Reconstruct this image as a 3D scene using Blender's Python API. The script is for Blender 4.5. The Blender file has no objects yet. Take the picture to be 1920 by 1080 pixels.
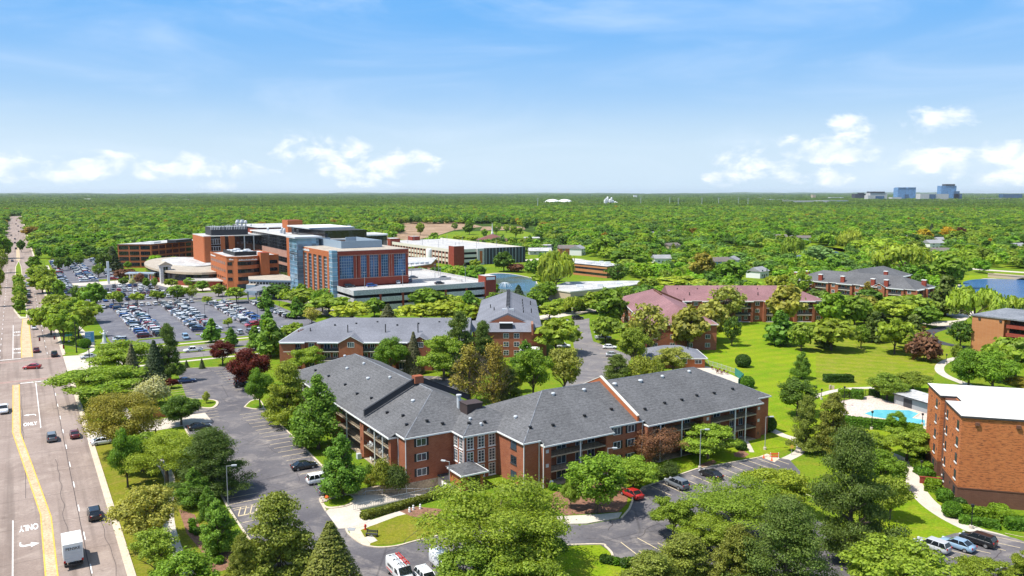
import bpy, bmesh, math, random
import numpy as np
from mathutils import Vector, Matrix
D = bpy.data
SC = bpy.context.scene
COL = SC.collection
PI = math.pi
# ------------------------------------------------------------------ camera, sky, sun, exposure
FPX, PITCH, CAMH = 1500.0, math.radians(6.77), 50.0
cam = D.cameras.new('camera'); cam.sensor_width = 36; cam.lens = FPX / 1920 * 36
cam.clip_start = 1; cam.clip_end = 60000
camo = D.objects.new('camera', cam); COL.objects.link(camo)
camo.location = (0, 0, CAMH); camo.rotation_euler = (PI / 2 - PITCH, 0, 0)
SC.camera = camo
SUN_EL = math.radians(61); SUN_AZ = math.atan2(-0.93, -0.33)      # towards the sun: to the west and a little behind
SC.view_settings.view_transform = 'Standard'; SC.view_settings.look = 'None'
SC.view_settings.exposure = 0.6; SC.view_settings.gamma = 1
SC.cycles.use_denoising = True
SC.cycles.max_bounces = 6; SC.cycles.diffuse_bounces = 3; SC.cycles.transparent_max_bounces = 6
SC.cycles.caustics_reflective = False; SC.cycles.caustics_refractive = False
SC.cycles.volume_bounces = 0

class NG:
    def __init__(s, tree): s.t = tree; s.n = tree.nodes; s.l = tree.links
    def node(s, typ, ins=None, **kw):
        nd = s.n.new(typ)
        for k, v in kw.items(): setattr(nd, k, v)
        for k, v in (ins or {}).items():
            sk = nd.inputs[k]
            if hasattr(v, 'is_output') or isinstance(v, bpy.types.NodeSocket): s.l.new(v, sk)
            else: sk.default_value = v
        return nd
    def math(s, op, a, b=0.0, c=None, clamp=False):
        nd = s.node('ShaderNodeMath', {0: a, 1: b}, operation=op, use_clamp=clamp)
        if c is not None:
            if isinstance(c, bpy.types.NodeSocket): s.l.new(c, nd.inputs[2])
            else: nd.inputs[2].default_value = c
        return nd.outputs[0]
    def mix(s, f, a, b, mode='MIX'):
        nd = s.n.new('ShaderNodeMix'); nd.data_type = 'RGBA'; nd.blend_type = mode
        for i, v in ((0, f), (6, a), (7, b)):
            if isinstance(v, bpy.types.NodeSocket): s.l.new(v, nd.inputs[i])
            else: nd.inputs[i].default_value = (*v, 1) if (i > 0 and len(v) == 3) else v
        return nd.outputs[2]
    def ramp(s, f, lo, hi):
        nd = s.node('ShaderNodeMapRange', {0: f, 1: lo, 2: hi}, clamp=True, interpolation_type='SMOOTHSTEP')
        return nd.outputs[0]
    def noise(s, vec, scale, detail=3, rough=.5, dist=0.0):
        nd = s.node('ShaderNodeTexNoise', {'Scale': scale, 'Detail': detail, 'Roughness': rough, 'Distortion': dist})
        if vec is not None: s.l.new(vec, nd.inputs['Vector'])
        return nd.outputs['Fac']
    def mapping(s, vec, scale=(1, 1, 1), rot=(0, 0, 0), loc=(0, 0, 0)):
        nd = s.node('ShaderNodeMapping', {'Scale': scale, 'Rotation': rot, 'Location': loc}); s.l.new(vec, nd.inputs['Vector'])
        return nd.outputs[0]

world = D.worlds.new('World'); SC.world = world; world.use_nodes = True
g_ = NG(world.node_tree); g_.n.clear()
sky = g_.node('ShaderNodeTexSky', sky_type='NISHITA', sun_disc=False, sun_elevation=SUN_EL,
              sun_rotation=math.atan2(math.cos(SUN_AZ), math.sin(SUN_AZ)), altitude=50, air_density=1.0, dust_density=0.6, ozone_density=2.5)
tc = g_.node('ShaderNodeTexCoord').outputs['Generated']
sep = g_.node('ShaderNodeSeparateXYZ', {0: tc}); DX, DY, DZ = sep.outputs
tint = g_.node('ShaderNodeHueSaturation', {'Hue': 0.5, 'Saturation': 1.15, 'Value': 1.0, 'Color': sky.outputs[0]}).outputs[0]
# clouds: thin veils high up, heaps near the horizon; all by direction, none by picture
AZ = g_.math('ARCTAN2', DX, DY); EL = g_.math('ARCSINE', DZ)
def sky_xy(x, y): # photo pixel -> azimuth, elevation
    a = (x - 960) / FPX; b = (540 - y) / FPX
    d = Vector((a, math.cos(PITCH) + b * math.sin(PITCH), -math.sin(PITCH) + b * math.cos(PITCH))).normalized()
    return math.atan2(d.x, d.y), math.asin(d.z)
cv = g_.node('ShaderNodeCombineXYZ', {0: AZ, 1: g_.math('MULTIPLY', EL, 1.7), 2: 0.0}).outputs[0]
nz = g_.noise(cv, 22, 7, .58, .4)
nz2 = g_.noise(cv, 60, 5, .6)
heap = None
for (x, y, w, h) in [(575, 272, 85, 24), (640, 290, 95, 26), (735, 305, 95, 25), (690, 318, 120, 20), (1590, 252, 60, 26), (1545, 282, 80, 26), (1470, 297, 110, 22), (1370, 332, 50, 14), (1430, 312, 70, 15),
                     (1755, 235, 75, 26), (1772, 305, 75, 26), (1890, 300, 90, 28), (1840, 318, 100, 18), (1535, 330, 80, 14), (30, 312, 60, 22), (110, 320, 90, 20), (175, 312, 40, 20), (245, 312, 70, 20), (365, 300, 35, 14),
                     (360, 318, 110, 16), (450, 322, 60, 14), (20, 330, 150, 14), (690, 345, 60, 8), (410, 346, 40, 9), (1900, 330, 80, 14)]:
    a0, e0 = sky_xy(x, y); w *= 1.0 / FPX; h *= 1.12 / FPX
    da = g_.math('MULTIPLY', g_.math('SUBTRACT', AZ, a0), 1 / w); de = g_.math('MULTIPLY', g_.math('SUBTRACT', EL, e0), 1 / h)
    r2 = g_.math('ADD', g_.math('MULTIPLY', da, da), g_.math('MULTIPLY', de, de))
    m = g_.math('SUBTRACT', 1.0, r2)
    heap = m if heap is None else g_.node('ShaderNodeMath', {0: heap, 1: m, 2: .6}, operation='SMOOTH_MAX').outputs[0]
hm = g_.math('ADD', g_.math('MULTIPLY', heap, .5), g_.math('MULTIPLY', g_.math('SUBTRACT', nz, .5), 3.2))
hm = g_.math('ADD', hm, g_.math('MULTIPLY', g_.math('SUBTRACT', nz2, .5), .7))
hm = g_.math('MULTIPLY', g_.ramp(hm, 0.0, .9), .88)
veilv = g_.mapping(cv, (2.2, 6.0, 1), (0, 0, math.radians(-14)))
vz = g_.noise(veilv, 1.6, 6, .55, .8)
veil = g_.math('MULTIPLY', g_.ramp(vz, .40, .86), .28)
tops = g_.noise(g_.mapping(cv, (1.5, 3.5, 1)), 2.3, 6, .6, .5)
veil = g_.math('ADD', veil, g_.math('MULTIPLY', g_.math('MULTIPLY', g_.ramp(EL, .17, .27), g_.ramp(tops, .47, .68)), .40), clamp=True)
low = g_.math('MULTIPLY', g_.ramp(EL, .10, .0), .05)
gr = g_.mix(g_.ramp(EL, -.01, .24), (5.1, 6.7, 8.0), (1.4, 4.0, 8.0))
gr = g_.mix(g_.ramp(EL, .02, .12), (5.4, 6.8, 8.0), gr)
tint = g_.mix(g_.ramp(EL, .6, .25), g_.mix(1.0, tint, (1.9, 1.8, 1.6), 'MULTIPLY'), gr)  # sky overhead brightened as unseen fill, to lift the shadows
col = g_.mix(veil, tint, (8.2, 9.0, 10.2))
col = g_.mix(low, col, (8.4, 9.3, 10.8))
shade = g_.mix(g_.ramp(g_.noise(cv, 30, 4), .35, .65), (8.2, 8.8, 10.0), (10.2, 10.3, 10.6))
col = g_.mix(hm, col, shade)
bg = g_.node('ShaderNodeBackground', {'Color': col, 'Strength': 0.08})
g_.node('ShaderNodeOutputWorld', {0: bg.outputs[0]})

sun = D.lights.new('sun', 'SUN'); sun.energy = 4.6; sun.angle = math.radians(.5); sun.color = (1, .955, .88)
suno = D.objects.new('sun', sun); COL.objects.link(suno)
sdir = Vector((-0.93, -0.33, 0)).normalized() * math.cos(SUN_EL) + Vector((0, 0, math.sin(SUN_EL)))
suno.rotation_euler = (-sdir).to_track_quat('-Z', 'Y').to_euler(); suno.location = (-60, 40, 120)

# ------------------------------------------------------------------ frames
YAW = math.radians(31.7)                                   # the street grid: local x = across the avenue, local y = along it
cY, sY = math.cos(YAW), math.sin(YAW)
def S2W(v, u): return (v * cY - u * sY, v * sY + u * cY)
def W2S(x, y): return (x * cY + y * sY, -x * sY + y * cY)
def g(px, py, h=0.0):                                       # where the sight line through a photo pixel meets height h
    a = (px - 960) / FPX; b = (540 - py) / FPX
    d = (a, math.cos(PITCH) + b * math.sin(PITCH), -math.sin(PITCH) + b * math.cos(PITCH))
    t = (h - CAMH) / d[2]
    return (d[0] * t, d[1] * t)
def gs(px, py, h=0.0): return W2S(*g(px, py, h))
def px_of(x, y, z=0.0):
    yc = y * math.sin(PITCH) + (z - CAMH) * math.cos(PITCH); zc = y * math.cos(PITCH) - (z - CAMH) * math.sin(PITCH)
    return (960 + FPX * x / zc, 540 - FPX * yc / zc)

# ------------------------------------------------------------------ mesh helpers
class MB:
    def __init__(s): s.v = []; s.f = []; s.m = []
    def poly(s, pts, m=0):
        b = len(s.v); s.v += [tuple(p) for p in pts]; s.f.append(tuple(range(b, b + len(pts)))); s.m.append(m)
    def box(s, x0, x1, y0, y1, z0, z1, m=0, mt=None):
        b = len(s.v)
        s.v += [(x0, y0, z0), (x1, y0, z0), (x1, y1, z0), (x0, y1, z0), (x0, y0, z1), (x1, y0, z1), (x1, y1, z1), (x0, y1, z1)]
        for f in ((0, 3, 2, 1), (4, 5, 6, 7), (0, 1, 5, 4), (1, 2, 6, 5), (2, 3, 7, 6), (3, 0, 4, 7)):
            s.f.append(tuple(b + i for i in f)); s.m.append(mt if (mt is not None and f == (4, 5, 6, 7)) else m)
    def rbox(s, c, ax, l, w, z0, z1, m=0):                     # box centred at c=(x,y), long axis direction ax
        ax = Vector(ax).normalized(); n = Vector((-ax.y, ax.x)); c = Vector(c)
        P = [c - ax * l / 2 - n * w / 2, c + ax * l / 2 - n * w / 2, c + ax * l / 2 + n * w / 2, c - ax * l / 2 + n * w / 2]
        s.prism(P, z0, z1, m)
    def prism(s, P, z0, z1, m=0, mt=None):
        n = len(P); b = len(s.v)
        s.v += [(p[0], p[1], z0) for p in P] + [(p[0], p[1], z1) for p in P]
        for i in range(n):
            j = (i + 1) % n; s.f.append((b + i, b + j, b + n + j, b + n + i)); s.m.append(m)
        s.f.append(tuple(b + n + i for i in range(n))); s.m.append(m if mt is None else mt)
        s.f.append(tuple(b + n - 1 - i for i in range(n))); s.m.append(m)
    def tube(s, pts, r, n=6, m=0, r1=None):
        pts = [Vector(p) for p in pts]; b = len(s.v); k = len(pts)
        for i, p in enumerate(pts):
            d = (pts[min(i + 1, k - 1)] - pts[max(i - 1, 0)]).normalized()
            a = d.orthogonal().normalized(); c = d.cross(a)
            rr = r if r1 is None else r + (r1 - r) * i / (k - 1)
            for q in range(n):
                t = 2 * PI * q / n; s.v.append(tuple(p + a * (rr * math.cos(t)) + c * (rr * math.sin(t))))
        for i in range(k - 1):
            for q in range(n):
                w = (q + 1) % n
                s.f.append((b + i * n + q, b + i * n + w, b + (i + 1) * n + w, b + (i + 1) * n + q)); s.m.append(m)
        s.f.append(tuple(b + q for q in range(n))[::-1]); s.m.append(m)
        s.f.append(tuple(b + (k - 1) * n + q for q in range(n))); s.m.append(m)
    def lathe(s, x, y, prof, n=12, m=0):
        b = len(s.v)
        for r, z in prof:
            for q in range(n): t = 2 * PI * q / n; s.v.append((x + r * math.cos(t), y + r * math.sin(t), z))
        for i in range(len(prof) - 1):
            for q in range(n):
                w = (q + 1) % n; s.f.append((b + i * n + q, b + i * n + w, b + (i + 1) * n + w, b + (i + 1) * n + q)); s.m.append(m)
        s.f.append(tuple(b + (len(prof) - 1) * n + q for q in range(n))); s.m.append(m)
    def strip(s, A, B, z, m=0):                                 # ribbon between two polylines
        for i in range(len(A) - 1): s.poly([(*A[i], z), (*A[i + 1], z), (*B[i + 1], z), (*B[i], z)], m)
    def build(s, name, mats, parent=None, off=(0, 0, 0), smooth=False):
        me = D.meshes.new(name)
        v = [(a - off[0], b - off[1], c - off[2]) for a, b, c in s.v] if any(off) else s.v
        me.from_pydata(v, [], s.f)
        for m in (mats if isinstance(mats, (list, tuple)) else [mats]): me.materials.append(m)
        me.polygons.foreach_set('material_index', s.m)
        if smooth: me.polygons.foreach_set('use_smooth', [True] * len(s.f))
        me.update()
        o = D.objects.new(name, me); COL.objects.link(o)
        if parent is not None: o.parent = parent
        return o
def tag(o, label, cat, group=None, kind=None):
    o['label'] = label; o['category'] = cat
    if group: o['group'] = group
    if kind: o['kind'] = kind
    return o
def structure(o, kind='structure'): o['kind'] = kind; return o
class Thing:
    """An Empty at the thing's base; parts are written in the frame's own coordinates (street grid, world, or turned by yaw about origin)."""
    def __init__(s, name, label, cat, x, y, z=0.0, yaw=YAW, group=None):
        s.o = D.objects.new(name, None); COL.objects.link(s.o); s.off = (x, y, z); s.yaw = yaw
        c, q = math.cos(yaw), math.sin(yaw)
        s.o.location = (x * c - y * q, x * q + y * c, z); s.o.rotation_euler = (0, 0, yaw)
        tag(s.o, label, cat, group)
    def part(s, name, mb, mats, parent=None, smooth=False, label=None):
        o = mb.build(name, mats, parent or s.o, s.off, smooth)
        if label: o['label'] = label
        return o
def copy_tree(o, parent=None):
    c = o.copy(); COL.objects.link(c)
    if parent is not None: c.parent = parent
    for ch in list(o.children): copy_tree(ch, c)
    return c
ORD = ['first', 'second', 'third', 'fourth', 'fifth', 'sixth', 'seventh', 'eighth', 'ninth', 'tenth', 'eleventh', 'twelfth', 'thirteenth', 'fourteenth', 'fifteenth', 'sixteenth',
       'seventeenth', 'eighteenth', 'nineteenth', 'twentieth'] + [a + '-' + b for a in ('twenty', 'thirty', 'forty', 'fifty') for b in
       ('first', 'second', 'third', 'fourth', 'fifth', 'sixth', 'seventh', 'eighth', 'ninth')]

# ------------------------------------------------------------------ materials
def newmat(name):
    m = D.materials.new(name); m.use_nodes = True
    k = NG(m.node_tree); k.n.clear()
    return m, k
def finish(k, col, rough=.8, metal=0.0, bump=None, spec=.3, **kw):
    b = k.node('ShaderNodeBsdfPrincipled', {'Roughness': rough, 'Metallic': metal, 'Specular IOR Level': spec, **kw})
    if isinstance(col, bpy.types.NodeSocket): k.l.new(col, b.inputs['Base Color'])
    else: b.inputs['Base Color'].default_value = (*col, 1)
    if bump is not None:
        bn = k.node('ShaderNodeBump', {'Height': bump[0], 'Distance': bump[1], 'Strength': bump[2] if len(bump) > 2 else 1.0}); k.l.new(bn.outputs[0], b.inputs['Normal'])
    k.node('ShaderNodeOutputMaterial', {0: b.outputs[0]})
def objc(k): return k.node('ShaderNodeTexCoord').outputs['Object']
def speckle(name, a, b, scale, scale2=None, rough=.85, spec=.3, amount=1.0, bump=0.0):
    m, k = newmat(name); v = objc(k)
    f = k.ramp(k.noise(v, scale, 5, .6), .3, .7)
    c = k.mix(f, a, b)
    if scale2:
        f2 = k.ramp(k.noise(v, scale2, 3, .6), .25, .75)
        c = k.mix(1.0, c, k.mix(f2, (1 - .35 * amount,) * 3, (1 + .25 * amount,) * 3), 'MULTIPLY')
    finish(k, c, rough, spec=spec, bump=(k.noise(v, scale2 or scale, 3), bump) if bump else None)
    return m
def plain(name, c, rough=.7, metal=0.0, spec=.3): 
    m, k = newmat(name); v = objc(k)
    f = k.noise(v, 1.3, 4, .6)
    finish(k, k.mix(f, tuple(x * .86 for x in c), tuple(min(1, x * 1.12) for x in c)), rough, metal, spec=spec)
    return m
def brickmat(name, a, b, c2, mortar, bw=.5, rh=.16, mott=.5, dark=None):
    m, k = newmat(name); v = objc(k)
    s = k.node('ShaderNodeSeparateXYZ', {0: v}); w = k.node('ShaderNodeCombineXYZ', {0: k.math('ADD', s.outputs[0], s.outputs[1]), 1: s.outputs[2], 2: 0.0}).outputs[0]
    br = k.node('ShaderNodeTexBrick', {'Vector': w, 'Color1': (*a, 1), 'Color2': (*b, 1), 'Mortar': (*mortar, 1), 'Scale': 1.0, 'Mortar Size': .018, 'Bias': -.1, 'Brick Width': bw, 'Row Height': rh})
    col = br.outputs[0]
    f = k.ramp(k.noise(w, .45, 5, .65), .3, .75); col = k.mix(k.math('MULTIPLY', f, mott), col, c2)
    if dark:
        st = k.noise(k.mapping(w, (1.0, 5.0, 1), (0, 0, .12)), 1.1, 4, .75, .3); col = k.mix(k.math('MULTIPLY', k.ramp(st, .50, .60), .8), col, dark)
    finish(k, col, .9, spec=.15)
    return m
def roofmat(name, a, b, rows=.9):
    m, k = newmat(name); v = objc(k)
    f = k.ramp(k.noise(k.mapping(v, (1, 1, 3)), 1.6, 6, .75), .3, .72)
    col = k.mix(f, a, b)
    f2 = k.ramp(k.noise(v, .12, 3, .6), .3, .7); col = k.mix(1.0, col, k.mix(f2, (.88,) * 3, (1.12,) * 3), 'MULTIPLY')
    s = k.node('ShaderNodeSeparateXYZ', {0: v}); fr = k.math('FRACT', k.math('MULTIPLY', s.outputs[2], 3.4))
    col = k.mix(1.0, col, k.mix(k.ramp(fr, .0, .35), (.86,) * 3, (1.03,) * 3), 'MULTIPLY')
    st = k.ramp(k.noise(k.mapping(v, (2.6, 2.6, 1)), 3.1, 3, .8), .34, .62); col = k.mix(1.0, col, k.mix(st, (.72,) * 3, (1.14,) * 3), 'MULTIPLY')
    finish(k, col, .92, spec=.2)
    return m
def glassmat(name, c=(.03, .045, .06), rough=.08):
    m, k = newmat(name); v = objc(k)
    f = k.node('ShaderNodeTexWhiteNoise', {0: k.node('ShaderNodeVectorMath', {0: k.mapping(v, (.45, .45, .35))}, operation='FLOOR').outputs[0]}).outputs[0]
    finish(k, k.mix(f, tuple(x * .5 for x in c), tuple(x * 1.7 for x in c)), rough, spec=.7)
    return m
def M(name, *a, **k): return plain(name, *a, **k)
MT = dict(
    white=M('white_paint', (.72, .72, .70)), offwhite=M('cream_trim', (.62, .58, .50)), black=M('black_metal', (.02, .02, .022), .5), dark=M('dark_trim', (.045, .045, .05)), grey=M('grey_metal', (.30, .31, .32), .5),
    lightgrey=M('light_grey_metal', (.50, .52, .54), .5), concrete=speckle('concrete', (.48, .42, .35), (.56, .50, .42), .35, 4, amount=.4), concrete2=speckle('weathered_concrete', (.30, .24, .17), (.42, .34, .24), .5, 3),
    kerb=speckle('kerb_concrete', (.50, .42, .31), (.58, .49, .38), .6, 3, amount=.4), glass=glassmat('window_glass'), blueglass=glassmat('blue_glass', (.028, .08, .17), .06), tealglass=glassmat('pale_blue_glass', (.14, .25, .34), .12), blackglass=glassmat('black_glass', (.012, .014, .018), .1),
    brick=brickmat('red_brick', (.27, .075, .035), (.36, .115, .05), (.22, .065, .032), (.34, .20, .14)), brick_o=brickmat('orange_brick', (.40, .11, .04), (.46, .14, .05), (.34, .09, .033), (.42, .19, .10), mott=.4),
    brick_t=brickmat('mottled_orange_brick', (.52, .165, .055), (.56, .19, .065), (.44, .13, .045), (.48, .20, .09), mott=.45, dark=(.15, .055, .03)), brick_d=brickmat('brown_brick', (.14, .06, .04), (.18, .08, .05), (.11, .05, .035), (.17, .10, .07)),
    brick_tan=brickmat('tan_brick', (.42, .17, .07), (.48, .21, .09), (.36, .14, .06), (.45, .24, .12)), precast=speckle('pink_precast', (.40, .22, .17), (.46, .26, .20), .3, 2), brick_r=brickmat('dark_red_brick', (.24, .045, .03), (.30, .06, .038), (.20, .04, .028), (.28, .09, .06)),
    roof=roofmat('grey_shingles', (.082, .082, .085), (.15, .15, .154)), roof_b=roofmat('blue_grey_shingles', (.15, .155, .178), (.195, .20, .225)), roof_r=roofmat('dusty_red_shingles', (.20, .105, .11), (.285, .155, .16)),
    membrane=speckle('white_roof_membrane', (.34, .335, .33), (.55, .545, .53), .16, 1.2), gravelroof=speckle('tan_gravel_roof', (.34, .29, .23), (.44, .39, .32), .3, 3), greyroof=speckle('grey_roof_felt', (.16, .17, .19), (.24, .25, .27), .2, 2), deckc=speckle('garage_deck_concrete', (.38, .37, .36), (.48, .47, .45), .1, 1.5),
    precast_w=speckle('pale_precast', (.44, .43, .42), (.54, .53, .52), .25, 2), shingle_w=plain('white_siding', (.68, .68, .66)), tan=plain('tan_siding', (.45, .36, .26)), bark=speckle('bark', (.075, .055, .04), (.13, .10, .075), 2), orange=plain('orange_plastic', (.75, .13, .03)), red=plain('red_enamel', (.5, .03, .02), .4), mulch=speckle('brown_mulch', (.17, .085, .05), (.27, .14, .09), 1.2, 6),
    yellowpaint=speckle('worn_yellow_paint', (.62, .36, .05), (.74, .46, .09), 1.5), whitepaint=speckle('worn_white_paint', (.66, .64, .60), (.85, .84, .82), 1.5), bluegrey=M('blue_grey_panel', (.26, .33, .40), .45), rust=plain('dark_brown_cladding', (.06, .042, .038)), stalls=speckle('pale_yellow_stall_paint', (.50, .40, .24), (.66, .55, .36), 2), green=plain('green_mesh', (.03, .20, .15)), stone=speckle('pale_stone', (.42, .36, .30), (.55, .48, .40), 1.5, 6), sign=plain('blue_sign_face', (.10, .30, .52), .4))
from mathutils.geometry import tessellate_polygon
# ------------------------------------------------------------------ ground, roads, paths
def grassmat(name, a, b, c, stripes=None):
    m, k = newmat(name); v = objc(k)
    f = k.ramp(k.noise(v, .045, 6, .62), .36, .66); col = k.mix(f, a, b)
    f2 = k.ramp(k.noise(v, .35, 5, .7), .42, .72); col = k.mix(k.math('MULTIPLY', f2, .75), col, c)
    f3 = k.ramp(k.noise(v, 2.2, 4, .75), .3, .7); col = k.mix(1.0, col, k.mix(f3, (.72, .76, .7), (1.22, 1.18, 1.15)), 'MULTIPLY')
    if stripes:
        w = k.node('ShaderNodeTexWave', {'Vector': k.mapping(v, (1, 1, 1), (0, 0, stripes[0])), 'Scale': stripes[1], 'Distortion': .8, 'Detail': 2, 'Detail Scale': .5}, wave_type='BANDS').outputs['Fac']
        col = k.mix(1.0, col, k.mix(w, (.92, .945, .92), (1.07, 1.05, 1.0)), 'MULTIPLY')
    finish(k, col, .95, spec=.05, bump=(k.noise(v, 5, 4, .7), .25, .6))
    return m
MT['grass'] = grassmat('grass', (.10, .19, .012), (.155, .225, .014), (.215, .215, .025))
MT['lawn'] = grassmat('mown_lawn', (.145, .245, .010), (.205, .275, .012), (.26, .25, .03), (math.radians(62), .055))
MT['lawn2'] = grassmat('worn_lawn', (.15, .215, .012), (.205, .24, .016), (.29, .24, .065), (math.radians(-70), .06))
MT['verge'] = grassmat('verge_grass', (.13, .17, .012), (.20, .20, .02), (.26, .20, .05))
MT['floor'] = grassmat('woodland_floor', (.035, .07, .012), (.06, .10, .015), (.05, .07, .02))
MT['field'] = speckle('bare_brown_field', (.24, .15, .08), (.36, .24, .15), .03, .3, bump=.1)
def asphalt(name, a, b, worn, cracks=True, tracks=False):
    m, k = newmat(name); v = objc(k)
    f = k.ramp(k.noise(v, .07, 5, .6), .35, .68); col = k.mix(f, a, b)
    f2 = k.ramp(k.noise(v, .20, 7, .72, .8), .46, .72); col = k.mix(k.math('MULTIPLY', f2, .85), col, worn)
    f4 = k.ramp(k.noise(v, .55, 5, .6, .3), .60, .74); col = k.mix(k.math('MULTIPLY', f4, .45), col, tuple(x * .5 for x in a))
    col = k.mix(1.0, col, k.mix(k.ramp(k.noise(v, 2.5, 4, .8), .3, .7), (.88,) * 3, (1.1,) * 3), 'MULTIPLY')
    if cracks:
        nv = k.node('ShaderNodeVectorMath', {0: v, 1: k.node('ShaderNodeVectorMath', {0: k.node('ShaderNodeTexNoise', {'Scale': .35, 'Detail': 3}).outputs[1], 3: 9.0}, operation='SCALE').outputs[0]}, operation='ADD').outputs[0]
        e = k.node('ShaderNodeTexVoronoi', {'Vector': nv, 'Scale': .06}, feature='DISTANCE_TO_EDGE').outputs[0]
        col = k.mix(k.math('MULTIPLY', k.ramp(e, .010, .002), .38), col, tuple(x * .35 for x in a))
    if tracks:
        s = k.node('ShaderNodeSeparateXYZ', {0: v})
        t = k.noise(k.mapping(v, (.62, .012, 1)), 1.0, 4, .55); col = k.mix(k.math('MULTIPLY', k.ramp(t, .46, .70), .62), col, tuple(x * .58 for x in a))
        j = k.math('FRACT', k.math('MULTIPLY', s.outputs[1], 1 / 13.0)); col = k.mix(k.math('MULTIPLY', k.ramp(k.math('ABSOLUTE', k.math('SUBTRACT', j, .5)), .012, .003), .4), col, tuple(x * .4 for x in a))
    finish(k, col, .9, spec=.2, bump=(k.noise(v, 9, 3), .02))
    return m
MT['avenue'] = asphalt('pinkish_road_surface', (.25, .192, .162), (.31, .245, .21), (.37, .30, .255), False, True)
MT['asphalt'] = asphalt('dark_asphalt', (.095, .089, .098), (.145, .135, .14), (.26, .23, .21))
MT['asphalt_l'] = asphalt('worn_asphalt', (.15, .14, .145), (.20, .185, .18), (.27, .24, .215))
MT['asphalt_h'] = asphalt('car_park_asphalt', (.105, .105, .125), (.15, .15, .17), (.22, .21, .21))
MT['path_dark'] = asphalt('new_asphalt_path', (.05, .052, .065), (.065, .067, .08), (.075, .075, .085), False)

bm = bmesh.new()
def loop(pts):
    vs = [bm.verts.new((*p, 0)) for p in pts]
    for i in range(len(vs)): bm.edges.new((vs[i], vs[(i + 1) % len(vs)]))
near = [S2W(*p) for p in [(10, 90), (110, 90), (110, 160), (10, 160)]]
loop(near); loop([S2W(*p) for p in [(43.5, 116.5), (60.7, 116.5), (60.7, 123.3), (43.5, 123.3)]])
bmesh.ops.triangle_fill(bm, edges=bm.edges[:], use_beauty=True)
me = D.meshes.new('ground')
far = [(-40000, -3000), (40000, -3000), (40000, 60000), (-40000, 60000)]
bm.verts.ensure_lookup_table()
nv = [v for v in bm.verts if min((Vector((v.co.x, v.co.y)) - Vector(p)).length for p in near) < .01]
nv.sort(key=lambda v: min(range(4), key=lambda i: (Vector((v.co.x, v.co.y)) - Vector(near[i])).length))
fv = [bm.verts.new((*p, 0)) for p in far]
for i in range(4): bm.faces.new((fv[i], fv[(i + 1) % 4], nv[(i + 1) % 4], nv[i]))
bmesh.ops.recalc_face_normals(bm, faces=bm.faces[:])
bm.to_mesh(me); bm.free(); me.materials.append(MT['grass'])
ground = structure(D.objects.new('ground', me)); COL.objects.link(ground)

def sheet(name, pts, z, mat, frame=None, thick=0.0, parent=None, kind='structure'):
    """A flat sheet over world points (street-grid ones if frame is YAW), its object turned with the grid so the textures run along it."""
    P = pts if frame is None else [S2W(*p) for p in pts]
    yaw = 0.0 if frame is None else YAW
    Q = [(x * math.cos(yaw) + y * math.sin(yaw), -x * math.sin(yaw) + y * math.cos(yaw)) for x, y in P]
    a = sum(Q[i][0] * Q[(i + 1) % len(Q)][1] - Q[(i + 1) % len(Q)][0] * Q[i][1] for i in range(len(Q)))
    if a < 0: Q.reverse()
    tri = tessellate_polygon([[Vector((*q, 0)) for q in Q]]); n = len(Q)
    vs = [(*q, z + thick) for q in Q]; fs = []
    for t in tri:
        A, B_, C_ = (Vector(Q[i]) for i in t)
        fs.append(t if (B_ - A).cross(C_ - A) > 0 else t[::-1])
    if thick:
        vs += [(*q, z) for q in Q]; fs += [(i, n + i, n + (i + 1) % n, (i + 1) % n) for i in range(n)]
    me = D.meshes.new(name); me.from_pydata(vs, [], fs); me.materials.append(mat)
    o = D.objects.new(name, me); COL.objects.link(o); o.rotation_euler = (0, 0, yaw)
    if parent is not None: o.parent = parent
    elif kind: o['kind'] = kind
    return o
def smooth_line(pts, n=6):
    P = [Vector(p) for p in pts]; out = []
    for i in range(len(P) - 1):
        a, b, c, d = P[max(i - 1, 0)], P[i], P[i + 1], P[min(i + 2, len(P) - 1)]
        for q in range(n):
            t = q / n; out.append(.5 * ((2 * b) + (c - a) * t + (2 * a - 5 * b + 4 * c - d) * t * t + (3 * b - a - 3 * c + d) * t ** 3))
    return out + [P[-1]]
def ribbon(name, pts, w, z, mat, thick=0.0, smooth=True, kind='structure', parent=None):
    P = smooth_line(pts) if smooth else [Vector(p) for p in pts]
    L, R = [], []
    for i, p in enumerate(P):
        d = (P[min(i + 1, len(P) - 1)] - P[max(i - 1, 0)]).normalized(); n = Vector((-d.y, d.x)); ww = w if not callable(w) else w(i / (len(P) - 1))
        L.append(p + n * ww / 2); R.append(p - n * ww / 2)
    mb = MB(); k = len(P)
    mb.v = [(*p, z + thick) for p in L] + [(*p, z + thick) for p in R]
    for i in range(k - 1): mb.f.append((i, k + i, k + i + 1, i + 1)); mb.m.append(0)
    if thick:
        b = len(mb.v); mb.v += [(*p, z) for p in L] + [(*p, z) for p in R]
        for i in range(k - 1):
            mb.f += [(i, i + 1, b + i + 1, b + i), (k + i + 1, k + i, b + k + i, b + k + i + 1)]; mb.m += [0, 0]
        mb.f += [(0, b, b + k, k), (k - 1, 2 * k - 1, b + 2 * k - 1, b + k - 1)]; mb.m += [0, 0]
    o = mb.build(name, mat, parent)
    if kind and parent is None: o['kind'] = kind
    return o
def kerb(name, pts, closed=False, w=.3, z=0.0, h=.14, smooth=False): return ribbon(name, list(pts) + ([pts[0]] if closed else []), w, z, MT['kerb'], h, smooth)
G = lambda L: [g(*p) for p in L]

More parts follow.
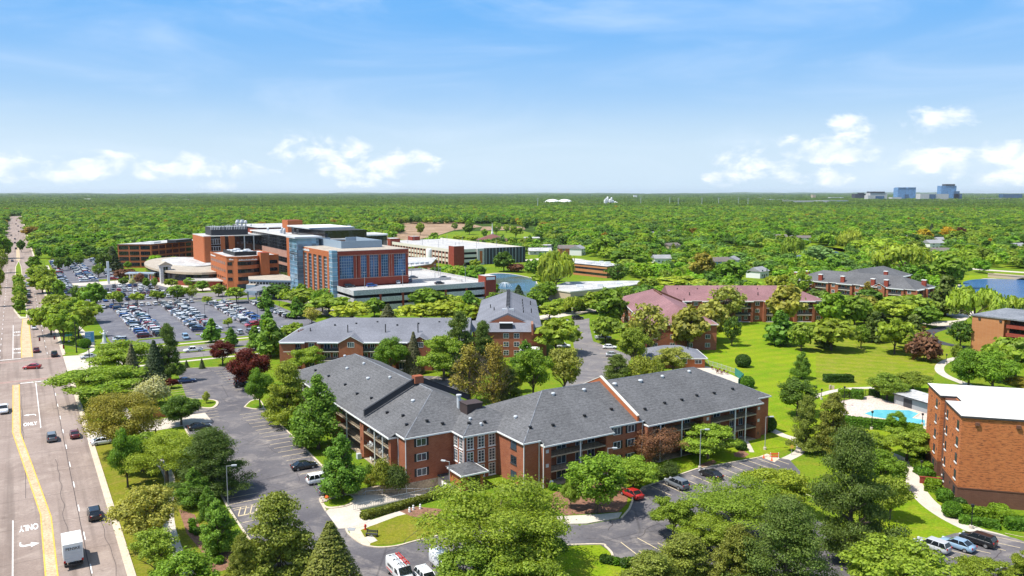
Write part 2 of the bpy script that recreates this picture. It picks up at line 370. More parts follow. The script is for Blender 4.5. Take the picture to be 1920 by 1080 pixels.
# avenue: two carriageways, medians, gutters, kerbs (street grid)
sheet('avenue', [(-13.2, 60), (9.6, 60), (9.6, 2050), (-13.2, 2050)], .03, MT['avenue'], YAW)
for (v0, v1) in [(9.5, 10.2), (-13.8, -13.1)]:
    segs = [(60, 178), (190, 248), (281, 2050)] if v0 > 0 else [(60, 2050)]
    for a, b in segs: sheet('gutter', [(v0, a), (v1, a), (v1, b), (v0, b)], .05, MT['kerb'], YAW)
for a, b in [(60, 178), (190, 246), (283, 2050)]: sheet('kerb', [(10.2, a), (10.5, a), (10.5, b), (10.2, b)], 0, MT['kerb'], YAW, .17)
sheet('kerb', [(-14.1, 60), (-13.8, 60), (-13.8, 2050), (-14.1, 2050)], 0, MT['kerb'], YAW, .17)
sheet('verge', [(10.5, 60), (23, 60), (23, 178), (10.5, 178)], .012, MT['verge'], YAW)
sheet('verge', [(-40, 60), (-14.1, 60), (-14.1, 2000), (-40, 2000)], .012, MT['verge'], YAW)
# flush concrete median with yellow edge lines, bending towards the turn lane
ml = [(.3, 60), (.3, 141), (-3.5, 194), (-3.5, 243.2)]; mr = [(1.8, 60), (1.8, 139), (-2.0, 193), (-2.0, 243.2)]
def grid_strip(name, A, B, z, mat, thick=0):
    sheet(name, list(A) + list(B)[::-1], z, mat, YAW, thick)
MT['median'] = speckle('tan_median_concrete', (.44, .33, .20), (.56, .43, .28), .4, 3)
grid_strip('median_strip', ml, mr, .045, MT['median'])
off = lambda L, d: [(v + d, u) for v, u in L]
grid_strip('road_marking', off(ml, -.02), off(ml, .16), .06, MT['yellowpaint']); grid_strip('road_marking', off(mr, -.16), off(mr, .02), .06, MT['yellowpaint'])
ml2 = [(-1.3, 283), (-1.3, 320), (-.4, 372)]; mr2 = [(1.7, 283), (1.7, 320), (1.7, 372)]
grid_strip('median_strip', ml2, mr2, .045, MT['median'])
grid_strip('road_marking', off(ml2, -.02), off(ml2, .18), .06, MT['yellowpaint']); grid_strip('road_marking', off(mr2, -.18), off(mr2, .02), .06, MT['yellowpaint'])
sheet('median_kerb', [(-1.2, 372), (1.2, 372), (1.5, 384), (.9, 640), (-.4, 700), (-2.6, 640), (-3.4, 400)], .03, MT['kerb'], YAW, .15)
sheet('median_lawn', [(-.9, 378), (.8, 376), (1.1, 386), (.5, 640), (-.4, 690), (-2.2, 640), (-3.0, 402)], .185, MT['grass'], YAW)
for u0, u1 in [(700, 900)]: sheet('median_strip', [(-1.8, u0), (.6, u0), (.6, u1), (-1.8, u1)], .045, MT['median'], YAW)
# painted lines: dashes, solid turn-lane lines, stop bars, crosswalk seams
for i in range(46):
    u = 66 + i * 12.2
    if 240 < u < 284: continue
    sheet('road_marking', [(5.55, u), (5.70, u), (5.70, u + 3.2), (5.55, u + 3.2)], .05, MT['whitepaint'], YAW)
    sheet('road_marking', [(-7.0, u), (-6.85, u), (-6.85, u + 3.2), (-7.0, u + 3.2)], .05, MT['whitepaint'], YAW)
MT['seal'] = plain('crack_sealant', (.05, .04, .04))
def wiggle(v, a, b, w, n, amp, seed):
    r = random.Random(seed); L = []
    for i in range(n): L.append(S2W(v + r.uniform(-amp, amp), a + (b - a) * i / (n - 1)))
    return ribbon('road_crack', L, w, .042, MT['seal'])
wiggle(5.45, 62, 243, .09, 60, .03, 1); wiggle(5.45, 284, 480, .09, 60, .03, 2); wiggle(3.6, 120, 170, .06, 16, .25, 3); wiggle(8.3, 95, 140, .05, 14, .3, 4); wiggle(-1.6, 150, 230, .06, 20, .2, 5); wiggle(.9, 100, 141, .05, 20, .1, 6)
for (v, a, b) in [(1.62, 195, 243), (-3.4, 100, 140.5), (-3.6, 283, 356)]: sheet('road_marking', [(v, a), (v + .16, a), (v + .16, b), (v, b)], .05, MT['whitepaint'], YAW)
sheet('road_marking', [(-1.8, 244.0), (9.3, 244.0), (9.3, 244.6), (-1.8, 244.6)], .05, MT['whitepaint'], YAW)
sheet('road_marking', [(-13, 281.6), (-1.4, 281.6), (-1.4, 282.2), (-13, 282.2)], .05, MT['whitepaint'], YAW)
MT['xwalk'] = speckle('brick_red_crosswalk_band', (.30, .19, .16), (.36, .24, .21), .6, 4)
for u in (246.2, 276.4):
    sheet('crosswalk', [(-13.1, u), (9.5, u), (9.5, u + 2.4), (-13.1, u + 2.4)], .044, MT['xwalk'], YAW)
    for q in (0, 2.3): sheet('road_marking', [(-13.1, u + q), (9.5, u + q), (9.5, u + q + .14), (-13.1, u + q + .14)], .056, MT['kerb'], YAW)
def lettering(text, v, u, w, l, flip=False, z=.052):
    c = D.curves.new('lettering', 'FONT'); c.body = text; c.align_x = 'CENTER'; c.align_y = 'CENTER'; c.size = 1; c.offset = .03
    o = D.objects.new('tmp', c); COL.objects.link(o)
    me = D.meshes.new_from_object(o.evaluated_get(bpy.context.evaluated_depsgraph_get())); D.objects.remove(o)
    xs = [p.co.x for p in me.vertices]; ys = [p.co.y for p in me.vertices]
    W = max(xs) - min(xs); Hh = max(ys) - min(ys); s = -1 if flip else 1
    cx, cy = (max(xs) + min(xs)) / 2, (max(ys) + min(ys)) / 2
    for p in me.vertices: p.co = (v + s * (p.co.x - cx) * w / W, u + s * (p.co.y - cy) * l / Hh, z)
    me.materials.append(MT['whitepaint'])
    r = D.objects.new('road_lettering', me); COL.objects.link(r); r.rotation_euler = (0, 0, YAW); r['kind'] = 'structure'
def arrow(v, u, d):       # a bent turn arrow, d=+1 points away from the camera's side
    s = d
    sheet('road_arrow', [(v + s * .95, u - s * 1.2), (v + s * 1.15, u - s * 1.2), (v + s * 1.15, u + s * .2), (v + s * .7, u + s * .75), (v - s * .25, u + s * .75), (v - s * .25, u + s * 1.35), (v - s * 1.3, u + s * .4), (v - s * .25, u - s * .55), (v - s * .25, u + s * .1), (v + s * .6, u + s * .1), (v + s * .95, u - s * .3)], .052, MT['whitepaint'], YAW)
lettering('ONLY', -.15, 199.5, 2.6, 3.0); arrow(-.1, 207.5, 1)
lettering('ONLY', -1.3, 136.2, 2.5, 2.6, True); arrow(-1.35, 129.6, -1)
for u in (297, 334): lettering('ONLY', -2.35, u + 3, 2.2, 3.0, True, .055); arrow(-2.35, u - 4, -1)

# cross street (hospital drive), aprons, driveway off the avenue
sheet('side_street', [(9.6, 252), (24, 256), (24, 276), (9.6, 279)], .034, MT['concrete'], YAW)
sheet('side_street', [(24, 256), (135, 256), (135, 264), (24, 264)], .034, MT['asphalt_l'], YAW)
sheet('side_street', [(24, 267.5), (135, 267.5), (135, 276), (24, 276)], .034, MT['asphalt_l'], YAW)
for u in (255.7, 264, 267.2, 276): sheet('kerb', [(24, u), (135, u), (135, u + .3), (24, u + .3)], 0, MT['kerb'], YAW, .16)
sheet('pavement', [(12, 250.4), (72, 251.0), (72, 252.6), (12, 252.4)], .02, MT['concrete'], YAW)
sheet('pavement', [(24, 281), (120, 281), (120, 282.6), (24, 282.6)], .02, MT['concrete'], YAW)
ribbon('pavement', [S2W(14.5, 279), S2W(17.5, 284), S2W(18.4, 295), S2W(18, 320), S2W(16.5, 360), S2W(16, 460), S2W(16, 640)], 1.9, .02, MT['concrete'])
ribbon('pavement', [S2W(12.5, 248), S2W(16, 235), S2W(17.5, 215), S2W(19, 195), S2W(19.3, 188)], 1.6, .02, MT['concrete'])
ribbon('pavement', [S2W(19.3, 180), S2W(19.5, 168), S2W(20.3, 150), S2W(18.8, 140), S2W(17.0, 128), S2W(16.3, 116), S2W(16.8, 100)], 1.7, .02, MT['concrete'])
sheet('driveway', [(9.6, 176), (13, 179), (30, 180.5), (34, 180.5), (34, 189), (24, 188.6), (13, 189), (9.6, 192)], .035, MT['concrete'], YAW)

# near car parks: one asphalt sheet round the apartment block
lot = G([(333, 699), (350, 691), (430, 688), (452, 700), (468, 728), (482, 752), (497, 768), (560, 830), (630, 905), (612, 928), (600, 936), (606, 950), (611, 959), (640, 991), (649, 992), (655, 1003), (680, 1021), (710, 1027), (745, 1024), (775, 1016), (830, 1003), (900, 985), (1000, 985), (1047, 984), (1100, 984), (1165, 972), (1180, 955), (1190, 930), (1206, 914),
          (1305, 880), (1440, 855), (1480, 862), (1500, 884), (1500, 960), (1600, 1010), (1700, 1028), (1790, 1000), (1840, 995), (1905, 1010), (1960, 1030), (1990, 1090), (1700, 1130), (1420, 1120), (1290, 1060), (1225, 1044), (1160, 1053), (1146, 1036), (1125, 1021), (1050, 1023), (900, 1060), (820, 1100), (700, 1130), (560, 1120), (500, 1060), (457, 997), (428, 953), (402, 905), (372, 850), (345, 800), (330, 760), (352, 752)])
sheet('car_park', lot, .03, MT['asphalt'])
kerb('kerb', G([(452, 700), (468, 728), (482, 752), (497, 768), (560, 830), (630, 905), (612, 928), (600, 936), (606, 950), (611, 959)]), smooth=True)
kerb('kerb', G([(649, 992), (655, 1003), (680, 1021), (710, 1027), (745, 1024), (775, 1016), (830, 1003), (900, 985)]), smooth=True)
sheet('pavement', G([(1000, 985), (1047, 984), (1100, 983), (1160, 972), (1166, 962), (1120, 966), (1060, 969), (1000, 970)]), .0, MT['concrete'], None, .15)
kerb('kerb', G([(1165, 972), (1180, 955), (1190, 930), (1206, 914), (1305, 880), (1440, 855)]))
kerb('kerb', G([(1225, 1044), (1160, 1053), (1146, 1036), (1136, 1026), (1125, 1021), (1050, 1023)]), smooth=True)
kerb('kerb', G([(345, 800), (372, 850), (402, 905), (428, 953), (457, 997), (500, 1060)]))
kerb('kerb', G([(333, 699), (350, 691), (430, 688), (452, 700)]))
def island(pts, mat='grass'):
    P = smooth_line(pts + [pts[0]], 5)[:-1]
    sheet('traffic_island', P, .0, MT['kerb'], None, .15)
    c = sum((Vector(p) for p in P), Vector((0, 0))) / len(P); sheet('island_lawn', [c + (p - c) * .86 for p in P], .16, MT[mat])
island(G([(338, 742), (362, 748), (400, 750), (410, 756), (400, 766), (376, 765), (352, 758)]))
island(G([(457, 764), (470, 752), (487, 750), (495, 766), (478, 768)]))
island(G([(601, 936), (612, 926), (640, 922), (668, 935), (655, 948), (622, 954), (606, 950)]))
# stall lines
def stall(a, b, w=.15, z=.045): ribbon('stall_line', [a, b], w, z, MT['stalls'], smooth=False)
def stalls(p0, p1, n, vec, frac0=0, col=None):
    p0, p1 = Vector(p0), Vector(p1)
    for i in range(n): 
        a = p0 + (p1 - p0) * i / max(n - 1, 1); stall(a, a + Vector(vec))
Vv, Uv = Vector((cY, sY)), Vector((-sY, cY))
stalls(S2W(45.6, 183), S2W(45.6, 129), 20, -Vv * 5.2)
stalls(S2W(29.5, 221), S2W(31.5, 203), 8, Vv * 5.2); stalls(S2W(32.5, 196), S2W(31, 184), 6, Vv * 5.2)
stalls(S2W(49.5, 232), S2W(49.5, 207), 9, -Vv * 4.8)
stalls(S2W(26.5, 138), S2W(26.5, 110), 11, Vv * 5.2)
ribbon('stall_line', [S2W(26.5, 127.6), S2W(33, 127.6)], .14, .045, MT['stalls'], smooth=False); ribbon('stall_line', [S2W(26.5, 124.2), S2W(33, 124.2)], .14, .045, MT['stalls'], smooth=False)
for i in range(7): stall(S2W(26.6 + i * .9, 124.3), S2W(27.7 + i * .9, 127.5), .16)
r0, r1 = Vector(g(1206, 914)), Vector(g(1440, 855)); dn = (r1 - r0).normalized(); dd = Vector((dn.y, -dn.x))
stalls(r0 + dn * 1.5, r1 - dn * .5, 13, dd * 5.3)
stalls(g(1250, 990), g(1480, 915), 11, dd * 5.0)
stalls(g(1160, 1049), g(1300, 990), 5, -dd * -5.0 + Vector((0, 0)))
for a, b in [((1164, 1017), (1203, 1047)), ((1195, 1009), (1237, 1032))]: stall(g(*a), g(*b))
for i in range(9):
    a = Vector(g(1660 + 0, 1040)) + (Vector(g(1884, 1000)) - Vector(g(1660, 1040))) * i / 8; stall(a, a + Vector((4.4, -3.2)), .13)
# bare joints and patches in the lower car park
# ramp down to the basement garage
mb = MB()
prof = [(38.9, .02), (43.5, .02), (50, -.85), (57, -2.2), (60.7, -2.6)]
for i in range(len(prof) - 1):
    (a, za), (b, zb) = prof[i], prof[i + 1]
    lo = 111.2 if i == 0 else 116.5; lo2 = 113.6 if i == 0 else 116.5
    mb.poly([(a, lo, za + .02), (b, lo2 if i else 111.6, zb + .02), (b, 123.2 if i else 118.6, zb + .02), (a, 123.2 if i else 118.6, za + .02)])
ramp = mb.build('ramp', MT['concrete']); ramp.rotation_euler = (0, 0, YAW); structure(ramp)
sheet('apron', [(38.7, 118.8), (40.5, 120.2), (43.5, 120.6), (43.5, 116.6), (43.2, 111.5), (39.4, 110.8), (38.2, 111.4)], .036, MT['concrete'], YAW)
ribbon('pavement', [S2W(39.8, 110.6), S2W(44, 110.9), S2W(50.2, 112.2)], 2.0, .02, MT['concrete'], smooth=False)
sheet('pavement', [(39.5, 110.6), (42.5, 110.5), (42.4, 108.2), (41.5, 105.4), (39.9, 103.4), (38.6, 106.5)], .026, MT['kerb'], YAW)
sheet('bench_pad', G([(684, 1008), (697, 1003), (708, 1014), (694, 1019)]), .034, MT['concrete'])
sheet('lawn', G([(676, 994), (745, 968), (762, 964), (790, 978), (860, 985), (850, 1000), (775, 1013), (730, 1021), (697, 1023), (684, 1008)]), .03, MT['verge'])
sheet('lawn', G([(1050, 1024), (1124, 1022), (1146, 1037), (1160, 1055), (1225, 1046), (1290, 1062), (1330, 1120), (1000, 1120), (960, 1060)]), .012, MT['lawn'])
sheet('planting_bed', G([(748, 958), (780, 950), (830, 955), (810, 975), (770, 968)]), .026, MT['mulch'])
sheet('planting_bed', G([(1030, 930), (1060, 912), (1130, 905), (1180, 915), (1175, 945), (1160, 960), (1060, 966), (1035, 955)]), .026, MT['mulch'])
sheet('planting_bed', G([(335, 955), (365, 965), (380, 1000), (420, 1005), (455, 1060), (400, 1075), (375, 1030), (350, 1000)]), .026, MT['mulch'])
sheet('planting_bed', G([(1375, 850), (1392, 844), (1405, 852), (1395, 858), (1378, 857)]), .026, MT['mulch'])
sheet('planting_bed', G([(1308, 872), (1338, 862), (1344, 868), (1322, 878)]), .03, MT['mulch'])
ribbon('pavement', [g(*p) for p in [(1230, 866), (1290, 848), (1350, 834), (1412, 820)]], 1.0, .02, MT['concrete'])
ribbon('pavement', [g(*p) for p in [(1396, 824), (1403, 834), (1410, 848)]], .9, .022, MT['concrete'])
# right-hand side: lawns, paths, pool court
sheet('lawn', G([(1200, 612), (1560, 608), (1660, 628), (1580, 660), (1530, 680), (1540, 720), (1500, 752), (1440, 800), (1400, 745), (1300, 690), (1330, 660)]), .012, MT['lawn'])
sheet('lawn', G([(1440, 640), (1560, 626), (1700, 640), (1790, 650), (1760, 690), (1740, 722), (1530, 722), (1530, 665)]), .018, MT['lawn2'])
sheet('lawn', G([(1440, 740), (1640, 700), (1760, 725), (1760, 830), (1650, 880), (1500, 842), (1450, 812)]), .015, MT['lawn'])
sheet('lawn', G([(1580, 800), (1680, 840), (1730, 900), (1790, 950), (1860, 1000), (1700, 1020), (1620, 960)]), .018, MT['lawn'])
sheet('lawn', G([(1180, 880), (1300, 845), (1420, 815), (1500, 836), (1440, 853), (1300, 878), (1210, 910)]), .014, MT['lawn'])
ribbon('path', G([(1447, 806), (1470, 817), (1490, 824), (1502, 836), (1497, 849), (1468, 864)]), 1.9, .024, MT['concrete'])
ribbon('path', G([(1589, 824), (1625, 832), (1660, 848), (1690, 862), (1702, 880), (1712, 905), (1735, 938), (1775, 968), (1830, 995), (1880, 1010), (1940, 1040)]), lambda t: 1.9 + 1.0 * min(1, t * 2.5), .026, MT['concrete'])
ribbon('path', G([(1500, 757), (1522, 746), (1556, 735), (1590, 729), (1637, 727)]), 1.9, .026, MT['concrete'])
ribbon('path', G([(1440, 806), (1490, 822), (1540, 832)]), 1.5, .021, MT['concrete'])
ribbon('path', G([(1801, 670), (1780, 675), (1764, 684), (1762, 695), (1774, 705), (1800, 716), (1850, 735)]), 2.4, .026, MT['concrete'])
ribbon('path', G([(1800, 609), (1765, 616), (1742, 624), (1742, 634), (1765, 643), (1790, 648), (1830, 655)]), 4.2, .024, MT['path_dark'])
sheet('forecourt', G([(1725, 606), (1800, 600), (1770, 590), (1755, 584), (1790, 578), (1830, 585), (1800, 608), (1760, 612)]), .03, MT['concrete'])
sheet('pool_deck', G([(1560, 755), (1600, 748), (1632, 742), (1680, 757), (1742, 770), (1742, 806), (1665, 790), (1586, 783)]), .0, MT['deckc'] if False else speckle('pinkish_pool_deck', (.52, .42, .36), (.60, .50, .43), .4, 3), None, .06)
sheet('pool_coping', G([(1617, 776), (1640, 767.5), (1705, 768.5), (1726, 776), (1714, 784), (1737, 787), (1737, 802), (1700, 794.5), (1632, 783)]), .06, MT['kerb'], None, .06)
m_, k_ = newmat('pool_water'); v_ = objc(k_)
finish(k_, k_.mix(k_.ramp(k_.noise(v_, .5, 3), .3, .7), (.10, .42, .50), (.16, .52, .60)), .05, spec=.5, bump=(k_.noise(v_, 2.2, 3), .03)); MT['pool'] = m_
sheet('pool_water', G([(1621, 776), (1641, 769), (1704, 770), (1722, 776), (1710, 784.5), (1734, 788.5), (1734, 800), (1700, 792.5), (1636, 782)]), .125, MT['pool'])
sheet('patio', G([(1308, 684), (1330, 688), (1365, 700), (1396, 714), (1385, 726), (1350, 716), (1305, 700), (1290, 690)]), .03, MT['concrete'])
# lane behind the block, with its stalls
lane = G([(1062, 602), (1105, 597), (1105, 612), (1112, 640), (1165, 660), (1185, 668), (1175, 690), (1130, 720), (1090, 735), (1050, 735), (1080, 690), (1075, 640), (1066, 620)])
sheet('lane', lane, .03, MT['asphalt_l'])
stalls(g(1118, 642), g(1140, 705), 9, (5.0, 0))
sheet('car_park', G([(800, 705), (870, 708), (880, 738), (820, 730), (760, 705)]), .03, MT['asphalt']); stalls(g(806, 712), g(850, 713), 4, (1.8, 4.6))
ribbon('side_street', G([(1010, 598), (1060, 588), (1110, 582), (1150, 577)]), 9, .028, MT['concrete'])
ribbon('pavement', G([(1030, 560), (1075, 578), (1150, 566)]), 2, .026, MT['concrete'])
# hospital ground
sheet('car_park', [(24.5, 286), (97, 286), (97, 383), (66, 392), (24.5, 392)], .03, MT['asphalt_h'], YAW)
sheet('car_park', [(24.5, 404), (72, 404), (70, 430), (62, 486), (24.5, 490)], .03, MT['asphalt_h'], YAW)
sheet('forecourt', [(24.5, 392), (97, 392), (118, 400), (118, 410), (90, 420), (72, 424), (72, 404), (24.5, 404)], .034, MT['asphalt_l'], YAW)
sheet('forecourt', [(24, 486), (62, 486), (64, 470), (70, 440), (90, 420), (93, 460), (76, 500), (60, 510), (24, 506)], .028, MT['concrete'], YAW)
sheet('car_park', [(18.5, 440), (24.5, 440), (24, 506), (38, 506), (38, 520), (52, 520), (56, 690), (18.5, 690)], .03, MT['asphalt_h'], YAW)
ribbon('driveway', [S2W(97, 388), S2W(106, 372), S2W(108, 350), S2W(108, 325), S2W(112, 300), S2W(113, 276)], 7, .032, MT['asphalt_l'])
ribbon('pavement', [S2W(113.5, 392), S2W(113.3, 350), S2W(113.6, 330), S2W(118, 316)], 2.4, .03, MT['concrete'])
for (v0, v1) in [(32.7, 43.3), (51.7, 62.3), (70.7, 81.3)]:
    for i in range(32):
        u = 299 + i * 2.72; sheet('stall_line', [(v0, u), (v1, u), (v1, u + .12), (v0, u + .12)], .045, MT['stalls'], YAW)
    for u in (296, 386): sheet('traffic_island', [(v0, u), (v1, u), (v1, u + 2), (v0, u + 2)], 0, MT['grass'], YAW, .14)
# ponds, field, wood floor, distant streets
def water(name, pts, cola, colb, rough=.06):
    m, k = newmat(name + '_surface'); v = objc(k)
    finish(k, k.mix(k.ramp(k.noise(v, .022, 3), .40, .60), cola, colb), rough, spec=.22, bump=(k.noise(k.mapping(v, (1, 2.5, 1)), .9, 4), .55, 1.0))  # painted reflection: blues passed in as base colour stand for mirrored sky
    return sheet('pond_water', pts, .06, m)
pond1 = [(905, 572), (985, 580), (1010, 577), (1012, 558), (1018, 545), (1006, 532), (1002, 524), (975, 517), (945, 513), (920, 514), (905, 520)]
P = smooth_line(G(pond1) + [g(*pond1[0])], 5)[:-1]; c_ = sum(P, Vector((0, 0))) / len(P)
sheet('pond_bank', [c_ + (p - c_) * 1.055 for p in P], .03, MT['stone']); water('pond', P, (.11, .11, .03), (.09, .19, .28))
pond2 = [(1800, 560), (1800, 535), (1815, 526), (1850, 523), (1900, 524), (1990, 530), (2020, 560), (1960, 585), (1870, 583), (1850, 570)]
P = smooth_line(G(pond2) + [g(*pond2[0])], 5)[:-1]; c_ = sum(P, Vector((0, 0))) / len(P)
sheet('pond_bank', [c_ + (p - c_) * 1.05 for p in P], .03, MT['stone']); water('lake', P, (.04, .12, .27), (.05, .14, .31), .1)
for i, L in enumerate([[(1455, 482), (1500, 478), (1515, 488), (1480, 494), (1455, 492)], [(1545, 473), (1560, 470), (1583, 474), (1578, 484), (1550, 486)]]): water('far_pond', G(L), (.03, .06, .12), (.035, .08, .17))
sheet('woodland_floor', [g(-400, 447), g(2320, 452), (16000, 20000), (16000, 50000), (-16000, 50000), (-16000, 20000)], .02, MT['floor'])
sheet('field', G([(735, 421), (790, 414.5), (870, 416.5), (905, 425), (850, 432), (825, 440), (770, 452), (740, 447)]), .05, MT['field'])
sheet('field', G([(905, 425), (960, 424), (985, 426), (985, 430), (950, 431), (900, 432)]), .045, MT['field'])
sheet('meadow', G([(815, 444), (850, 434), (980, 433), (1010, 440), (990, 452), (900, 458), (830, 452)]), .05, MT['grass'])
sheet('road', G([(85, 414), (190, 412.2), (315, 412.0), (315, 413), (190, 413.4), (85, 415.5)]), .05, MT['concrete'])
for L in [[(1520, 459), (1580, 466), (1590, 474), (1540, 470)], [(1690, 462), (1740, 462), (1745, 468), (1700, 470)], [(1340, 460), (1440, 468), (1440, 485), (1360, 480)], [(1500, 452), (1590, 462), (1600, 476), (1520, 462)], [(1820, 515), (1925, 520), (1930, 527), (1850, 521), (1815, 528), (1800, 534), (1790, 530)], [(1120, 470), (1200, 478), (1190, 486), (1120, 480)]]: sheet('lawn', G(L), .04, MT['lawn'])
ribbon('road', G([(1700, 498), (1790, 502), (1860, 507), (1935, 512)]), 9, .05, MT['concrete'])
ribbon('road', G([(980, 489), (1040, 484), (1090, 487)]), 10, .05, MT['concrete'])

rk = random.Random(17)
for i, (px, py) in enumerate([(470, 800), (520, 850), (560, 905), (500, 900), (440, 760), (590, 1010), (660, 1050), (720, 1040), (800, 1030), (1080, 1000), (1140, 995), (1180, 1010), (1240, 950), (1350, 900), (1100, 1010), (540, 930), (480, 930), (1860, 1060), (1780, 1075), (430, 725)]):
    x, y = g(px, py); a = rk.uniform(0, PI); L = [(x, y)]
    for q in range(rk.randint(7, 14)): a += rk.uniform(-.5, .5); x += math.cos(a) * 1.1; y += math.sin(a) * 1.1; L.append((x, y))
    ribbon('pavement_crack', L, rk.uniform(.05, .1), .038, MT['seal'], smooth=False)
# ------------------------------------------------------------------ windows, doors, roofs shared by the buildings
def window(T, p, d, w, h, z, n, mats=('white', 'glass'), mull=1, trans=0, shutters=None, sill=None, fr=.09, out=.05, parent=None, name='window', split=True):
    """Window centred at p=(x,y) on a wall running along d with outward normal n; z = its foot. Frame and pane (a sub-part)."""
    d = Vector(d).normalized(); n = Vector(n).normalized(); p = Vector(p)
    def P(s, zz, o): q = p + d * s + n * o; return (q.x, q.y, zz)
    def bar(mb, s0, s1, z0, z1, o0, o1, m=0):
        a = [P(s0, 0, o0), P(s1, 0, o0), P(s1, 0, o1), P(s0, 0, o1)]; mb.prism([(q[0], q[1]) for q in a], z0, z1, m)
    mb = MB(); hw = w / 2
    bar(mb, -hw, -hw + fr, z, z + h, 0, out); bar(mb, hw - fr, hw, z, z + h, 0, out)
    bar(mb, -hw + fr, hw - fr, z, z + fr, 0, out); bar(mb, -hw + fr, hw - fr, z + h - fr, z + h, 0, out)
    for i in range(mull): s = -hw + w * (i + 1) / (mull + 1); bar(mb, s - fr * .4, s + fr * .4, z + fr, z + h - fr, 0, out - .008)
    for i in range(trans): zz = z + h * (i + 1) / (trans + 1); bar(mb, -hw + fr, hw - fr, zz - fr * .25, zz + fr * .25, 0, out - .014)
    if sill is True: bar(mb, -hw - .1, hw + .1, z - .14, z, 0, out + .07, 0)
    pane = MB(); pane.poly([P(-hw + fr * .5, z + fr * .5, .018), P(hw - fr * .5, z + fr * .5, .018), P(hw - fr * .5, z + h - fr * .5, .018), P(-hw + fr * .5, z + h - fr * .5, .018)], 0)
    f = T.part(name, mb, MT[mats[0]], parent)
    if isinstance(sill, str): sm = MB(); bar(sm, -hw - .12, hw + .12, z - .2, z, 0, .14); T.part('sill', sm, MT[sill], f)
    T.part('pane', pane, MT[mats[1]], f)
    if shutters:
        for s in (-1, 1):
            sm = MB(); a, b = sorted((s * (hw + .03), s * (hw + .42))); bar(sm, a, b, z - .05, z + h + .05, 0, .06); T.part('shutter', sm, MT[shutters], f)
    return f
def hip(mb, x0, x1, y0, y1, z, slope, over=.35, hips=(1, 1), m=0, axis=None):
    """Hip roof over a rectangle; hips = hipped at the low / high end of the ridge axis."""
    x0 -= over; x1 += over; y0 -= over; y1 += over; z -= over * slope
    L, Wd = x1 - x0, y1 - y0
    if axis is None: axis = 0 if L >= Wd else 1
    hw = (Wd if axis == 0 else L) / 2; zr = z + hw * slope
    a0, a1 = (x0, x1) if axis == 0 else (y0, y1); c = (y0 + y1) / 2 if axis == 0 else (x0 + x1) / 2
    r0 = a0 + (hw if hips[0] else 0); r1 = a1 - (hw if hips[1] else 0)
    if r1 < r0: r0 = r1 = (r0 + r1) / 2
    A = lambda a, b, zz: (a, b, zz) if axis == 0 else (b, a, zz)
    lo, hi = (y0, y1) if axis == 0 else (x0, x1)
    c00, c10, c11, c01 = A(a0, lo, z), A(a1, lo, z), A(a1, hi, z), A(a0, hi, z); R0, R1 = A(r0, c, zr), A(r1, c, zr)
    F = [(c00, c10, R1, R0), (c11, c01, R0, R1), (c10, c11, R1), (c01, c00, R0), (c00, c01, c11, c10)]
    for f in F: mb.poly(f if axis == 0 else f[::-1], m)
    return zr
def fascia(mb, pts, z, h=.26, w=.14, closed=True, m=0):
    P = [Vector(p) for p in pts]
    for i in range(len(P) if closed else len(P) - 1):
        a, b = P[i], P[(i + 1) % len(P)]
        if (b - a).length > .05:
            e = (b - a).normalized() * w / 2; mb.rbox((a + b) / 2, b - a, (b - a).length + w * .98, w, z - h, z, m)
def railing(T, pts, z, h=1.0, mat='black', parent=None, solid=False):
    mb = MB(); P = [Vector(p) for p in pts]
    for a, b in zip(P, P[1:]):
        L = (b - a).length; mb.rbox((a + b) / 2, b - a, L, .06, z + h - .06, z + h); mb.rbox((a + b) / 2, b - a, L, .04, z + .1, z + .15)
        k = max(2, int(L / .3))
        for i in range(k + 1): q = a + (b - a) * i / k; mb.rbox(q, b - a, .035, .035, z + .1, z + h - .06)
    return T.part('railing', mb, MT[mat], parent)

# ------------------------------------------------------------------ the near apartment block (street grid: v across, u along)
E_, SL = 8.3, .465
T = Thing('apartment_building', 'three-storey brick apartment block with grey shingle roof and bent L plan, largest of all', 'apartment building', 85, 130)
core = MB()
RC = 1.1   # how far the wall steps back behind the balconies
core.prism([(54.65, 123.3), (63.7, 123.3), (63.7, 119), (70.5, 119), (70.5, 110.3), (73.6, 110.3), (73.6, 110.3 + RC), (88.6, 110.3 + RC), (88.6, 110.3), (96.6, 110.3), (96.6, 110.3 + RC), (127.4, 110.3 + RC), (127.4, 110.3), (130.9, 110.3), (130.9, 132.3), (75, 132.3), (75, 184.5), (54.65, 184.5), (54.65, 183), (54.65 + RC, 183), (54.65 + RC, 126.6), (54.65, 126.6)], 0, E_ - .28)
T.part('wall', core, MT['brick'])
base = MB(); base.box(54.66, 60.75, 123.262, 123.29, -2.6, .0); T.part('basement_wall', base, MT['concrete2'])
roof = MB()
hip(roof, 54.65, 75, 123.3, 184.5, E_, SL); hip(roof, 70.5, 130.9, 110.3, 132.3, E_, SL); hip(roof, 63.7, 77, 119, 131, E_, SL)
dz = 1.4 * SL
for (a, b) in [(126.6, 183)]: # the bays carry the roof planes further out
    x0, x1 = 54.65 - .35 - 1.4, 54.65 - .33; z0, z1 = E_ - .35 * SL - dz, E_ - .33 * SL
    roof.poly([(x0, a, z0), (x1, a, z1), (x1, b, z1), (x0, b, z0)][::-1])
for (a, b) in [(73.6, 88.6), (96.6, 127.4)]:
    y0, y1 = 110.3 - .35 - 1.4, 110.3 - .33; roof.poly([(a, y0, E_ - .35 * SL - dz), (b, y0, E_ - .35 * SL - dz), (b, y1, E_ - .33 * SL), (a, y1, E_ - .33 * SL)])
rf = T.part('roof', roof, MT['roof'])
fa = MB(); zf = E_ - .35 * SL + .02
e = .35
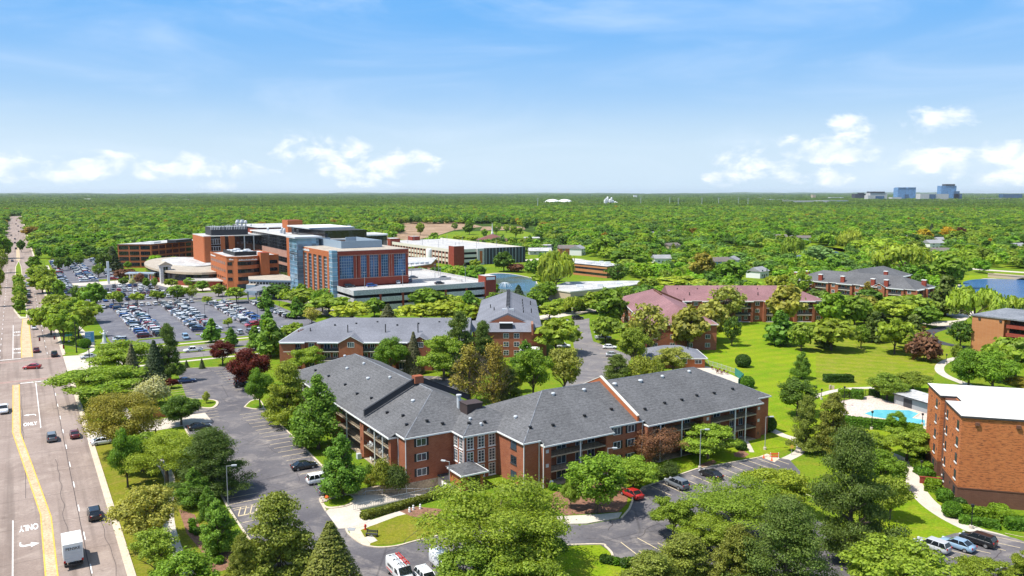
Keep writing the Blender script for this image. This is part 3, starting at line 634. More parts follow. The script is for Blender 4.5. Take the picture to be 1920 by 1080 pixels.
fascia(fa, [(54.65 - e, 126.6), (54.65 - e, 123.3 - e), (63.7 - e, 123.3 - e), (63.7 - e, 119 - e), (70.5 - e, 119 - e), (70.5 - e, 110.3 - e), (73.6, 110.3 - e)], zf, closed=False)
fascia(fa, [(88.6, 110.3 - e), (96.6, 110.3 - e)], zf, closed=False); fascia(fa, [(127.4, 110.3 - e), (130.9 + e, 110.3 - e), (130.9 + e, 132.6)], zf, closed=False)
fascia(fa, [(54.65 - e, 126.6), (53.25 - e, 126.6), (53.25 - e, 183), (54.65 - e, 183), (54.65 - e, 184.9), (75, 184.9)], zf - dz, closed=False)
for a, b in [(73.6, 88.6), (96.6, 127.4)]: fascia(fa, [(a, 110.3 - e), (a, 108.9 - e), (b, 108.9 - e), (b, 110.3 - e)], zf - dz, closed=False)
T.part('fascia', fa, MT['white'], rf)
# fire walls, box, flue, vents on the roof
fw = MB()
def fire(axis, at, lo, hi_, ridge, mcap):
    for a, b in ((lo, ridge), (ridge, hi_)):
        n = 8
        for i in range(n):
            q0, q1 = a + (b - a) * i / n, a + (b - a) * (i + 1) / n
            d0, d1 = (abs(q0 - (lo if q0 <= ridge else hi_)), abs(q1 - (lo if q1 <= ridge else hi_)))
            if b == hi_: d0, d1 = abs(hi_ - q0), abs(hi_ - q1)
            z0, z1 = E_ + d0 * SL, E_ + d1 * SL
            for (t, zo, zt, m) in ((.22, -.2, .85, 0), (.30, .85, 1.0, 1)):
                A = [(q0, at - t), (q1, at - t), (q1, at + t), (q0, at + t)]; 
                if axis == 1: A = [(y, x) for x, y in A]
                zz = [z0, z1, z1, z0]; k = len(fw.v)
                fw.v += [(p[0], p[1], q + zo) for p, q in zip(A, zz)] + [(p[0], p[1], q + zt) for p, q in zip(A, zz)]
                for f in ((0, 1, 2, 3), (4, 5, 6, 7), (0, 1, 5, 4), (1, 2, 6, 5), (2, 3, 7, 6), (3, 0, 4, 7)): fw.f.append(tuple(k + i_ for i_ in f)); fw.m.append(m)
fire(0, 140.0, 53.6, 76.2, 64.8, 0); T.part('firewall', fw, [MT['dark'], MT['black']], rf)
fw = MB(); fire(1, 95.3, 110.0, 132.3, 121.3, 0); T.part('firewall', fw, [MT['brick_o'], MT['offwhite']], rf)
mb = MB(); mb.box(63.9, 65.7, 139.2, 140.8, 13.2, 14.6); T.part('chimney', mb, MT['brick'], rf)
mb = MB(); mb.box(67.4, 70.6, 124.6, 127.4, 9.5, 11.8); mb.box(67.3, 70.7, 124.5, 127.5, 11.8, 11.95); T.part('roof_box', mb, MT['rust'], rf)
mb = MB(); mb.lathe(67.6, 128.2, [(.38, 10), (.38, 12.7), (.5, 12.75), (.5, 13.0)], 14); T.part('flue', mb, MT['lightgrey'], rf)
def rz(v, u): # height of the roof surface
    a = min(v - 54.65, 75 - v, u - 123.3, 184.5 - u); b = min(u - 110.3, 132.3 - u, v - 70.5, 130.9 - v); c = min(v - 63.7, 77 - v, u - 119, 131 - u)
    return E_ + SL * max(a, b, c)
rr = random.Random(4)
for L in [[(64.8, 133.8), (64.8, 174.0)], [(54.4, 123.1), (64.8, 133.5)], [(64.8, 174.3), (54.4, 184.7)], [(81.7, 121.3), (119.6, 121.3)], [(70.3, 110.1), (81.5, 121.3)], [(119.9, 121.3), (131.1, 110.1)], [(63.5, 118.8), (66.9, 122.2)]]:
    mb = MB(); n_ = 10; mb.tube([(L[0][0] + (L[1][0] - L[0][0]) * i / n_, L[0][1] + (L[1][1] - L[0][1]) * i / n_, rz(L[0][0] + (L[1][0] - L[0][0]) * i / n_, L[0][1] + (L[1][1] - L[0][1]) * i / n_) - .02) for i in range(n_ + 1)], .11, 5); T.part('ridge_cap', mb, MT['greyroof'], rf)
for (v, u) in [(56.6, 178), (57, 170), (57.2, 160), (56.8, 152), (57.5, 146), (56.6, 136), (57.6, 131), (56.5, 127), (60, 126), (62.5, 124.8), (66, 121.4), (69, 121.0), (73.5, 113), (78, 112.6), (85.5, 113.4), (92, 113.8), (99, 112.4), (104.5, 113), (109, 113), (113.4, 113.4), (118, 113.2), (123.5, 113.4)]:
    mb = MB(); z = rz(v, u); mb.box(v - .22, v + .22, u - .22, u + .22, z - .1, z + .32); mb.poly([(v - .3, u - .3, z + .36), (v + .3, u - .3, z + .36), (v + .3, u + .3, z + .36), (v - .3, u + .3, z + .36)]); T.part('roof_vent', mb, MT['black'], rf)
for (v, u, r) in [(60.6, 168, .4), (60.8, 156, .45), (61, 134, .42), (74, 118.6, .4), (83, 119.8, .4), (90, 119.6, .42), (97.6, 119.8, .5), (104, 119.6, .5), (110, 119.8, .4), (117.6, 120, .4), (63, 176, .35), (63.4, 165, .35), (63.2, 150, .35), (68, 120.6, .3), (66.8, 122.4, .3)]:
    mb = MB(); z = rz(v, u); mb.lathe(v, u, [(r * .7, z - .15), (r * .7, z + .2), (r, z + .22), (r * .8, z + .42), (.05, z + .5)], 12); T.part('vent_dome', mb, MT['lightgrey'], rf)
FZ = [0.15, 2.85, 5.5]
# front gable end of the left wing: three shuttered windows; end faces; tall french windows of the middle block
for z in FZ: window(T, (57.6, 123.3), (1, 0), 1.9, 1.35, z + .75, (0, -1), mull=1, shutters='black')
for z in FZ: window(T, (70.5, 113.6), (0, 1), 1.9, 1.45, z + .7, (-1, 0), ('dark', 'glass'), mull=1, sill=True)
for z in (0.1, 2.75, 5.4):
    for v in (64.9, 67.1, 69.3): window(T, (v, 119), (1, 0), 1.35, 2.2, z + .15, (0, -1), mull=1, trans=3, fr=.12, sill=True)
    if z > 1:
        for u in (120.1, 122.0): window(T, (63.7, u), (0, 1), 1.3, 2.2, z + .15, (-1, 0), mull=1, trans=3, fr=.12, sill=True)
for v in (90.6, 93.9):
    for z in FZ: window(T, (v, 110.3), (1, 0), 1.7, 1.4, z + .8, (0, -1), mull=1, shutters='black')
for z in FZ:
    for u in (116, 124): window(T, (130.9, u), (0, 1), 1.5, 1.4, z + .8, (1, 0))
for (v, u) in [(54.57, 126.4), (54.57, 123.2), (70.42, 110.2), (73.5, 110.2), (73.5, 108.85), (96.5, 110.2), (63.62, 118.92), (127.5, 110.2)]:
    dp = MB(); dp.box(v - .06, v + .06, u - .06, u + .06, .1, 7.9); T.part('downpipe', dp, MT['white'])
def bay(T, o, d, n, s0, s1, piers, posts, doors, depth=1.4, top=7.35, slabmat='concrete2', wallmat='brick', rail='black', furniture=None):
    """A projecting stack of balconies: brick piers, white posts, slabs with railings, glazed doors in the wall behind."""
    d = Vector(d); n = Vector(n); o = Vector(o) - n * RC; depth += RC
    def R(a, b, p, q): c = o + d * ((a + b) / 2) + n * ((p + q) / 2); return c
    for (a, b) in piers:
        mb = MB(); mb.rbox(R(a, b, 0, depth), d, b - a, depth, .02, top); T.part('brick_pier', mb, MT[wallmat])
    cuts = [p for p in piers]
    gaps = [(cuts[i][1], cuts[i + 1][0]) for i in range(len(cuts) - 1)]
    for fi, z in enumerate((.12, 2.72, 5.37)):
        for (a, b) in gaps:
            mb = MB(); mb.rbox(R(a, b, 0, depth), d, b - a - .01, depth - .04, z - (.22 if fi else .1), z); sl = T.part('balcony_slab', mb, MT[slabmat])
            if fi:
                q0, q1 = o + d * a + n * (depth - .1), o + d * b + n * (depth - .1); railing(T, [q0, q1], z, 1.0, rail, sl)
    for s in posts:
        mb = MB(); mb.rbox(o + d * s + n * (depth + .02), d, .18, .18, .02, top); T.part('post', mb, MT['white'])
    for (s, w, k) in doors:
        for z in (.14, 2.74, 5.39):
            c = o + d * s; window(T, c, d, w, 2.05 if k == 'd' else 1.3, z + (0 if k == 'd' else .75), n, mull=1, fr=.075, name='sliding_door' if k == 'd' else 'window')
    mb = MB(); mb.rbox(R(s0, s1, 0, depth), d, s1 - s0 - .02, depth - .02, top, top + .12); T.part('soffit', mb, MT['offwhite'])
# left wing, towards the avenue
bay(T, (54.65, 126.6), (0, 1), (-1, 0), 0, 56.4, [(.05, 1.0), (13.0, 14.8), (29, 30.6), (42, 43.6), (55.2, 56.3)], [7.4, 3.6, 22, 36, 50], [(2.4, 1.9, 'd'), (5.6, 1.5, 'w'), (9.5, 2.0, 'd'), (11.8, 1.2, 'w'), (17, 2, 'd'), (20, 1.4, 'w'), (25, 2, 'd'), (33, 2, 'd'), (38, 1.5, 'w'), (46, 2, 'd'), (52, 2, 'd')])
bay(T, (73.6, 110.3), (1, 0), (0, -1), 0, 15, [(.05, 1.5), (13.4, 14.95)], [7.7], [(2.6, 1.2, 'd'), (5.4, 2.0, 'd'), (9.2, 1.5, 'd'), (11.9, 1.6, 'd')])
bay(T, (96.6, 110.3), (1, 0), (0, -1), 0, 30.8, [(.05, 1.4), (14.2, 16.2), (29.2, 30.75)], [8.6, 23.0, 3.2, 26.0], [(3.0, 1.3, 'w'), (5.6, 1.9, 'd'), (10.2, 1.3, 'w'), (12.4, 1.4, 'd'), (17.8, 1.5, 'd'), (20.4, 1.9, 'd'), (24.8, 1.3, 'd'), (27.4, 1.2, 'd')])
# pilot details on the piers
for (a, z) in [(140.6, 6.3), (140.6, 3.7), (140.6, 1.2), (127.2, 6.3), (127.2, 3.7)]:
    mb = MB(); mb.box(53.21, 53.25, a - .22, a + .22, z - .3, z + .3); T.part('wall_vent', mb, MT['brick_d'])
for z in (1.2, 3.9, 6.4):
    for v in (74.3, 112.0, 126.4):
        mb = MB(); mb.box(v - .3, v + .3, 108.86, 108.9, z - .3, z + .3); T.part('wall_vent', mb, MT['lightgrey' if z > 2 else 'brick_d'])
# entrance block under its own little hip roof, with the garage door below
ent = MB(); ent.prism([(60.9, 118.98), (60.9, 115.0), (65.0, 114.6), (65.0, 118.98)], 0, 2.9); T.part('entrance_wall', ent, MT['brick_o'])
er = MB(); hip(er, 60.75, 65.4, 114.2, 119.6, 3.2, .38, .3, axis=1); c = T.part('entrance_roof', er, MT['roof'])
ef = MB(); fascia(ef, [(60.45, 119), (60.45, 113.9), (65.7, 113.9), (65.7, 119)], 3.12, .24, closed=False); T.part('fascia', ef, MT['white'], c)
for z in (0,): 
    mb = MB(); mb.box(62.2, 64.4, 114.52, 114.6, .1, 2.4); T.part('entrance_door', mb, MT['blackglass'])
gd = MB(); gd.box(60.72, 60.9, 116.5, 123.25, -2.6, .3, 0); gd.box(60.55, 65, 115.5, 123.2, .3, .5, 1); T.part('garage_front', gd, [MT['offwhite'], MT['dark']])
mb = MB(); mb.box(60.64, 60.72, 118.4, 121.6, -2.5, -.25)
for q in range(4): mb.box(60.60, 60.64, 118.45, 121.55, -2.4 + q * .56, -1.92 + q * .56)
T.part('garage_door', mb, MT['white'])

# retaining walls of the ramp, its railing and hedge
RW = Thing('retaining_wall', 'long concrete retaining wall along the far side of the garage ramp', 'retaining wall', 49, 123)
mb = MB(); mb.box(43.5, 54.6, 123.2, 123.5, -2.0, .45); mb.box(43.3, 54.66, 123.1, 123.6, .45, .6, 0)
for q in range(4): mb.box(43.6 + q * 2.7, 43.66 + q * 2.7, 123.17, 123.2, -1.9, .44, 0)
RW.part('wall', mb, MT['concrete2'])
mb = MB(); L = [(43.3, 123.35), (42.2, 123.3), (40.6, 122.9), (39.3, 122.2)]
for i in range(3):
    a, b = Vector(L[i]), Vector(L[i + 1]); mb.rbox((a + b) / 2, b - a, (b - a).length + .1, .35, 0, .5 - .12 * i)
RW.part('wall_end', mb, MT['concrete2'])
RW2 = Thing('retaining_wall', 'low concrete wall with a metal railing on the hedge side of the garage ramp', 'retaining wall', 52, 116.3)
mb = MB(); mb.box(43.5, 60.7, 116.3, 116.5, -2.7, .25); RW2.part('wall', mb, MT['concrete'])
railing(RW2, [(42.5, 116.4), (60.6, 116.4)], .2, 1.0, 'grey')
RL = Thing('handrail', 'grey metal handrail along the garage ramp foot of the retaining wall', 'handrail', 50, 122.8)
mb = MB(); mb.tube([(46.5, 122.9, -.1), (47, 122.9, .35), (53, 122.9, -.45), (59, 122.9, -1.6)], .04)
for v, z0, z1 in ((47, -.5, .35), (50, -.9, -.05), (53, -1.5, -.45), (56, -2, -1.0), (58.8, -2.4, -1.55)): mb.tube([(v, 122.9, z0), (v, 122.9, z1)], .035)
RL.part('rail', mb, MT['lightgrey'])
# white chairs and small things on the balconies
def chair(x, y, z, yaw, label, col='white', group='white balcony chairs'):
    t = Thing('balcony_chair', label, 'chair', 0, 0, 0, 0, group)
    mb = MB(); mb.box(-.28, .28, -.28, .28, .36, .44)
    for sx in (-1, 1):
        for sy in (-1, 1): mb.box(sx * .25 - .03, sx * .25 + .03, sy * .25 - .03, sy * .25 + .03, 0, .36)
    t.part('seat', mb, MT[col]); mb = MB(); mb.box(-.28, .28, .24, .30, .44, .95); mb.box(-.32, -.27, -.25, .25, .6, .65); mb.box(.27, .32, -.25, .25, .6, .65); t.part('backrest', mb, MT[col])
    t.o.location = (*S2W(x, y), z); t.o.rotation_euler = (0, 0, YAW + yaw); return t
for i, (v, u, z) in enumerate([(53.8, 138.1, 2.73), (53.7, 136.9, 2.73), (53.8, 132.8, 2.73), (53.9, 129, 2.73), (53.8, 136.9, .13), (53.8, 137.9, 5.38), (53.9, 131.2, 5.38), (53.8, 129.4, .13), (53.8, 133.6, 5.38)]):
    chair(v, u, z, -1.2 + i * .7, 'small white plastic chair on a %s balcony of the wing facing the avenue' % ('ground-floor' if z < 1 else 'middle' if z < 4 else 'top-floor'))
chair(120.2, 109.4, 5.38, .6, 'pale blue deck chair leaning on a top balcony near the far gable end', 'bluegrey', None)
# ------------------------------------------------------------------ the other apartment blocks
def apartment(T, x0, x1, y0, y1, eave, slope, wall, roof, face, hips=(1, 1), axis=None, wn=None, dens=1.0, over=.4, balc=True, rf_parent=None, trim='white', seed=1):
    """One wing: walls, hip roof, fascia, and on the faces listed ('x0','x1','y0','y1') piers, balconies and windows on three floors."""
    mb = MB(); mb.box(x0, x1, y0, y1, 0, eave - .1); T.part('wall', mb, MT[wall])
    mb = MB(); hip(mb, x0, x1, y0, y1, eave, slope, over, hips, axis=axis); rf = T.part('roof', mb, MT[roof])
    mb = MB(); fascia(mb, [(x0 - over, y0 - over), (x1 + over, y0 - over), (x1 + over, y1 + over), (x0 - over, y1 + over)], eave - over * slope + .02, .24); T.part('fascia', mb, MT[trim], rf)
    r = random.Random(seed); fl = (eave - .3) / 3
    for f in face:
        if f in ('y0', 'y1'): d = Vector((1, 0)); n = Vector((0, -1 if f == 'y0' else 1)); o = Vector((x0, y0 if f == 'y0' else y1)); L = x1 - x0
        else: d = Vector((0, 1)); n = Vector((-1 if f == 'x0' else 1, 0)); o = Vector((x0 if f == 'x0' else x1, y0)); L = y1 - y0
        if L < 8 or not balc:
            k = max(1, int(L / 5))
            for i in range(k):
                for q in range(3): window(T, o + d * (L * (i + .5) / k), d, 1.6, 1.4, .9 + q * fl, n, mull=1)
            continue
        k = max(1, round(L / 11)); seg = L / k
        for i in range(k):
            a = i * seg; dp = 1.3
            for s in (a + .5, a + seg * .62):
                mb = MB(); mb.rbox(o + d * s + n * (dp / 2 + .01), d, 1.0, dp, .02, eave - .45); T.part('brick_pier', mb, MT[wall])
            for q in range(3):
                z = .12 + q * fl; mb = MB(); c = o + d * (a + 1.0 + (seg * .62 - 1.5) / 2) + n * (dp / 2 + .005); ln = seg * .62 - 1.52
                mb.rbox(c, d, ln, dp, z - .2 if q else .02, z); sl = T.part('balcony_slab', mb, MT['offwhite'])
                if q:
                    mb = MB(); e = c + n * (dp / 2 - .05); mb.rbox(e, d, ln, .05, z + .9, z + .98); mb.rbox(e, d, ln, .03, z + .1, z + .82); T.part('railing', mb, MT['dark'], sl)
                window(T, o + d * (a + 1.0 + ln * .3), d, 1.8, 2.0, z + .02, n, fr=.12, name='sliding_door'); window(T, o + d * (a + 1.0 + ln * .75), d, 1.3, 1.3, z + .7, n, fr=.1)
                window(T, o + d * (a + seg * .82), d, 1.6, 1.4, z + .75, n, fr=.11)
            mb = MB(); mb.rbox(o + d * (a + .01 + seg * .31 + .25) + n * (dp / 2 + .2), d, seg * .62 + .48, dp + .4, eave - .44, eave - .3); T.part('soffit', mb, MT[trim])
            zz = eave - over * slope; A = o + d * (a - .0) + n * (over - .02); B = o + d * (a + seg * .62 + .5) + n * (over - .02); w = dp + .25 - over
            mb = MB(); mb.poly([(*A, zz + .02), (*B, zz + .02), (*(B + n * w), zz - w * slope * .6 + .02), (*(A + n * w), zz - w * slope * .6 + .02)]); T.part('bay_roof', mb, MT[roof], rf)
            mb = MB(); mb.rbox((A + B) / 2 + n * w, d, (B - A).length, .12, zz - w * slope * .6 - .2, zz - w * slope * .6 + .01); T.part('fascia', mb, MT[trim], rf)
    return rf
def roof_bits(T, rf, pts, kind='pipe'):
    for (x, y, z, h) in pts:
        mb = MB(); mb.tube([(x, y, z - .3), (x, y, z + h)], .16 if kind == 'pipe' else .3, 6); T.part('roof_pipe' if kind == 'pipe' else 'roof_vent', mb, MT['black'], rf)
def gable(T, cx, y, w, h0, wall, roof, n=-1, depth=5.0, slope=.55):
    """A small cross gable standing on the eaves of a y-facing wall."""
    mb = MB(); hw = w / 2; zt = h0 + hw * slope; y1 = y + n * .25
    P = [(cx - hw, y1, .02), (cx + hw, y1, .02), (cx + hw, y1, h0), (cx, y1, zt), (cx - hw, y1, h0)]
    Q = [(a, y - n * .0, c) for a, b, c in P]; mb.poly(P); 
    for i in range(5): j = (i + 1) % 5; mb.poly([P[i], P[j], Q[j], Q[i]])
    T.part('gable_wall', mb, MT[wall])
    mb = MB(); b = y - n * depth; ya = y1 + n * .3; o = .35
    for s in (-1, 1):
        A = [(cx, ya, zt + .1), (cx + s * (hw + o), ya, h0 - o * slope + .1), (cx + s * (hw + o), b, h0 - o * slope + .1), (cx, b, zt + .1)]
        B = [(x, yy, z - .14) for x, yy, z in A]; mb.poly(A); mb.poly(B)
        for i in range(4): j = (i + 1) % 4; mb.poly([A[i], A[j], B[j], B[i]], 1)
    T.part('gable_roof', mb, [MT[roof], MT['white']])
    window(T, (cx, y1), (1, 0), 1.9, 1.5, h0 - 1.3, (0, n), mull=2)
# block behind, long wing across and short wing running away (camera-aligned frame, yaw 0)
T = Thing('apartment_building', 'blue-grey roofed brick apartment block behind the car park trees, with small white gables', 'apartment building', -30, 240, 0, 0)
B2 = [(-65.8, -13, 224.2, 247.5)]
rf = apartment(T, -65.8, -12.6, 224.2, 248, 8.3, .40, 'brick', 'roof_b', ['y0'], (1, 0), seed=2)
gable(T, -45.5, 222.6, 6.8, 8.0, 'brick', 'roof_b'); gable(T, -26, 222.6, 6.8, 8.0, 'brick', 'roof_b')
roof_bits(T, rf, [(-47.5, 228.4, 10.0, 2.2), (-36.6, 228.4, 10.0, 2.4), (-27.2, 228.4, 10.0, 2.4), (-15.5, 228.4, 10.0, 2.2), (-58.5, 229, 9.2, 2.0)])
roof_bits(T, rf, [(-52 + i * 6.1, 232 + (i % 3) * .9, 11.4 + (i % 3) * .3, .35) for i in range(7)], 'vent')
mb = MB(); a, zz, y = -64.2, 5.6, 224.14   # dark quatrefoil ornament on the end bay
for dx, dz in ((0, .55), (0, -.55), (.55, 0), (-.55, 0), (0, 0)): mb.v, mb.f, mb.m = mb.v, mb.f, mb.m; mb.box(a + dx - .34, a + dx + .34, y - .06, y, zz + dz - .34, zz + dz + .34)
T.part('wall_ornament', mb, MT['black'])
mb = MB(); mb.box(-65.85, -61.4, 222.9, 224.15, 0, 7.6); T.part('end_bay', mb, MT['brick'])
mb = MB(); hip(mb, -11.6, 9.0, 246, 312, 8.3, .46, .4, (0, 1), axis=1); rf2 = T.part('roof', mb, MT['roof_b'])
mb = MB(); mb.box(-11.6, 9.0, 246, 312, 0, 8.2); mb.prism([(-8.4, 245.2), (4.6, 245.2), (4.6, 246), (-8.4, 246)], 8, 8.9); T.part('wall', mb, MT['brick'])
mb = MB(); mb.poly([(-9.4, 244.9, 8.3), (6.6, 244.9, 8.3), (6.6, 244.9, 9.2), (-1.4, 244.9, 12.5), (-9.4, 244.9, 9.2)]); mb.box(5.9, 6.5, 240.2, 246.2, 7, 10.4); T.part('gable_wall', mb, MT['brick'])
mb = MB(); mb.box(-12, 3.2, 240.6, 246, 0, 7.9); T.part('wall', mb, MT['brick'])
mb = MB(); mb.box(3.2, 10.6, 242, 250, 0, 8.15); T.part('wall', mb, MT['brick'])
mb = MB(); mb.poly([(-12.4, 240.2, 8.0), (6, 240.2, 8.0), (6, 246, 10.6), (-12.4, 246, 10.6)]); mb.poly([(6.5, 241.6, 8.25), (11, 241.6, 8.25), (11, 247, 8.3), (6.5, 247, 9.9)]); T.part('roof', mb, MT['roof_b'])
mb = MB(); mb.box(-3.8, .2, 241.6, 243.6, 8.8, 10.4); mb.box(-3.9, .3, 241.5, 243.7, 10.4, 10.55, 1); T.part('roof_unit', mb, [MT['black'], MT['lightgrey']])
for x in (-1.8, 1.4):
    for z in (.8, 3.4, 6.0): window(T, (x, 240.6), (1, 0), 1.7, 1.5, z, (0, -1), mull=1, trans=1)
mb = MB(); mb.box(2.6, 8, 236, 240.5, 0, 3.0, 0); mb.box(2.2, 8.4, 235.6, 240.9, 3.0, 3.35, 1); T.part('porch', mb, [MT['brick_o'], MT['white']])
mb = MB(); mb.box(-1.6, -1.0, 256, 305, 12.9, 13.3); mb.box(-3.2, .6, 255.2, 256.2, 12.2, 12.9, 1); T.part('ridge_vent', mb, [MT['greyroof'], MT['lightgrey']], rf2)
for i in range(13):
    mb = MB(); mb.box(-1.9, -.7, 258 + i * 3.6, 259.4 + i * 3.6, 13.25, 13.55); T.part('ridge_vent', mb, MT['dark'], rf2)
roof_bits(T, rf2, [(3.8, 262 + i * 7, 11, .5) for i in range(5)] + [(-6, 266, 11, .9), (-7.5, 276, 10.6, .9), (6.6, 270, 9.4, 1.5), (6.8, 290, 9.4, 1.5)])
for i in range(6):
    for z in (.8, 3.5, 6.1): window(T, (9.0, 254 + i * 9.6), (0, 1), 2.2, 1.6, z, (1, 0))
# dusty red roofed block
T = Thing('apartment_building', 'brick apartment block with a dusty red shingle roof beside the striped lawn', 'apartment building', 82, 300, 0, 0)
rf = apartment(T, 43, 65.5, 252.5, 318, 8.5, .42, 'brick', 'roof_r', ['y0', 'x0'], (1, 1), axis=1, balc=False)
rf2 = apartment(T, 62, 122, 309.5, 331, 8.5, .42, 'brick', 'roof_r', ['y0', 'x1'], (0, 1), seed=5)
mb = MB(); mb.poly([(53.8, 300, 13.0), (54.4, 300, 13.0), (64.5, 300, 8.8), (64.5, 300, 9.6), (54.4, 300, 13.9), (53.8, 300, 13.9)]); mb.box(54, 54.5, 288, 304, 12.6, 13.6, 0); T.part('firewall', mb, MT['brick_d'], rf)
roof_bits(T, rf, [(47 + i * 3.1, 268 + i * 4, 10.3 + (i % 2) * 1.2, .5) for i in range(6)] + [(46, 262, 9.6, 1.6)]); roof_bits(T, rf2, [(70 + i * 9, 313, 9.9, 1.3) for i in range(5)] + [(66 + i * 8, 317.4, 12, .4) for i in range(7)])
# clubhouse
T = Thing('clubhouse', 'small brick clubhouse with pale grey hip roof between the two big apartment blocks', 'clubhouse', 46, 240, 0, 0)
mb = MB(); mb.box(38.5, 55.5, 226, 238.5, 0, 3.0); T.part('wall', mb, MT['brick_o']); mb = MB(); hip(mb, 38.5, 55.5, 226, 238.5, 3.1, .38, .6); hip(mb, 40, 46, 224.5, 232, 3.1, .4, .6); rf = T.part('roof', mb, MT['roof_b']); roof_bits(T, rf, [(51.5, 230.5, 4.6, .8)])
mb = MB(); fascia(mb, [(37.9, 225.4), (56.1, 225.4), (56.1, 239.1), (37.9, 239.1)], 2.95, .25); T.part('fascia', mb, MT['white'], rf)
window(T, (53.6, 226), (1, 0), 2.0, 1.2, 1.2, (0, -1)); window(T, (49.4, 226), (1, 0), 2.0, 1.2, 1.2, (0, -1))
# far grey-roofed block by the lake
yw = math.atan2(344 - 381, 174 - 143)
def TF(x, y): c, s = math.cos(-yw), math.sin(-yw); return (x * c - y * s, x * s + y * c)
a0, b0 = TF(143, 381), TF(174.5, 344.5)
T = Thing('apartment_building', 'grey-roofed brick apartment block with red chimneys next to the lake', 'apartment building', (a0[0] + b0[0]) / 2, b0[1], 0, yw)
rf = apartment(T, a0[0] - 10, b0[0], b0[1], b0[1] + 20.5, 8.5, .42, 'brick', 'roof', ['y0', 'x1'], (1, 1), seed=8)
rf2 = apartment(T, a0[0] - 2, a0[0] + 18, b0[1] + 18, b0[1] + 66, 8.5, .42, 'brick', 'roof', ['x1'], (1, 1), axis=1, seed=9)
gable(T, b0[0] - 15, b0[1] - .6, 5.0, 8.6, 'brick', 'roof')
for (x, y) in [(b0[0] - 12.5, b0[1] + .6), (b0[0] - 18.5, b0[1] + .6), (b0[0] - 33, b0[1] + 1), (b0[0] - 44, b0[1] + 1), (b0[0] - 1.5, b0[1] + 13), (a0[0] - 9, b0[1] + 2), (a0[0] + 17, b0[1] + 40), (a0[0] - 9, b0[1] + 12)]:
    mb = MB(); mb.box(x - .9, x + .9, y - .6, y + .6, 7, 11.4); mb.box(x - 1, x + 1, y - .7, y + .7, 11.4, 11.7, 1); T.part('chimney', mb, [MT['brick_r'], MT['white']], rf)
# tan brick block with a dark flat roof
T = Thing('apartment_building', 'tan brick apartment block with a dark flat roof at the lake side of the lawn', 'apartment building', 155, 246, 0, math.radians(0))
ax = Vector((5.8, -8.0)).normalized(); ay = Vector((-ax.y, ax.x))
o0 = Vector((146.8, 252.2)); 
def P2(a, b): q = o0 + ax * a + ay * b; return (q.x, q.y)
mb = MB(); mb.prism([P2(0, 0), P2(9.4, 0), P2(9.4, 1.6), P2(26, 1.6), P2(26, 24), P2(0, 24)], 0, 11.2); T.part('wall', mb, MT['brick_tan'])
mb = MB(); mb.prism([P2(-.3, -.3), P2(26.3, -.3), P2(26.3, 24.3), P2(-.3, 24.3)], 11.2, 11.6); T.part('roof', mb, MT['greyroof'])
for z in (1.0, 3.6, 6.2, 8.8):
    mb = MB(); q = P2(17.5, .8); mb.rbox(q, ax, 15, 1.5, z - .25, z + .75); T.part('balcony', mb, MT['brick_r'])
    mb = MB(); mb.rbox(P2(17.5, 1.57), ax, 14, .05, z + .8, z + 2.1); T.part('window', mb, MT['blackglass'])
for a in (2.2, 8.4):
    mb = MB(); mb.rbox(P2(a, -.1), ax, .7, .3, 10.2, 10.7); T.part('wall_vent', mb, MT['dark'])
# tall five-storey block at the edge of the photo
yw = math.atan2(22, 6.0) - PI / 2
c, s = math.cos(-yw), math.sin(-yw)
def TL(x, y): return (x * c - y * s, x * s + y * c)
x0, y0 = TL(71.9, 124.4)
T = Thing('apartment_building', 'tall five-storey orange brick block with a white flat roof beside the swimming pool', 'apartment building', x0 + 12, y0 + 11, 0, yw)
Hh = 14.4
mb = MB(); mb.prism([(x0, y0), (x0 + 11.6, y0), (x0 + 11.6, y0 + 1.6), (x0 + 40, y0 + 1.6), (x0 + 40, y0 + 22.6), (x0, y0 + 22.6), (x0, y0 + 13.4), (x0 + 2.2, y0 + 13.4), (x0 + 2.2, y0 + 9.6), (x0, y0 + 9.6)], 2.75, Hh); T.part('wall', mb, MT['brick_t'])
mb = MB(); mb.prism([(x0 + .02, y0 + .02), (x0 + 11.58, y0 + .02), (x0 + 11.58, y0 + 1.58), (x0 + 40, y0 + 1.58), (x0 + 40, y0 + 22.58), (x0 + .02, y0 + 22.58), (x0 + .02, y0 + 13.42), (x0 + 2.18, y0 + 13.42), (x0 + 2.18, y0 + 9.58), (x0 + .02, y0 + 9.58)], 0, 2.72); mb.box(x0 - .04, x0 + 11.64, y0 - .04, y0 + .3, 2.72, 2.9); mb.box(x0 - .04, x0 + .3, y0, y0 + 9.6, 2.72, 2.9); T.part('base_wall', mb, MT['brick_d'])
mb = MB(); mb.box(x0 + .6, x0 + 2.19, y0 + 9.62, y0 + 13.38, 0, Hh - .05); T.part('stair_recess', mb, MT['brick_d'])
rp = [(x0 - .2, y0 - .2), (x0 + 40, y0 - .2), (x0 + 40, y0 + 22.8), (x0 - .2, y0 + 22.8), (x0 - .2, y0 + 13.2), (x0 + 2.4, y0 + 13.2), (x0 + 2.4, y0 + 9.8), (x0 - .2, y0 + 9.8)]
mb = MB(); mb.prism(rp, Hh, Hh + .32, 1, 0); rf = T.part('roof', mb, [speckle('warm_white_roof_felt', (.50, .475, .43), (.64, .62, .575), .18, 1.0, amount=.4), MT['dark']])
mb = MB(); mb.lathe(x0 + 12.5, y0 + 9.5, [(.5, Hh + .3), (.5, Hh + .7), (.8, Hh + .8), (.75, Hh + 1.2), (.1, Hh + 1.5)], 14); T.part('roof_vent', mb, MT['brick_d'], rf)
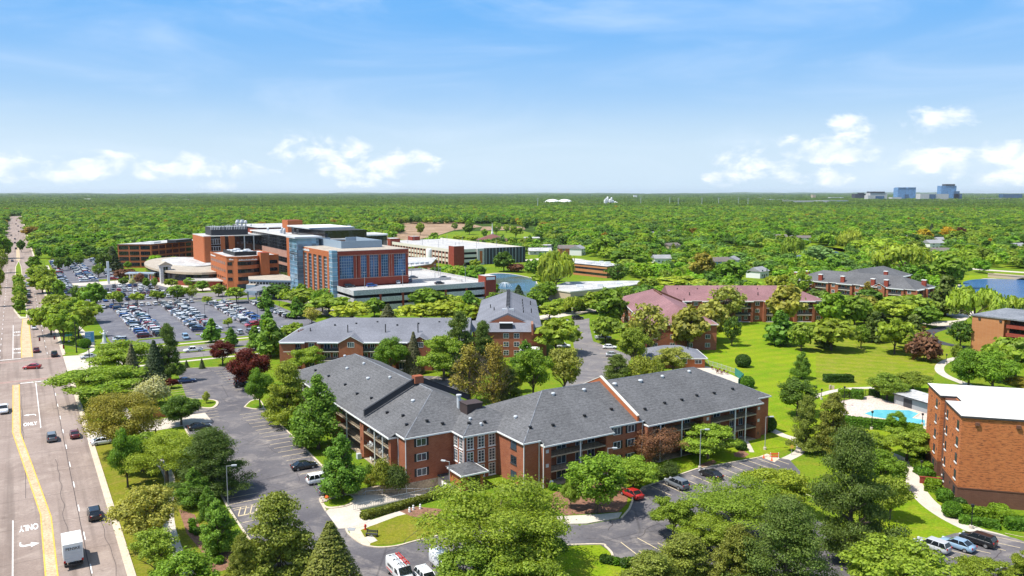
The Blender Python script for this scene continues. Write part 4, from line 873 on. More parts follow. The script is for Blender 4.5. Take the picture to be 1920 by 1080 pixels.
for k in range(5):
    z = .95 + k * 2.75
    for y in (2.0, 16.0, 8.6): window(T, (x0, y0 + y), (0, 1), 1.15 if y != 8.6 else .8, 1.45, z, (-1, 0), ('dark', 'glass'), sill='white')
    for y in (4.6, 14.2, 19.8):
        mb = MB(); mb.box(x0 - .06, x0, y0 + y - .12, y0 + y + .12, z + .9, z + 1.3); T.part('wall_vent', mb, MT['dark'])
    window(T, (x0 + .6, y0 + 11.5), (0, 1), .9, 1.3, z, (-1, 0), ('dark', 'glass'), sill='white')
    if k:
        mb = MB(); mb.box(x0 + 11.5, x0 + 22, y0 - .9, y0 + 1.58, z - .75, z - .5); b = T.part('balcony_slab', mb, MT['brick_r'])
        mb = MB()
        for q in range(2): mb.box(x0 + 11.5 + q * .55, x0 + 11.9 + q * .55, y0 - .98, y0 - .9, z - .7, z + .45)
        mb.box(x0 + 11.45, x0 + 11.5, y0 - .9, y0 + .2, z - .7, z + .45); T.part('balcony_panel', mb, MT['white'], b)
        mb = MB(); mb.box(x0 + 12.7, x0 + 22, y0 - .95, y0 - .9, z - .7, z + .3); T.part('balcony_front', mb, MT['brick_r'], b)
    window(T, (x0 + 14.2, y0 + 1.6), (1, 0), 3.2, 2.0, z - .3, (0, -1), ('dark', 'glass'), name='sliding_door')
mb = MB(); mb.box(x0 + 11.4, x0 + 20, y0 - 2.2, y0 + 1.5, 2.2, 2.5); mb.box(x0 + 11.6, x0 + 12.1, y0 - 2.0, y0 - 1.5, 0, 2.2); T.part('porch', mb, MT['offwhite'])
for x in (2.2, 8.0):
    mb = MB(); mb.box(x0 + x - .32, x0 + x + .32, y0 - .3, y0, Hh - 1.15, Hh - .65); T.part('wall_lamp_box', mb, MT['brick_d'])
bw = Thing('brick_wall', 'low red brick wall with a hedge behind it at the foot of the tall block', 'wall', x0 - 2, y0 + 11.2, 0, yw); mb = MB(); mb.box(x0 - 3.6, x0 - .1, y0 + 8.8, y0 + 9.1, 0, 1.1); mb.box(x0 - 3.7, x0 - .1, y0 + 8.75, y0 + 9.15, 1.1, 1.2); bw.part('wall', mb, MT['brick_r'])
# pool house
T = Thing('pool_house', 'low grey pool house with a flat white roof behind the swimming pool', 'pool house', 76, 178, 0, 0)
w0, w1 = Vector(g(1676, 757)), Vector(g(1738, 776)); dw = (w1 - w0).normalized(); nw = Vector((-dw.y, dw.x)); w1 = w1 + dw * 3
mb = MB(); mb.prism([w0, w1, w1 + nw * 6, w0 + nw * 6], 0, 2.5); T.part('wall', mb, MT['grey'])
mb = MB(); mb.prism([w0 - nw * .8 - dw * .6, w1 - nw * .8, w1 + nw * 6.5, w0 + nw * 6.5 - dw * .6], 2.5, 2.8, 1, 0); T.part('roof', mb, [MT['membrane'], MT['dark']])
mb = MB(); mb.rbox(w0 + dw * 4, dw, 2.4, .12, .1, 2.1); T.part('door', mb, MT['dark'])
# ------------------------------------------------------------------ the hospital (street grid)
def glazing(T, p, d, n, w, z0, z1, nx, nz, frame='lightgrey', glass='blueglass', bar=.16, out=.06, parent=None, name='window'):
    """A glazed field centred at p on a wall along d: pane and grid of bars in one window part."""
    d = Vector(d).normalized(); n = Vector(n).normalized(); p = Vector(p); mb = MB(); hw = w / 2
    q = p + n * out * .5; mb.rbox(q, d, w, out, z0, z1, 1)
    for i in range(nx + 1):
        s = -hw + w * i / nx; mb.rbox(p + d * s + n * (out + .03), d, bar, .08, z0, z1, 0)
    for i in range(nz + 1):
        z = z0 + (z1 - z0) * i / nz; mb.rbox(p + n * (out + .022), d, w, .06, z - bar / 2, z + bar / 2, 0)
    return T.part(name, mb, [MT[frame], MT[glass]], parent)
def slab(T, name, P, z0, z1, mats, parent=None):
    mb = MB(); mb.prism(P, z0, z1, 0, 1 if isinstance(mats, (list, tuple)) and len(mats) > 1 else None)
    return T.part(name, mb, [MT[m] for m in (mats if isinstance(mats, (list, tuple)) else [mats])], parent)
def rect(a, b, c, d): return [(a, c), (b, c), (b, d), (a, d)]
def illegible(T, p, d, n, w, z, h, k=14, seed=1):   # lettering too far off to read in the photo
    r = random.Random(seed); mb = MB(); d = Vector(d); n = Vector(n); p = Vector(p); s = 0
    while s < w:
        a = w / k * r.uniform(.5, .8); mb.rbox(p + d * (s + a / 2) + n * .1, d, a, .12, z, z + h * r.choice((.7, .7, 1))); s += a + w / k * .25
    return T.part('wall_lettering', mb, MT['white'])
# A: tall wing with the blue windows and its glass stair tower
T = Thing('hospital_building', 'six-storey hospital wing with blue windows, orange brick side and glass corner tower', 'hospital', 134, 338)
slab(T, 'wall', rect(116.8, 152.3, 338, 388), 0, 24.2, 'brick_r')
slab(T, 'roof', rect(116.5, 152.6, 337.7, 388.3), 24.2, 24.7, ['offwhite', 'gravelroof'])
mb = MB(); mb.box(116.3, 116.79, 341.6, 388, 21.9, 24.4); mb.box(116.3, 116.79, 341.6, 388, 0, 3.6)
for i in range(7): u = 342.4 + i * 7.25; mb.box(116.3, 116.79, u, u + 2.5, 3.6, 21.9)
T.part('brick_face', mb, MT['brick_o'])  # sunlit face: the sunlight is put into a lighter, orange brick colour
for i in range(6): glazing(T, (116.8, 342.4 + 2.5 + i * 7.25 + 2.37), (0, 1), (-1, 0), 4.7, 3.6, 21.9, 3, 12, 'bluegrey' if i % 2 else 'lightgrey', 'blackglass', .22)
for (u, q) in ((339.4, 0),):
    mb = MB(); mb.box(116.2, 118.6, 337.6, 341.6, 0, 24.9); T.part('corner_glass', mb, MT['tealglass'])
    for k in range(12):
        mb = MB(); mb.box(116.1, 118.7, 337.5, 341.7, 1.6 + k * 2.0, 1.78 + k * 2.0); T.part('floor_band', mb, MT['lightgrey'])
mb = MB()
for (z, h) in ((9.2, 3.2), (22.6, 1.9)): mb.box(118.6, 152.4, 337.55, 337.99, z, z + h)
for v in (118.7, 126.0, 128.0, 132.2, 137.8, 143.0, 144.2, 151.2): mb.box(v, v + 1.1 if v > 119 else v + .8, 337.55, 337.99, 12.4, 22.6)
T.part('brick_face', mb, MT['brick_r'])  # shaded face: same brick in darker red, the shade put into its colour
mb = MB()
for v in (127.2, 129.2, 133.4, 137.6, 142.9, 144.1): mb.box(v - .1, v + .12, 337.45, 337.56, 12.4, 22.6)
for z in (12.3, 22.6): mb.box(118.7, 152.4, 337.45, 337.56, z - .12, z + .12)
T.part('white_trim', mb, MT['precast'])
for (a, b, nx) in ((119.5, 125.9, 6), (129.2, 132.1, 3), (133.5, 135.4, 2), (135.8, 137.7, 2), (139.2, 142.4, 3), (145.4, 151.0, 5)): glazing(T, ((a + b) / 2, 338), (1, 0), (0, -1), b - a, 12.5, 22.5, nx, 8, 'bluegrey', 'blueglass', .16)
scr = MB()
for (a, b, c, d) in ((126, 146, 353, 353.6), (126, 126.6, 353.6, 386), (145.4, 146, 353.6, 386), (126.6, 132, 385.4, 386), (140, 145.4, 385.4, 386)): scr.box(a, b, c, d, 24.7, 28.0)
T.part('plant_screen', scr, MT['bluegrey'])
mb = MB(); mb.box(130, 141, 360, 376, 24.7, 26.6); T.part('roof_unit', mb, MT['lightgrey'])
illegible(T, (116.3, 386.5), (0, -1), (-1, 0), 17, 22.8, 1.1, 16)
slab(T, 'stair_tower', rect(113.4, 124.2, 379.6, 392), 0, 28.4, 'tealglass')
for k in range(14):
    mb = MB(); z = 1.2 + 2 * k; mb.box(113.3, 124.3, 379.5, 392.1, z, z + .22); 
    for q in range(7): mb.box(113.28, 113.4, 379.6 + q * 2.05, 379.75 + q * 2.05, z - 1.0, z)
    T.part('floor_band', mb, MT['bluegrey'])
slab(T, 'tower_roof', rect(112.2, 125.6, 378.4, 393.4), 28.4, 29.2, ['lightgrey', 'lightgrey'])
for k in range(10):
    mb = MB(); mb.box(113.32, 113.42, 380 + k * 1.2, 380.8 + k * 1.2, 20.5, 21.8); T.part('window', mb, MT['blackglass'])
# B: long middle wing with black bands
T = Thing('hospital_building', 'long hospital wing of black glass and pink precast bands with white roof and brick penthouse', 'hospital', 141, 490)
slab(T, 'wall', rect(130, 158, 404, 536), 0, 25.6, 'precast')
slab(T, 'roof', rect(129.6, 158.4, 403.6, 536.4), 25.6, 26.2, ['white', 'membrane'])
for (z0, z1) in ((17.6, 25.2), (10.6, 13.4), (3.0, 8.6)): glazing(T, (130, 474), (0, 1), (-1, 0), 124, z0, z1, 24, 4 if z1 - z0 > 4 else 2, 'dark', 'blackglass', .14)
mb = MB(); 
for (a, b) in ((532.5, 536.4), (447, 453), (438, 440)): mb.box(129.5, 129.99, a, b, 0, 25.5)
T.part('brick_face', mb, MT['brick_o'])
slab(T, 'penthouse', rect(137, 160, 408, 468), 26.2, 30.4, ['blackglass', 'dark']); slab(T, 'penthouse_roof', rect(135.5, 161.5, 430, 472), 30.4, 31.2, ['lightgrey', 'white'])
slab(T, 'brick_tower', rect(139.5, 148.5, 484, 496), 26.2, 33.6, ['brick_o', 'brick_r'])
slab(T, 'wall', rect(136, 172, 540, 612), 0, 26.6, 'brick_r'); slab(T, 'roof', rect(135.6, 172.4, 539.6, 612.4), 26.6, 27.2, ['dark', 'membrane'])
for (v, u, h) in [(133, 470, 2.2), (134.5, 474, 2.8), (133.5, 478, 2.0), (135.5, 482, 3.0), (137, 520, 1.6), (139, 572, 2), (150, 580, 1.4)]:
    mb = MB(); mb.lathe(v, u, [(.7, 26.2), (.7, 26.2 + h), (.3, 26.6 + h)], 10); T.part('roof_duct', mb, MT['lightgrey'])
# C: black glass wing behind
T = Thing('hospital_building', 'black mirror-glass hospital wing with a rounded corner and bright white roof', 'hospital', 195, 520)
P = [(168, 507), (206, 507), (211, 508), (215, 511), (217, 515), (217, 540), (168, 540)]
slab(T, 'wall', P, 0, 21.4, 'blackglass'); c = Vector((193, 523)); slab(T, 'roof', [c + (Vector(p) - c) * 1.015 for p in P], 21.4, 22.2, ['white', 'membrane'])
for k in range(6):
    mb = MB(); mb.box(168, 206, 506.9, 506.99, 3.4 * k + 2, 3.4 * k + 2.15); T.part('floor_band', mb, MT['dark'])
mb = MB(); mb.lathe(190, 516, [(1.6, 22), (1.6, 24.5), (1.1, 26), (1.1, 28.4), (1.4, 28.6)], 14); T.part('cooling_stack', mb, MT['lightgrey'])
mb = MB(); mb.lathe(198, 518, [(4.6, 22.2), (4.2, 23.6), (3, 24.8), (1.5, 25.5), (.2, 25.7)], 16); T.part('roof_dome', mb, MT['lightgrey'])
mb = MB(); mb.tube([(176, 520, 22), (176, 520, 26.5)], .4); T.part('vent_pipe', mb, MT['white'])
# D: wing with rooftop aerials
T = Thing('hospital_building', 'hospital wing with orange brick corners, black panels and a rooftop crowded with aerials', 'hospital', 115, 525)
slab(T, 'wall', rect(96, 132, 510, 545), 0, 23.6, 'blackglass'); slab(T, 'roof', rect(95.6, 132.4, 509.6, 545.4), 23.6, 24.1, ['offwhite', 'membrane'])
mb = MB()
for (a, b) in ((95.8, 99.6), (105.4, 107.8), (110.2, 113.6)): mb.box(a, b, 508.8, 509.99, 0, 23.7)
mb.box(95.6, 95.99, 510, 545, 0, 23.7); T.part('brick_face', mb, MT['brick_o'])
for (z0, z1) in ((19, 22.2), (15, 17.6), (11, 13.4)): glazing(T, (102.5, 510), (1, 0), (0, -1), 5.6, z0, z1, 4, 1, 'lightgrey', 'blackglass', .2)
mb = MB()
for v in (119.3, 125.0, 130.8): mb.box(v, v + .6, 509.5, 509.99, 0, 23.6)
T.part('white_strip', mb, MT['lightgrey'])
for v in (115, 117.5, 120.8, 123, 126.6, 129):
    for z in (13, 18.6):
        mb = MB(); mb.box(v, v + 1.1, 509.6, 509.98, z, z + 1.5); T.part('window', mb, MT['glass'])
slab(T, 'penthouse', rect(101, 123, 514, 532), 24.1, 29.2, ['dark', 'greyroof'])
rr = random.Random(7)
for i in range(22):
    v = 101 + i * 1.0; mb = MB(); h = rr.uniform(.6, 2.2); mb.box(v - .18, v + .18, 513.6, 513.95, 27.6, 29.6 + h * .5); T.part('aerial_panel', mb, MT['white' if rr.random() < .6 else 'grey'])
for i in range(5):
    v = 117 + i * 1.3; mb = MB(); mb.lathe(v, 516 + (i % 2) * 3, [(.3, 29.2), (.3, 31), (1.0, 31.2), (1.0, 32.4 + i % 2), (.4, 33)], 10); T.part('aerial_dish', mb, MT['lightgrey'])
# E: long four-storey block (camera-aligned)
T = Thing('hospital_building', 'long low four-storey brick block with rows of dark windows beside the woods', 'hospital', -240, 560, 0, 0)
P = [(-265, 537), (-242.6, 537), (-228, 592), (-250.4, 592)]
slab(T, 'wall', P, 0, 15.4, 'brick_o'); c = Vector((-246.5, 564)); slab(T, 'roof', [c + (Vector(p) - c) * 1.01 for p in P], 15.4, 15.9, ['brick_d', 'membrane'])
for k in range(4):
    z = 1.2 + k * 3.75
    for i in range(3): glazing(T, (-265 + 3.9 + i * 7.3, 537), (1, 0), (0, -1), 6.2, z, z + 2.3, 5, 1, 'dark', 'blackglass', .15)
    d = Vector((14.6, 55)).normalized()
    for i in range(8): glazing(T, (-242.6 + d.x * (4 + i * 7), 537 + d.y * (4 + i * 7)), d, (d.y, -d.x), 5.6, z, z + 2.3, 5, 1, 'dark', 'blackglass', .15)
slab(T, 'penthouse', [(-238, 552), (-232, 552), (-228, 570), (-234, 570)], 15.9, 17.8, ['dark', 'greyroof']); slab(T, 'roof_unit', rect(-252, -244, 545, 556), 15.9, 16.8, ['white', 'membrane'])
# F: low oval hall with a dark glass band
T = Thing('hospital_building', 'low oval hospital hall with a tan flat roof over a band of dark glass', 'hospital', 84, 520)
oval = [(87 + 23 * math.cos(t), 514 + 60 * math.sin(t)) for t in [2 * PI * i / 40 for i in range(40)]]
c = Vector((87, 514)); sc = lambda f: [c + (Vector(p) - c) * f for p in oval]
slab(T, 'wall', sc(1.0), 0, 2.4, 'brick_r'); slab(T, 'glass_band', sc(.99), 2.4, 6.2, 'blackglass'); slab(T, 'roof', sc(1.015), 6.2, 7.4, ['tan', 'gravelroof']); slab(T, 'roof_top', [c + Vector((2, 12)) + (Vector(p) - c) * .62 for p in oval], 7.4, 8.0, ['offwhite', 'membrane'])
slab(T, 'side_wing', [(76, 452), (90, 440), (92, 458), (80, 476)], 0, 3.6, ['brick_r', 'membrane'])
slab(T, 'side_roof', [(75, 450), (92, 437), (93, 458), (80, 478)], 3.6, 4.1, ['offwhite', 'membrane'])
# entrance: portal, canopy, white pylon
T = Thing('entrance_portal', 'white gabled entrance portal with tall dark window in front of the oval hall', 'portal', 69.5, 479)
for a, b in ((66.2, 67.7), (70.2, 71.7)): slab(T, 'pier', rect(a, b, 478, 482.5), 0, 9.4, 'precast_w')
slab(T, 'lintel', rect(65.6, 72.4, 477.6, 483), 9.4, 10.2, 'precast_w'); glazing(T, (68.95, 479), (1, 0), (0, -1), 2.5, .2, 9.3, 2, 4, 'lightgrey', 'blackglass')
mb = MB(); A, B, C2 = (65.4, 10.2), (72.6, 10.2), (69, 12.2)
for u in (477.4, 484): mb.poly([(A[0], u, A[1]), (B[0], u, B[1]), (C2[0], u, C2[1])])
mb.poly([(A[0], 477.4, A[1]), (C2[0], 477.4, C2[1]), (C2[0], 484, C2[1]), (A[0], 484, A[1])], 1); mb.poly([(B[0], 477.4, B[1]), (C2[0], 477.4, C2[1]), (C2[0], 484, C2[1]), (B[0], 484, B[1])], 1); T.part('gable', mb, [MT['tan'], MT['gravelroof']])
T = Thing('entrance_canopy', 'pale flat entrance canopy on white posts beside purple shrubs', 'canopy', 57, 495)
slab(T, 'canopy_roof', [(50, 496), (64, 487), (66, 493), (53, 503)], 4.6, 5.2, ['lightgrey', 'bluegrey'])
for p in ((52.5, 496.4), (57, 493.3), (61.5, 490.4), (54.5, 500.5), (63.5, 492.8)): slab(T, 'post', rect(p[0] - .35, p[0] + .35, p[1] - .35, p[1] + .35), 0, 4.6, 'white')
slab(T, 'glass_lobby', [(56, 497.4), (62, 493.4), (63, 495.4), (57, 499.4)], 0, 4.5, 'tealglass')
T = Thing('sign_pylon', 'slender white cross-topped pylon at the hospital forecourt', 'pylon', 41.3, 491)
slab(T, 'shaft', rect(40.7, 41.9, 490.4, 491.6), 0, 12.6, 'white'); slab(T, 'cross_arm', rect(39.6, 43, 490.6, 491.4), 7.4, 8.6, 'white')
# G: curved brick wing
T = Thing('hospital_building', 'orange brick hospital wing with a rounded front, ribbon windows and a blank brick fin', 'hospital', 102, 445)
fr = [(91, 428), (94, 426)] + [(94 + 13 * q / 8, 426 - 3.4 * math.sin(PI * (.12 + .88 * q / 8)) + .4) for q in range(1, 9)]
P = fr + [(107, 428), (111.6, 428), (117.8, 428), (117.8, 468), (91, 468)]
slab(T, 'wall', P, 0, 16.9, 'brick_o'); 
slab(T, 'roof', [(91.3, 428.4)] + [(a, b + .5) for a, b in fr[2:]] + [(117.4, 428.6), (117.4, 467.6), (91.3, 467.6)], 16.9, 17.06, ['offwhite', 'membrane'])
mb = MB(); L = P + [P[0]]
for a, b in zip(L, L[1:]):
    a, b = Vector(a), Vector(b)
    if (b - a).length > .1: mb.rbox((a + b) / 2, b - a, (b - a).length, .34, 16.9, 17.5)
T.part('parapet', mb, MT['brick_o'])
slab(T, 'brick_fin', rect(107.3, 111.8, 423.4, 430), 0, 19.0, ['brick_o', 'brick_r'])
for z in (4.9, 8.9, 12.9):
    q = [Vector(p) for p in fr[2:]]
    A = [p + (p - Vector((100, 432))).normalized() * .08 for p in q]
    mb = MB()
    for a, b in zip(A, A[1:]): mb.poly([(*a, z), (*b, z), (*b, z + 2.0), (*a, z + 2.0)])
    T.part('window', mb, MT['blackglass'])
    glazing(T, (92.4, 427.1), Vector((3, -2)), (-2, -3), 2.2, z, z + 1.6, 2, 1, 'dark', 'blackglass'); glazing(T, (114.9, 428), (1, 0), (0, -1), 4.2, z, z + 1.7, 4, 1, 'dark', 'blackglass')
    for i in range(7):
        for q in (0, 2.1):
            mb = MB(); u = 431.5 + i * 5.2 + q; mb.box(90.95, 90.99, u, u + 1.25, z, z + 1.5); T.part('window', mb, MT['blackglass'])
for i in range(5):
    mb = MB(); mb.box(90.94, 90.99, 430 + i * 5, 432.2 + i * 5, .2, 3.0); T.part('ground_window', mb, MT['blackglass'])
mb = MB(); mb.box(95, 105, 425.6 - 2.9, 425.2, .3, 3.2); T.part('ground_window', mb, MT['blackglass'])
slab(T, 'plant_screen', rect(97, 108, 434, 436), 17.2, 19.2, 'black'); slab(T, 'plant_screen', rect(96.6, 97, 434, 462), 17.2, 19.0, 'black')
for i in range(8):
    a, b = 98 + (i % 3) * 3.6, 438 + (i // 3) * 8; slab(T, 'roof_unit', rect(a, a + 2.6, b, b + 5), 17.2, 19 + (i % 2) * .5, ['white', 'lightgrey'])
illegible(T, (92.2, 427.0), Vector((3, -2)).normalized(), Vector((-2, -3)).normalized(), 2.2, 15.6, .7, 5, 3); illegible(T, (90.95, 466), (0, -1), (-1, 0), 12, 15.6, .8, 12, 5); illegible(T, (96, 422.9), (1, .02), (0, -1), 9, 15.4, .7, 18, 8)
# H: glass lobby and drop-off canopy
T = Thing('lobby', 'low glazed lobby with pale roof between the curved and the tall hospital wings', 'lobby', 106, 405)
slab(T, 'wall', [(97, 406), (113.6, 391.5), (118, 398), (118, 424), (101, 424)], 0, 6.6, 'bluegrey'); slab(T, 'roof', [(96.6, 406), (113.4, 391), (118.4, 397.6), (118.4, 424.4), (100.8, 424.4)], 6.6, 7.2, ['bluegrey', 'gravelroof'])
d = Vector((16.6, -14.5)); glazing(T, (105.3, 398.75), d, (-14.5, -16.6), 21.4, .3, 6.2, 13, 4, 'lightgrey', 'blackglass', .22)
slab(T, 'side_roof', [(94, 401), (97.5, 398), (100, 404), (97, 407)], 0, 5.2, ['bluegrey', 'gravelroof'])
T = Thing('drop_off_canopy', 'flat grey drop-off canopy with a pale blue edge in front of the glazed lobby', 'canopy', 98, 388)
slab(T, 'canopy_roof', [(88, 381), (92, 372.5), (109, 391), (101, 399)], 4.4, 5.1, ['bluegrey', 'greyroof'])
for p in ((90, 381), (92.8, 376.5), (100, 384.6), (98, 393), (106, 391)): slab(T, 'post', rect(p[0] - .3, p[0] + .3, p[1] - .3, p[1] + .3), 0, 4.4, 'lightgrey')
slab(T, 'side_wall', [(104.4, 387), (108.6, 391.2), (107.4, 392.4), (103.2, 388.2)], 0, 4.4, 'bluegrey')
# J: front garage
T = Thing('parking_garage', 'three-level precast parking garage with cars on its open deck in front of the blue-windowed wing', 'garage', 155, 345)
slab(T, 'deck', rect(118.3, 184.7, 317.5, 337.4), 8.0, 8.6, ['precast_w', 'deckc']); slab(T, 'deck', rect(152.7, 184.7, 337.4, 392), 8.0, 8.6, ['precast_w', 'deckc'])
slab(T, 'core', rect(119.5, 184, 319.5, 337.3), 0, 7.9, 'black'); slab(T, 'core', rect(153, 184, 337.3, 391), 0, 7.9, 'black')  # solid black fill painted in for the shade inside the open levels
for (z0, z1) in ((7.3, 9.5), (3.9, 6.0), (.1, 2.6)):
    mb = MB(); mb.box(118, 185, 317.0, 317.4, z0, z1); mb.box(118, 118.35, 317.4, 338, z0, z1); mb.box(184.7, 185, 317.4, 392, z0, z1); T.part('spandrel', mb, MT['precast_w'])
for i in range(6):
    mb = MB(); v = 129.5 + i * 10.4; mb.box(v, v + .9, 316.9, 317.6, 0, 7.3); T.part('brick_pilaster', mb, MT['brick_r'])
mb = MB(); mb.box(152.6, 176, 341, 341.4, 8.6, 9.9); mb.box(176, 176.4, 330, 341.4, 8.6, 9.8); mb.box(176.4, 184.6, 391.6, 392, 8.6, 9.7); mb.box(152.5, 152.9, 341, 392, 8.6, 9.7); T.part('parapet', mb, MT['precast_w'])
slab(T, 'stair_tower', rect(181.0, 186.6, 316.2, 323), 0, 12.2, ['brick_r', 'membrane']); mb = MB(); mb.box(181.5, 186.0, 316.1, 316.19, 10.4, 11.7); T.part('tower_sign', mb, MT['white'])
for (v, u) in [(128, 330), (146, 330), (165, 330), (178, 330), (165, 362), (180, 362), (172, 350)]:
    mb = MB(); mb.tube([(v, u, 8.5), (v, u, 15.5)], .12, 5, r1=.07); mb.box(v - .5, v + .5, u - .2, u + .2, 15.4, 15.6); T.part('deck_lamp', mb, MT['grey'])
# K: back garage
T = Thing('parking_garage', 'wide parking garage with brick stair towers and a pale empty roof deck behind the hospital', 'garage', 285, 555)
slab(T, 'core', rect(257.4, 313, 493, 626), 0, 9.6, 'black'); slab(T, 'deck', rect(256.4, 314, 490.6, 627), 9.6, 10.2, ['precast_w', 'deckc'])  # core: black block standing in for the dark of the open parking floors
for (z0, z1) in ((9.0, 11.2), (5.4, 7.4), (2.0, 4.0)):
    mb = MB(); mb.box(255.8, 256.4, 490, 627, z0, z1); mb.box(263.6, 314, 490, 490.5, z0, z1); mb.box(313.6, 314, 490.5, 627, z0, z1); T.part('spandrel', mb, MT['offwhite'])
for i in range(24):
    mb = MB(); u = 498 + i * 5.2; mb.box(255.7, 256.5, u, u + 1.6, 0, 9); T.part('pier', mb, MT['precast'])
for R_ in (rect(255, 263, 489, 497), rect(254.6, 263, 598, 612), rect(283, 290, 618, 627)): slab(T, 'stair_tower', R_, 0, 13.6, ['brick_r', 'membrane'])
slab(T, 'panel_wall', rect(273.4, 279, 488.8, 489.9), 0, 11.3, 'precast_w'); mb = MB(); mb.box(275.2, 277.4, 488.7, 488.79, 1, 9.6); T.part('brick_panel', mb, MT['brick_o'])
slab(T, 'panel_wall', rect(279, 313.6, 489.2, 489.98), 0, 11.4, 'dark')
for i in range(12):
    mb = MB(); v = 280.4 + i * 2.75; mb.box(v, v + .35, 489.05, 489.19, 0, 11.2); T.part('fin', mb, MT['bluegrey' if i % 3 else 'lightgrey'])
for i in range(14):
    mb = MB(); v, u = 262 + (i % 3) * 22, 500 + i * 9; mb.tube([(v, u, 10), (v, u, 15.5)], .12, 5); T.part('deck_lamp', mb, MT['grey'])
# L: service building, tank, tan wall
T = Thing('service_building', 'low orange brick service building with a flat pale roof between the garages', 'service building', 226, 470)
slab(T, 'wall', [(200, 440), (219, 452), (243, 492), (226, 506), (196, 470)], 0, 5.6, 'brick_o'); slab(T, 'roof', [(199.6, 439.6), (219.4, 451.6), (243.6, 492), (226, 506.6), (195.6, 470)], 5.6, 6.1, ['offwhite', 'membrane'])
for i in range(5):
    mb = MB(); mb.box(202 + i * 3.4, 204.4 + i * 3.4, 452, 456, 6.1, 7.2); T.part('roof_unit', mb, MT['lightgrey'])
T = Thing('water_tank', 'upright white cylinder tank beside the back garage', 'tank', 251, 520); mb = MB(); mb.lathe(251, 520, [(2.1, 0), (2.1, 9.5), (1.6, 10.3), (.2, 10.6)], 18); T.part('tank_shell', mb, MT['white'], None, True); slab(T, 'tank_base', rect(248.5, 253.5, 517.5, 522.5), 0, .4, 'concrete')
T = Thing('screen_wall', 'pinkish precast yard wall beside the pond bank', 'wall', 228, 440)
mb = MB(); mb.rbox((221, 434.4), (15, .6), 16, .5, 0, 4); mb.rbox((229.2, 441), (.4, 12), 13, .5, 0, 4); mb.rbox((214, 441), (2, 12), 13, .5, 0, 4); T.part('wall', mb, MT['precast'])

# ------------------------------------------------------------------ farther buildings
def flatb(name, label, cat, P, h, wall, roof='membrane', band=None, units=0, seed=1, group=None):
    cx = sum(p[0] for p in P) / len(P); cy = sum(p[1] for p in P) / len(P)
    T = Thing(name, label, cat, cx, cy, 0, 0, group); c = Vector((cx, cy))
    slab(T, 'wall', P, 0, h, wall); slab(T, 'roof', [c + (Vector(p) - c) * 1.012 for p in P], h, h + .5, ['dark' if band else 'offwhite', roof])
    if band:
        for (z0, z1) in band: slab(T, 'window_band', [c + (Vector(p) - c) * 1.003 for p in P], z0, z1, 'blackglass')
    r = random.Random(seed)
    for i in range(units):
        f, q = r.uniform(.15, .85), r.uniform(.25, .75); a = Vector(P[0]).lerp(Vector(P[1]), f); b = Vector(P[3]).lerp(Vector(P[2]), f); p = a.lerp(b, q); s = r.uniform(.8, 1.8)
        slab(T, 'roof_unit', rect(p.x - s, p.x + s, p.y - s, p.y + s), h + .5, h + r.uniform(1.2, 2.0), ['white', 'lightgrey'])
    return T
flatb('flat_roofed_building', 'single-storey tan building with a bright white roof and black ridge wall by the pond', 'building', [(17, 379), (27, 366), (57, 390), (74, 411), (58, 412), (28, 407)], 4.4, 'tan', units=3)
flatb('flat_roofed_building', 'two-storey tan brick offices with a dark cornice and white roof above the willow', 'building', [(34, 497), (56, 470), (65, 480), (58, 500), (36, 528)], 6.6, 'brick_tan', band=[(1.2, 2.6), (4.2, 5.4)], units=9, seed=3)
flatb('flat_roofed_building', 'small white-roofed building with striped pale walls behind the back garage', 'building', [(17, 672), (36, 678), (36, 690), (16, 686)], 5.6, 'precast_w', band=[(2.2, 3.4)])
flatb('flat_roofed_building', 'pale low building with a white roof among trees beyond the church', 'building', [(12, 800), (28, 800), (28, 818), (12, 818)], 5, 'tan')
T = Thing('church', 'small church with a brown hip roof and a thin white steeple behind the back garage', 'church', -18, 760, 0, 0)
mb = MB(); mb.box(-34, -4, 752, 790, 0, 5); T.part('wall', mb, MT['brick_tan']); mb = MB(); hip(mb, -34, -4, 752, 790, 5, .4, 1.0); rf = T.part('roof', mb, plain('brown_roof', (.16, .065, .05)))
mb = MB(); mb.lathe(-19, 770, [(1.1, 9), (1.1, 12.5), (.7, 13), (.06, 22)], 8); T.part('steeple', mb, MT['white'], rf)
def house(x, y, w, d, h, yaw, wall, roof, label, gabled=True):
    T = Thing('house', label, 'house', 0, 0, 0, 0, 'houses among the trees'); T.o.location = (x, y, 0); T.o.rotation_euler = (0, 0, yaw)
    mb = MB(); mb.box(-w / 2, w / 2, -d / 2, d / 2, 0, h)
    if gabled:
        for s in (-1, 1): mb.poly([(s * w / 2, -d / 2, h), (s * w / 2, d / 2, h), (s * w / 2, 0, h + d * .24)])
    T.part('wall', mb, MT[wall]); mb = MB(); hip(mb, -w / 2, w / 2, -d / 2, d / 2, h, .48, .5, (0, 0) if gabled else (1, 1), axis=0); T.part('roof', mb, MT[roof])
    for i in range(2 if h < 4 else 4):
        zx = 1.0 + (i // 2) * 2.7; window(T, (-w * .25 + (i % 2) * w * .5, -d / 2), (1, 0), 1.9, 1.3, zx, (0, -1), split=False)
    mb = MB(); mb.box(-w * .06, w * .03, -d / 2 - .06, -d / 2, .05, 2.1); T.part('door', mb, MT['dark'])
MT['brownroof'] = roofmat('brown_shingles', (.13, .11, .10), (.20, .17, .155)); MT['paleroof'] = roofmat('pale_shingles', (.25, .25, .26), (.33, .33, .34)); MT['bluewall'] = plain('blue_siding', (.16, .25, .42))
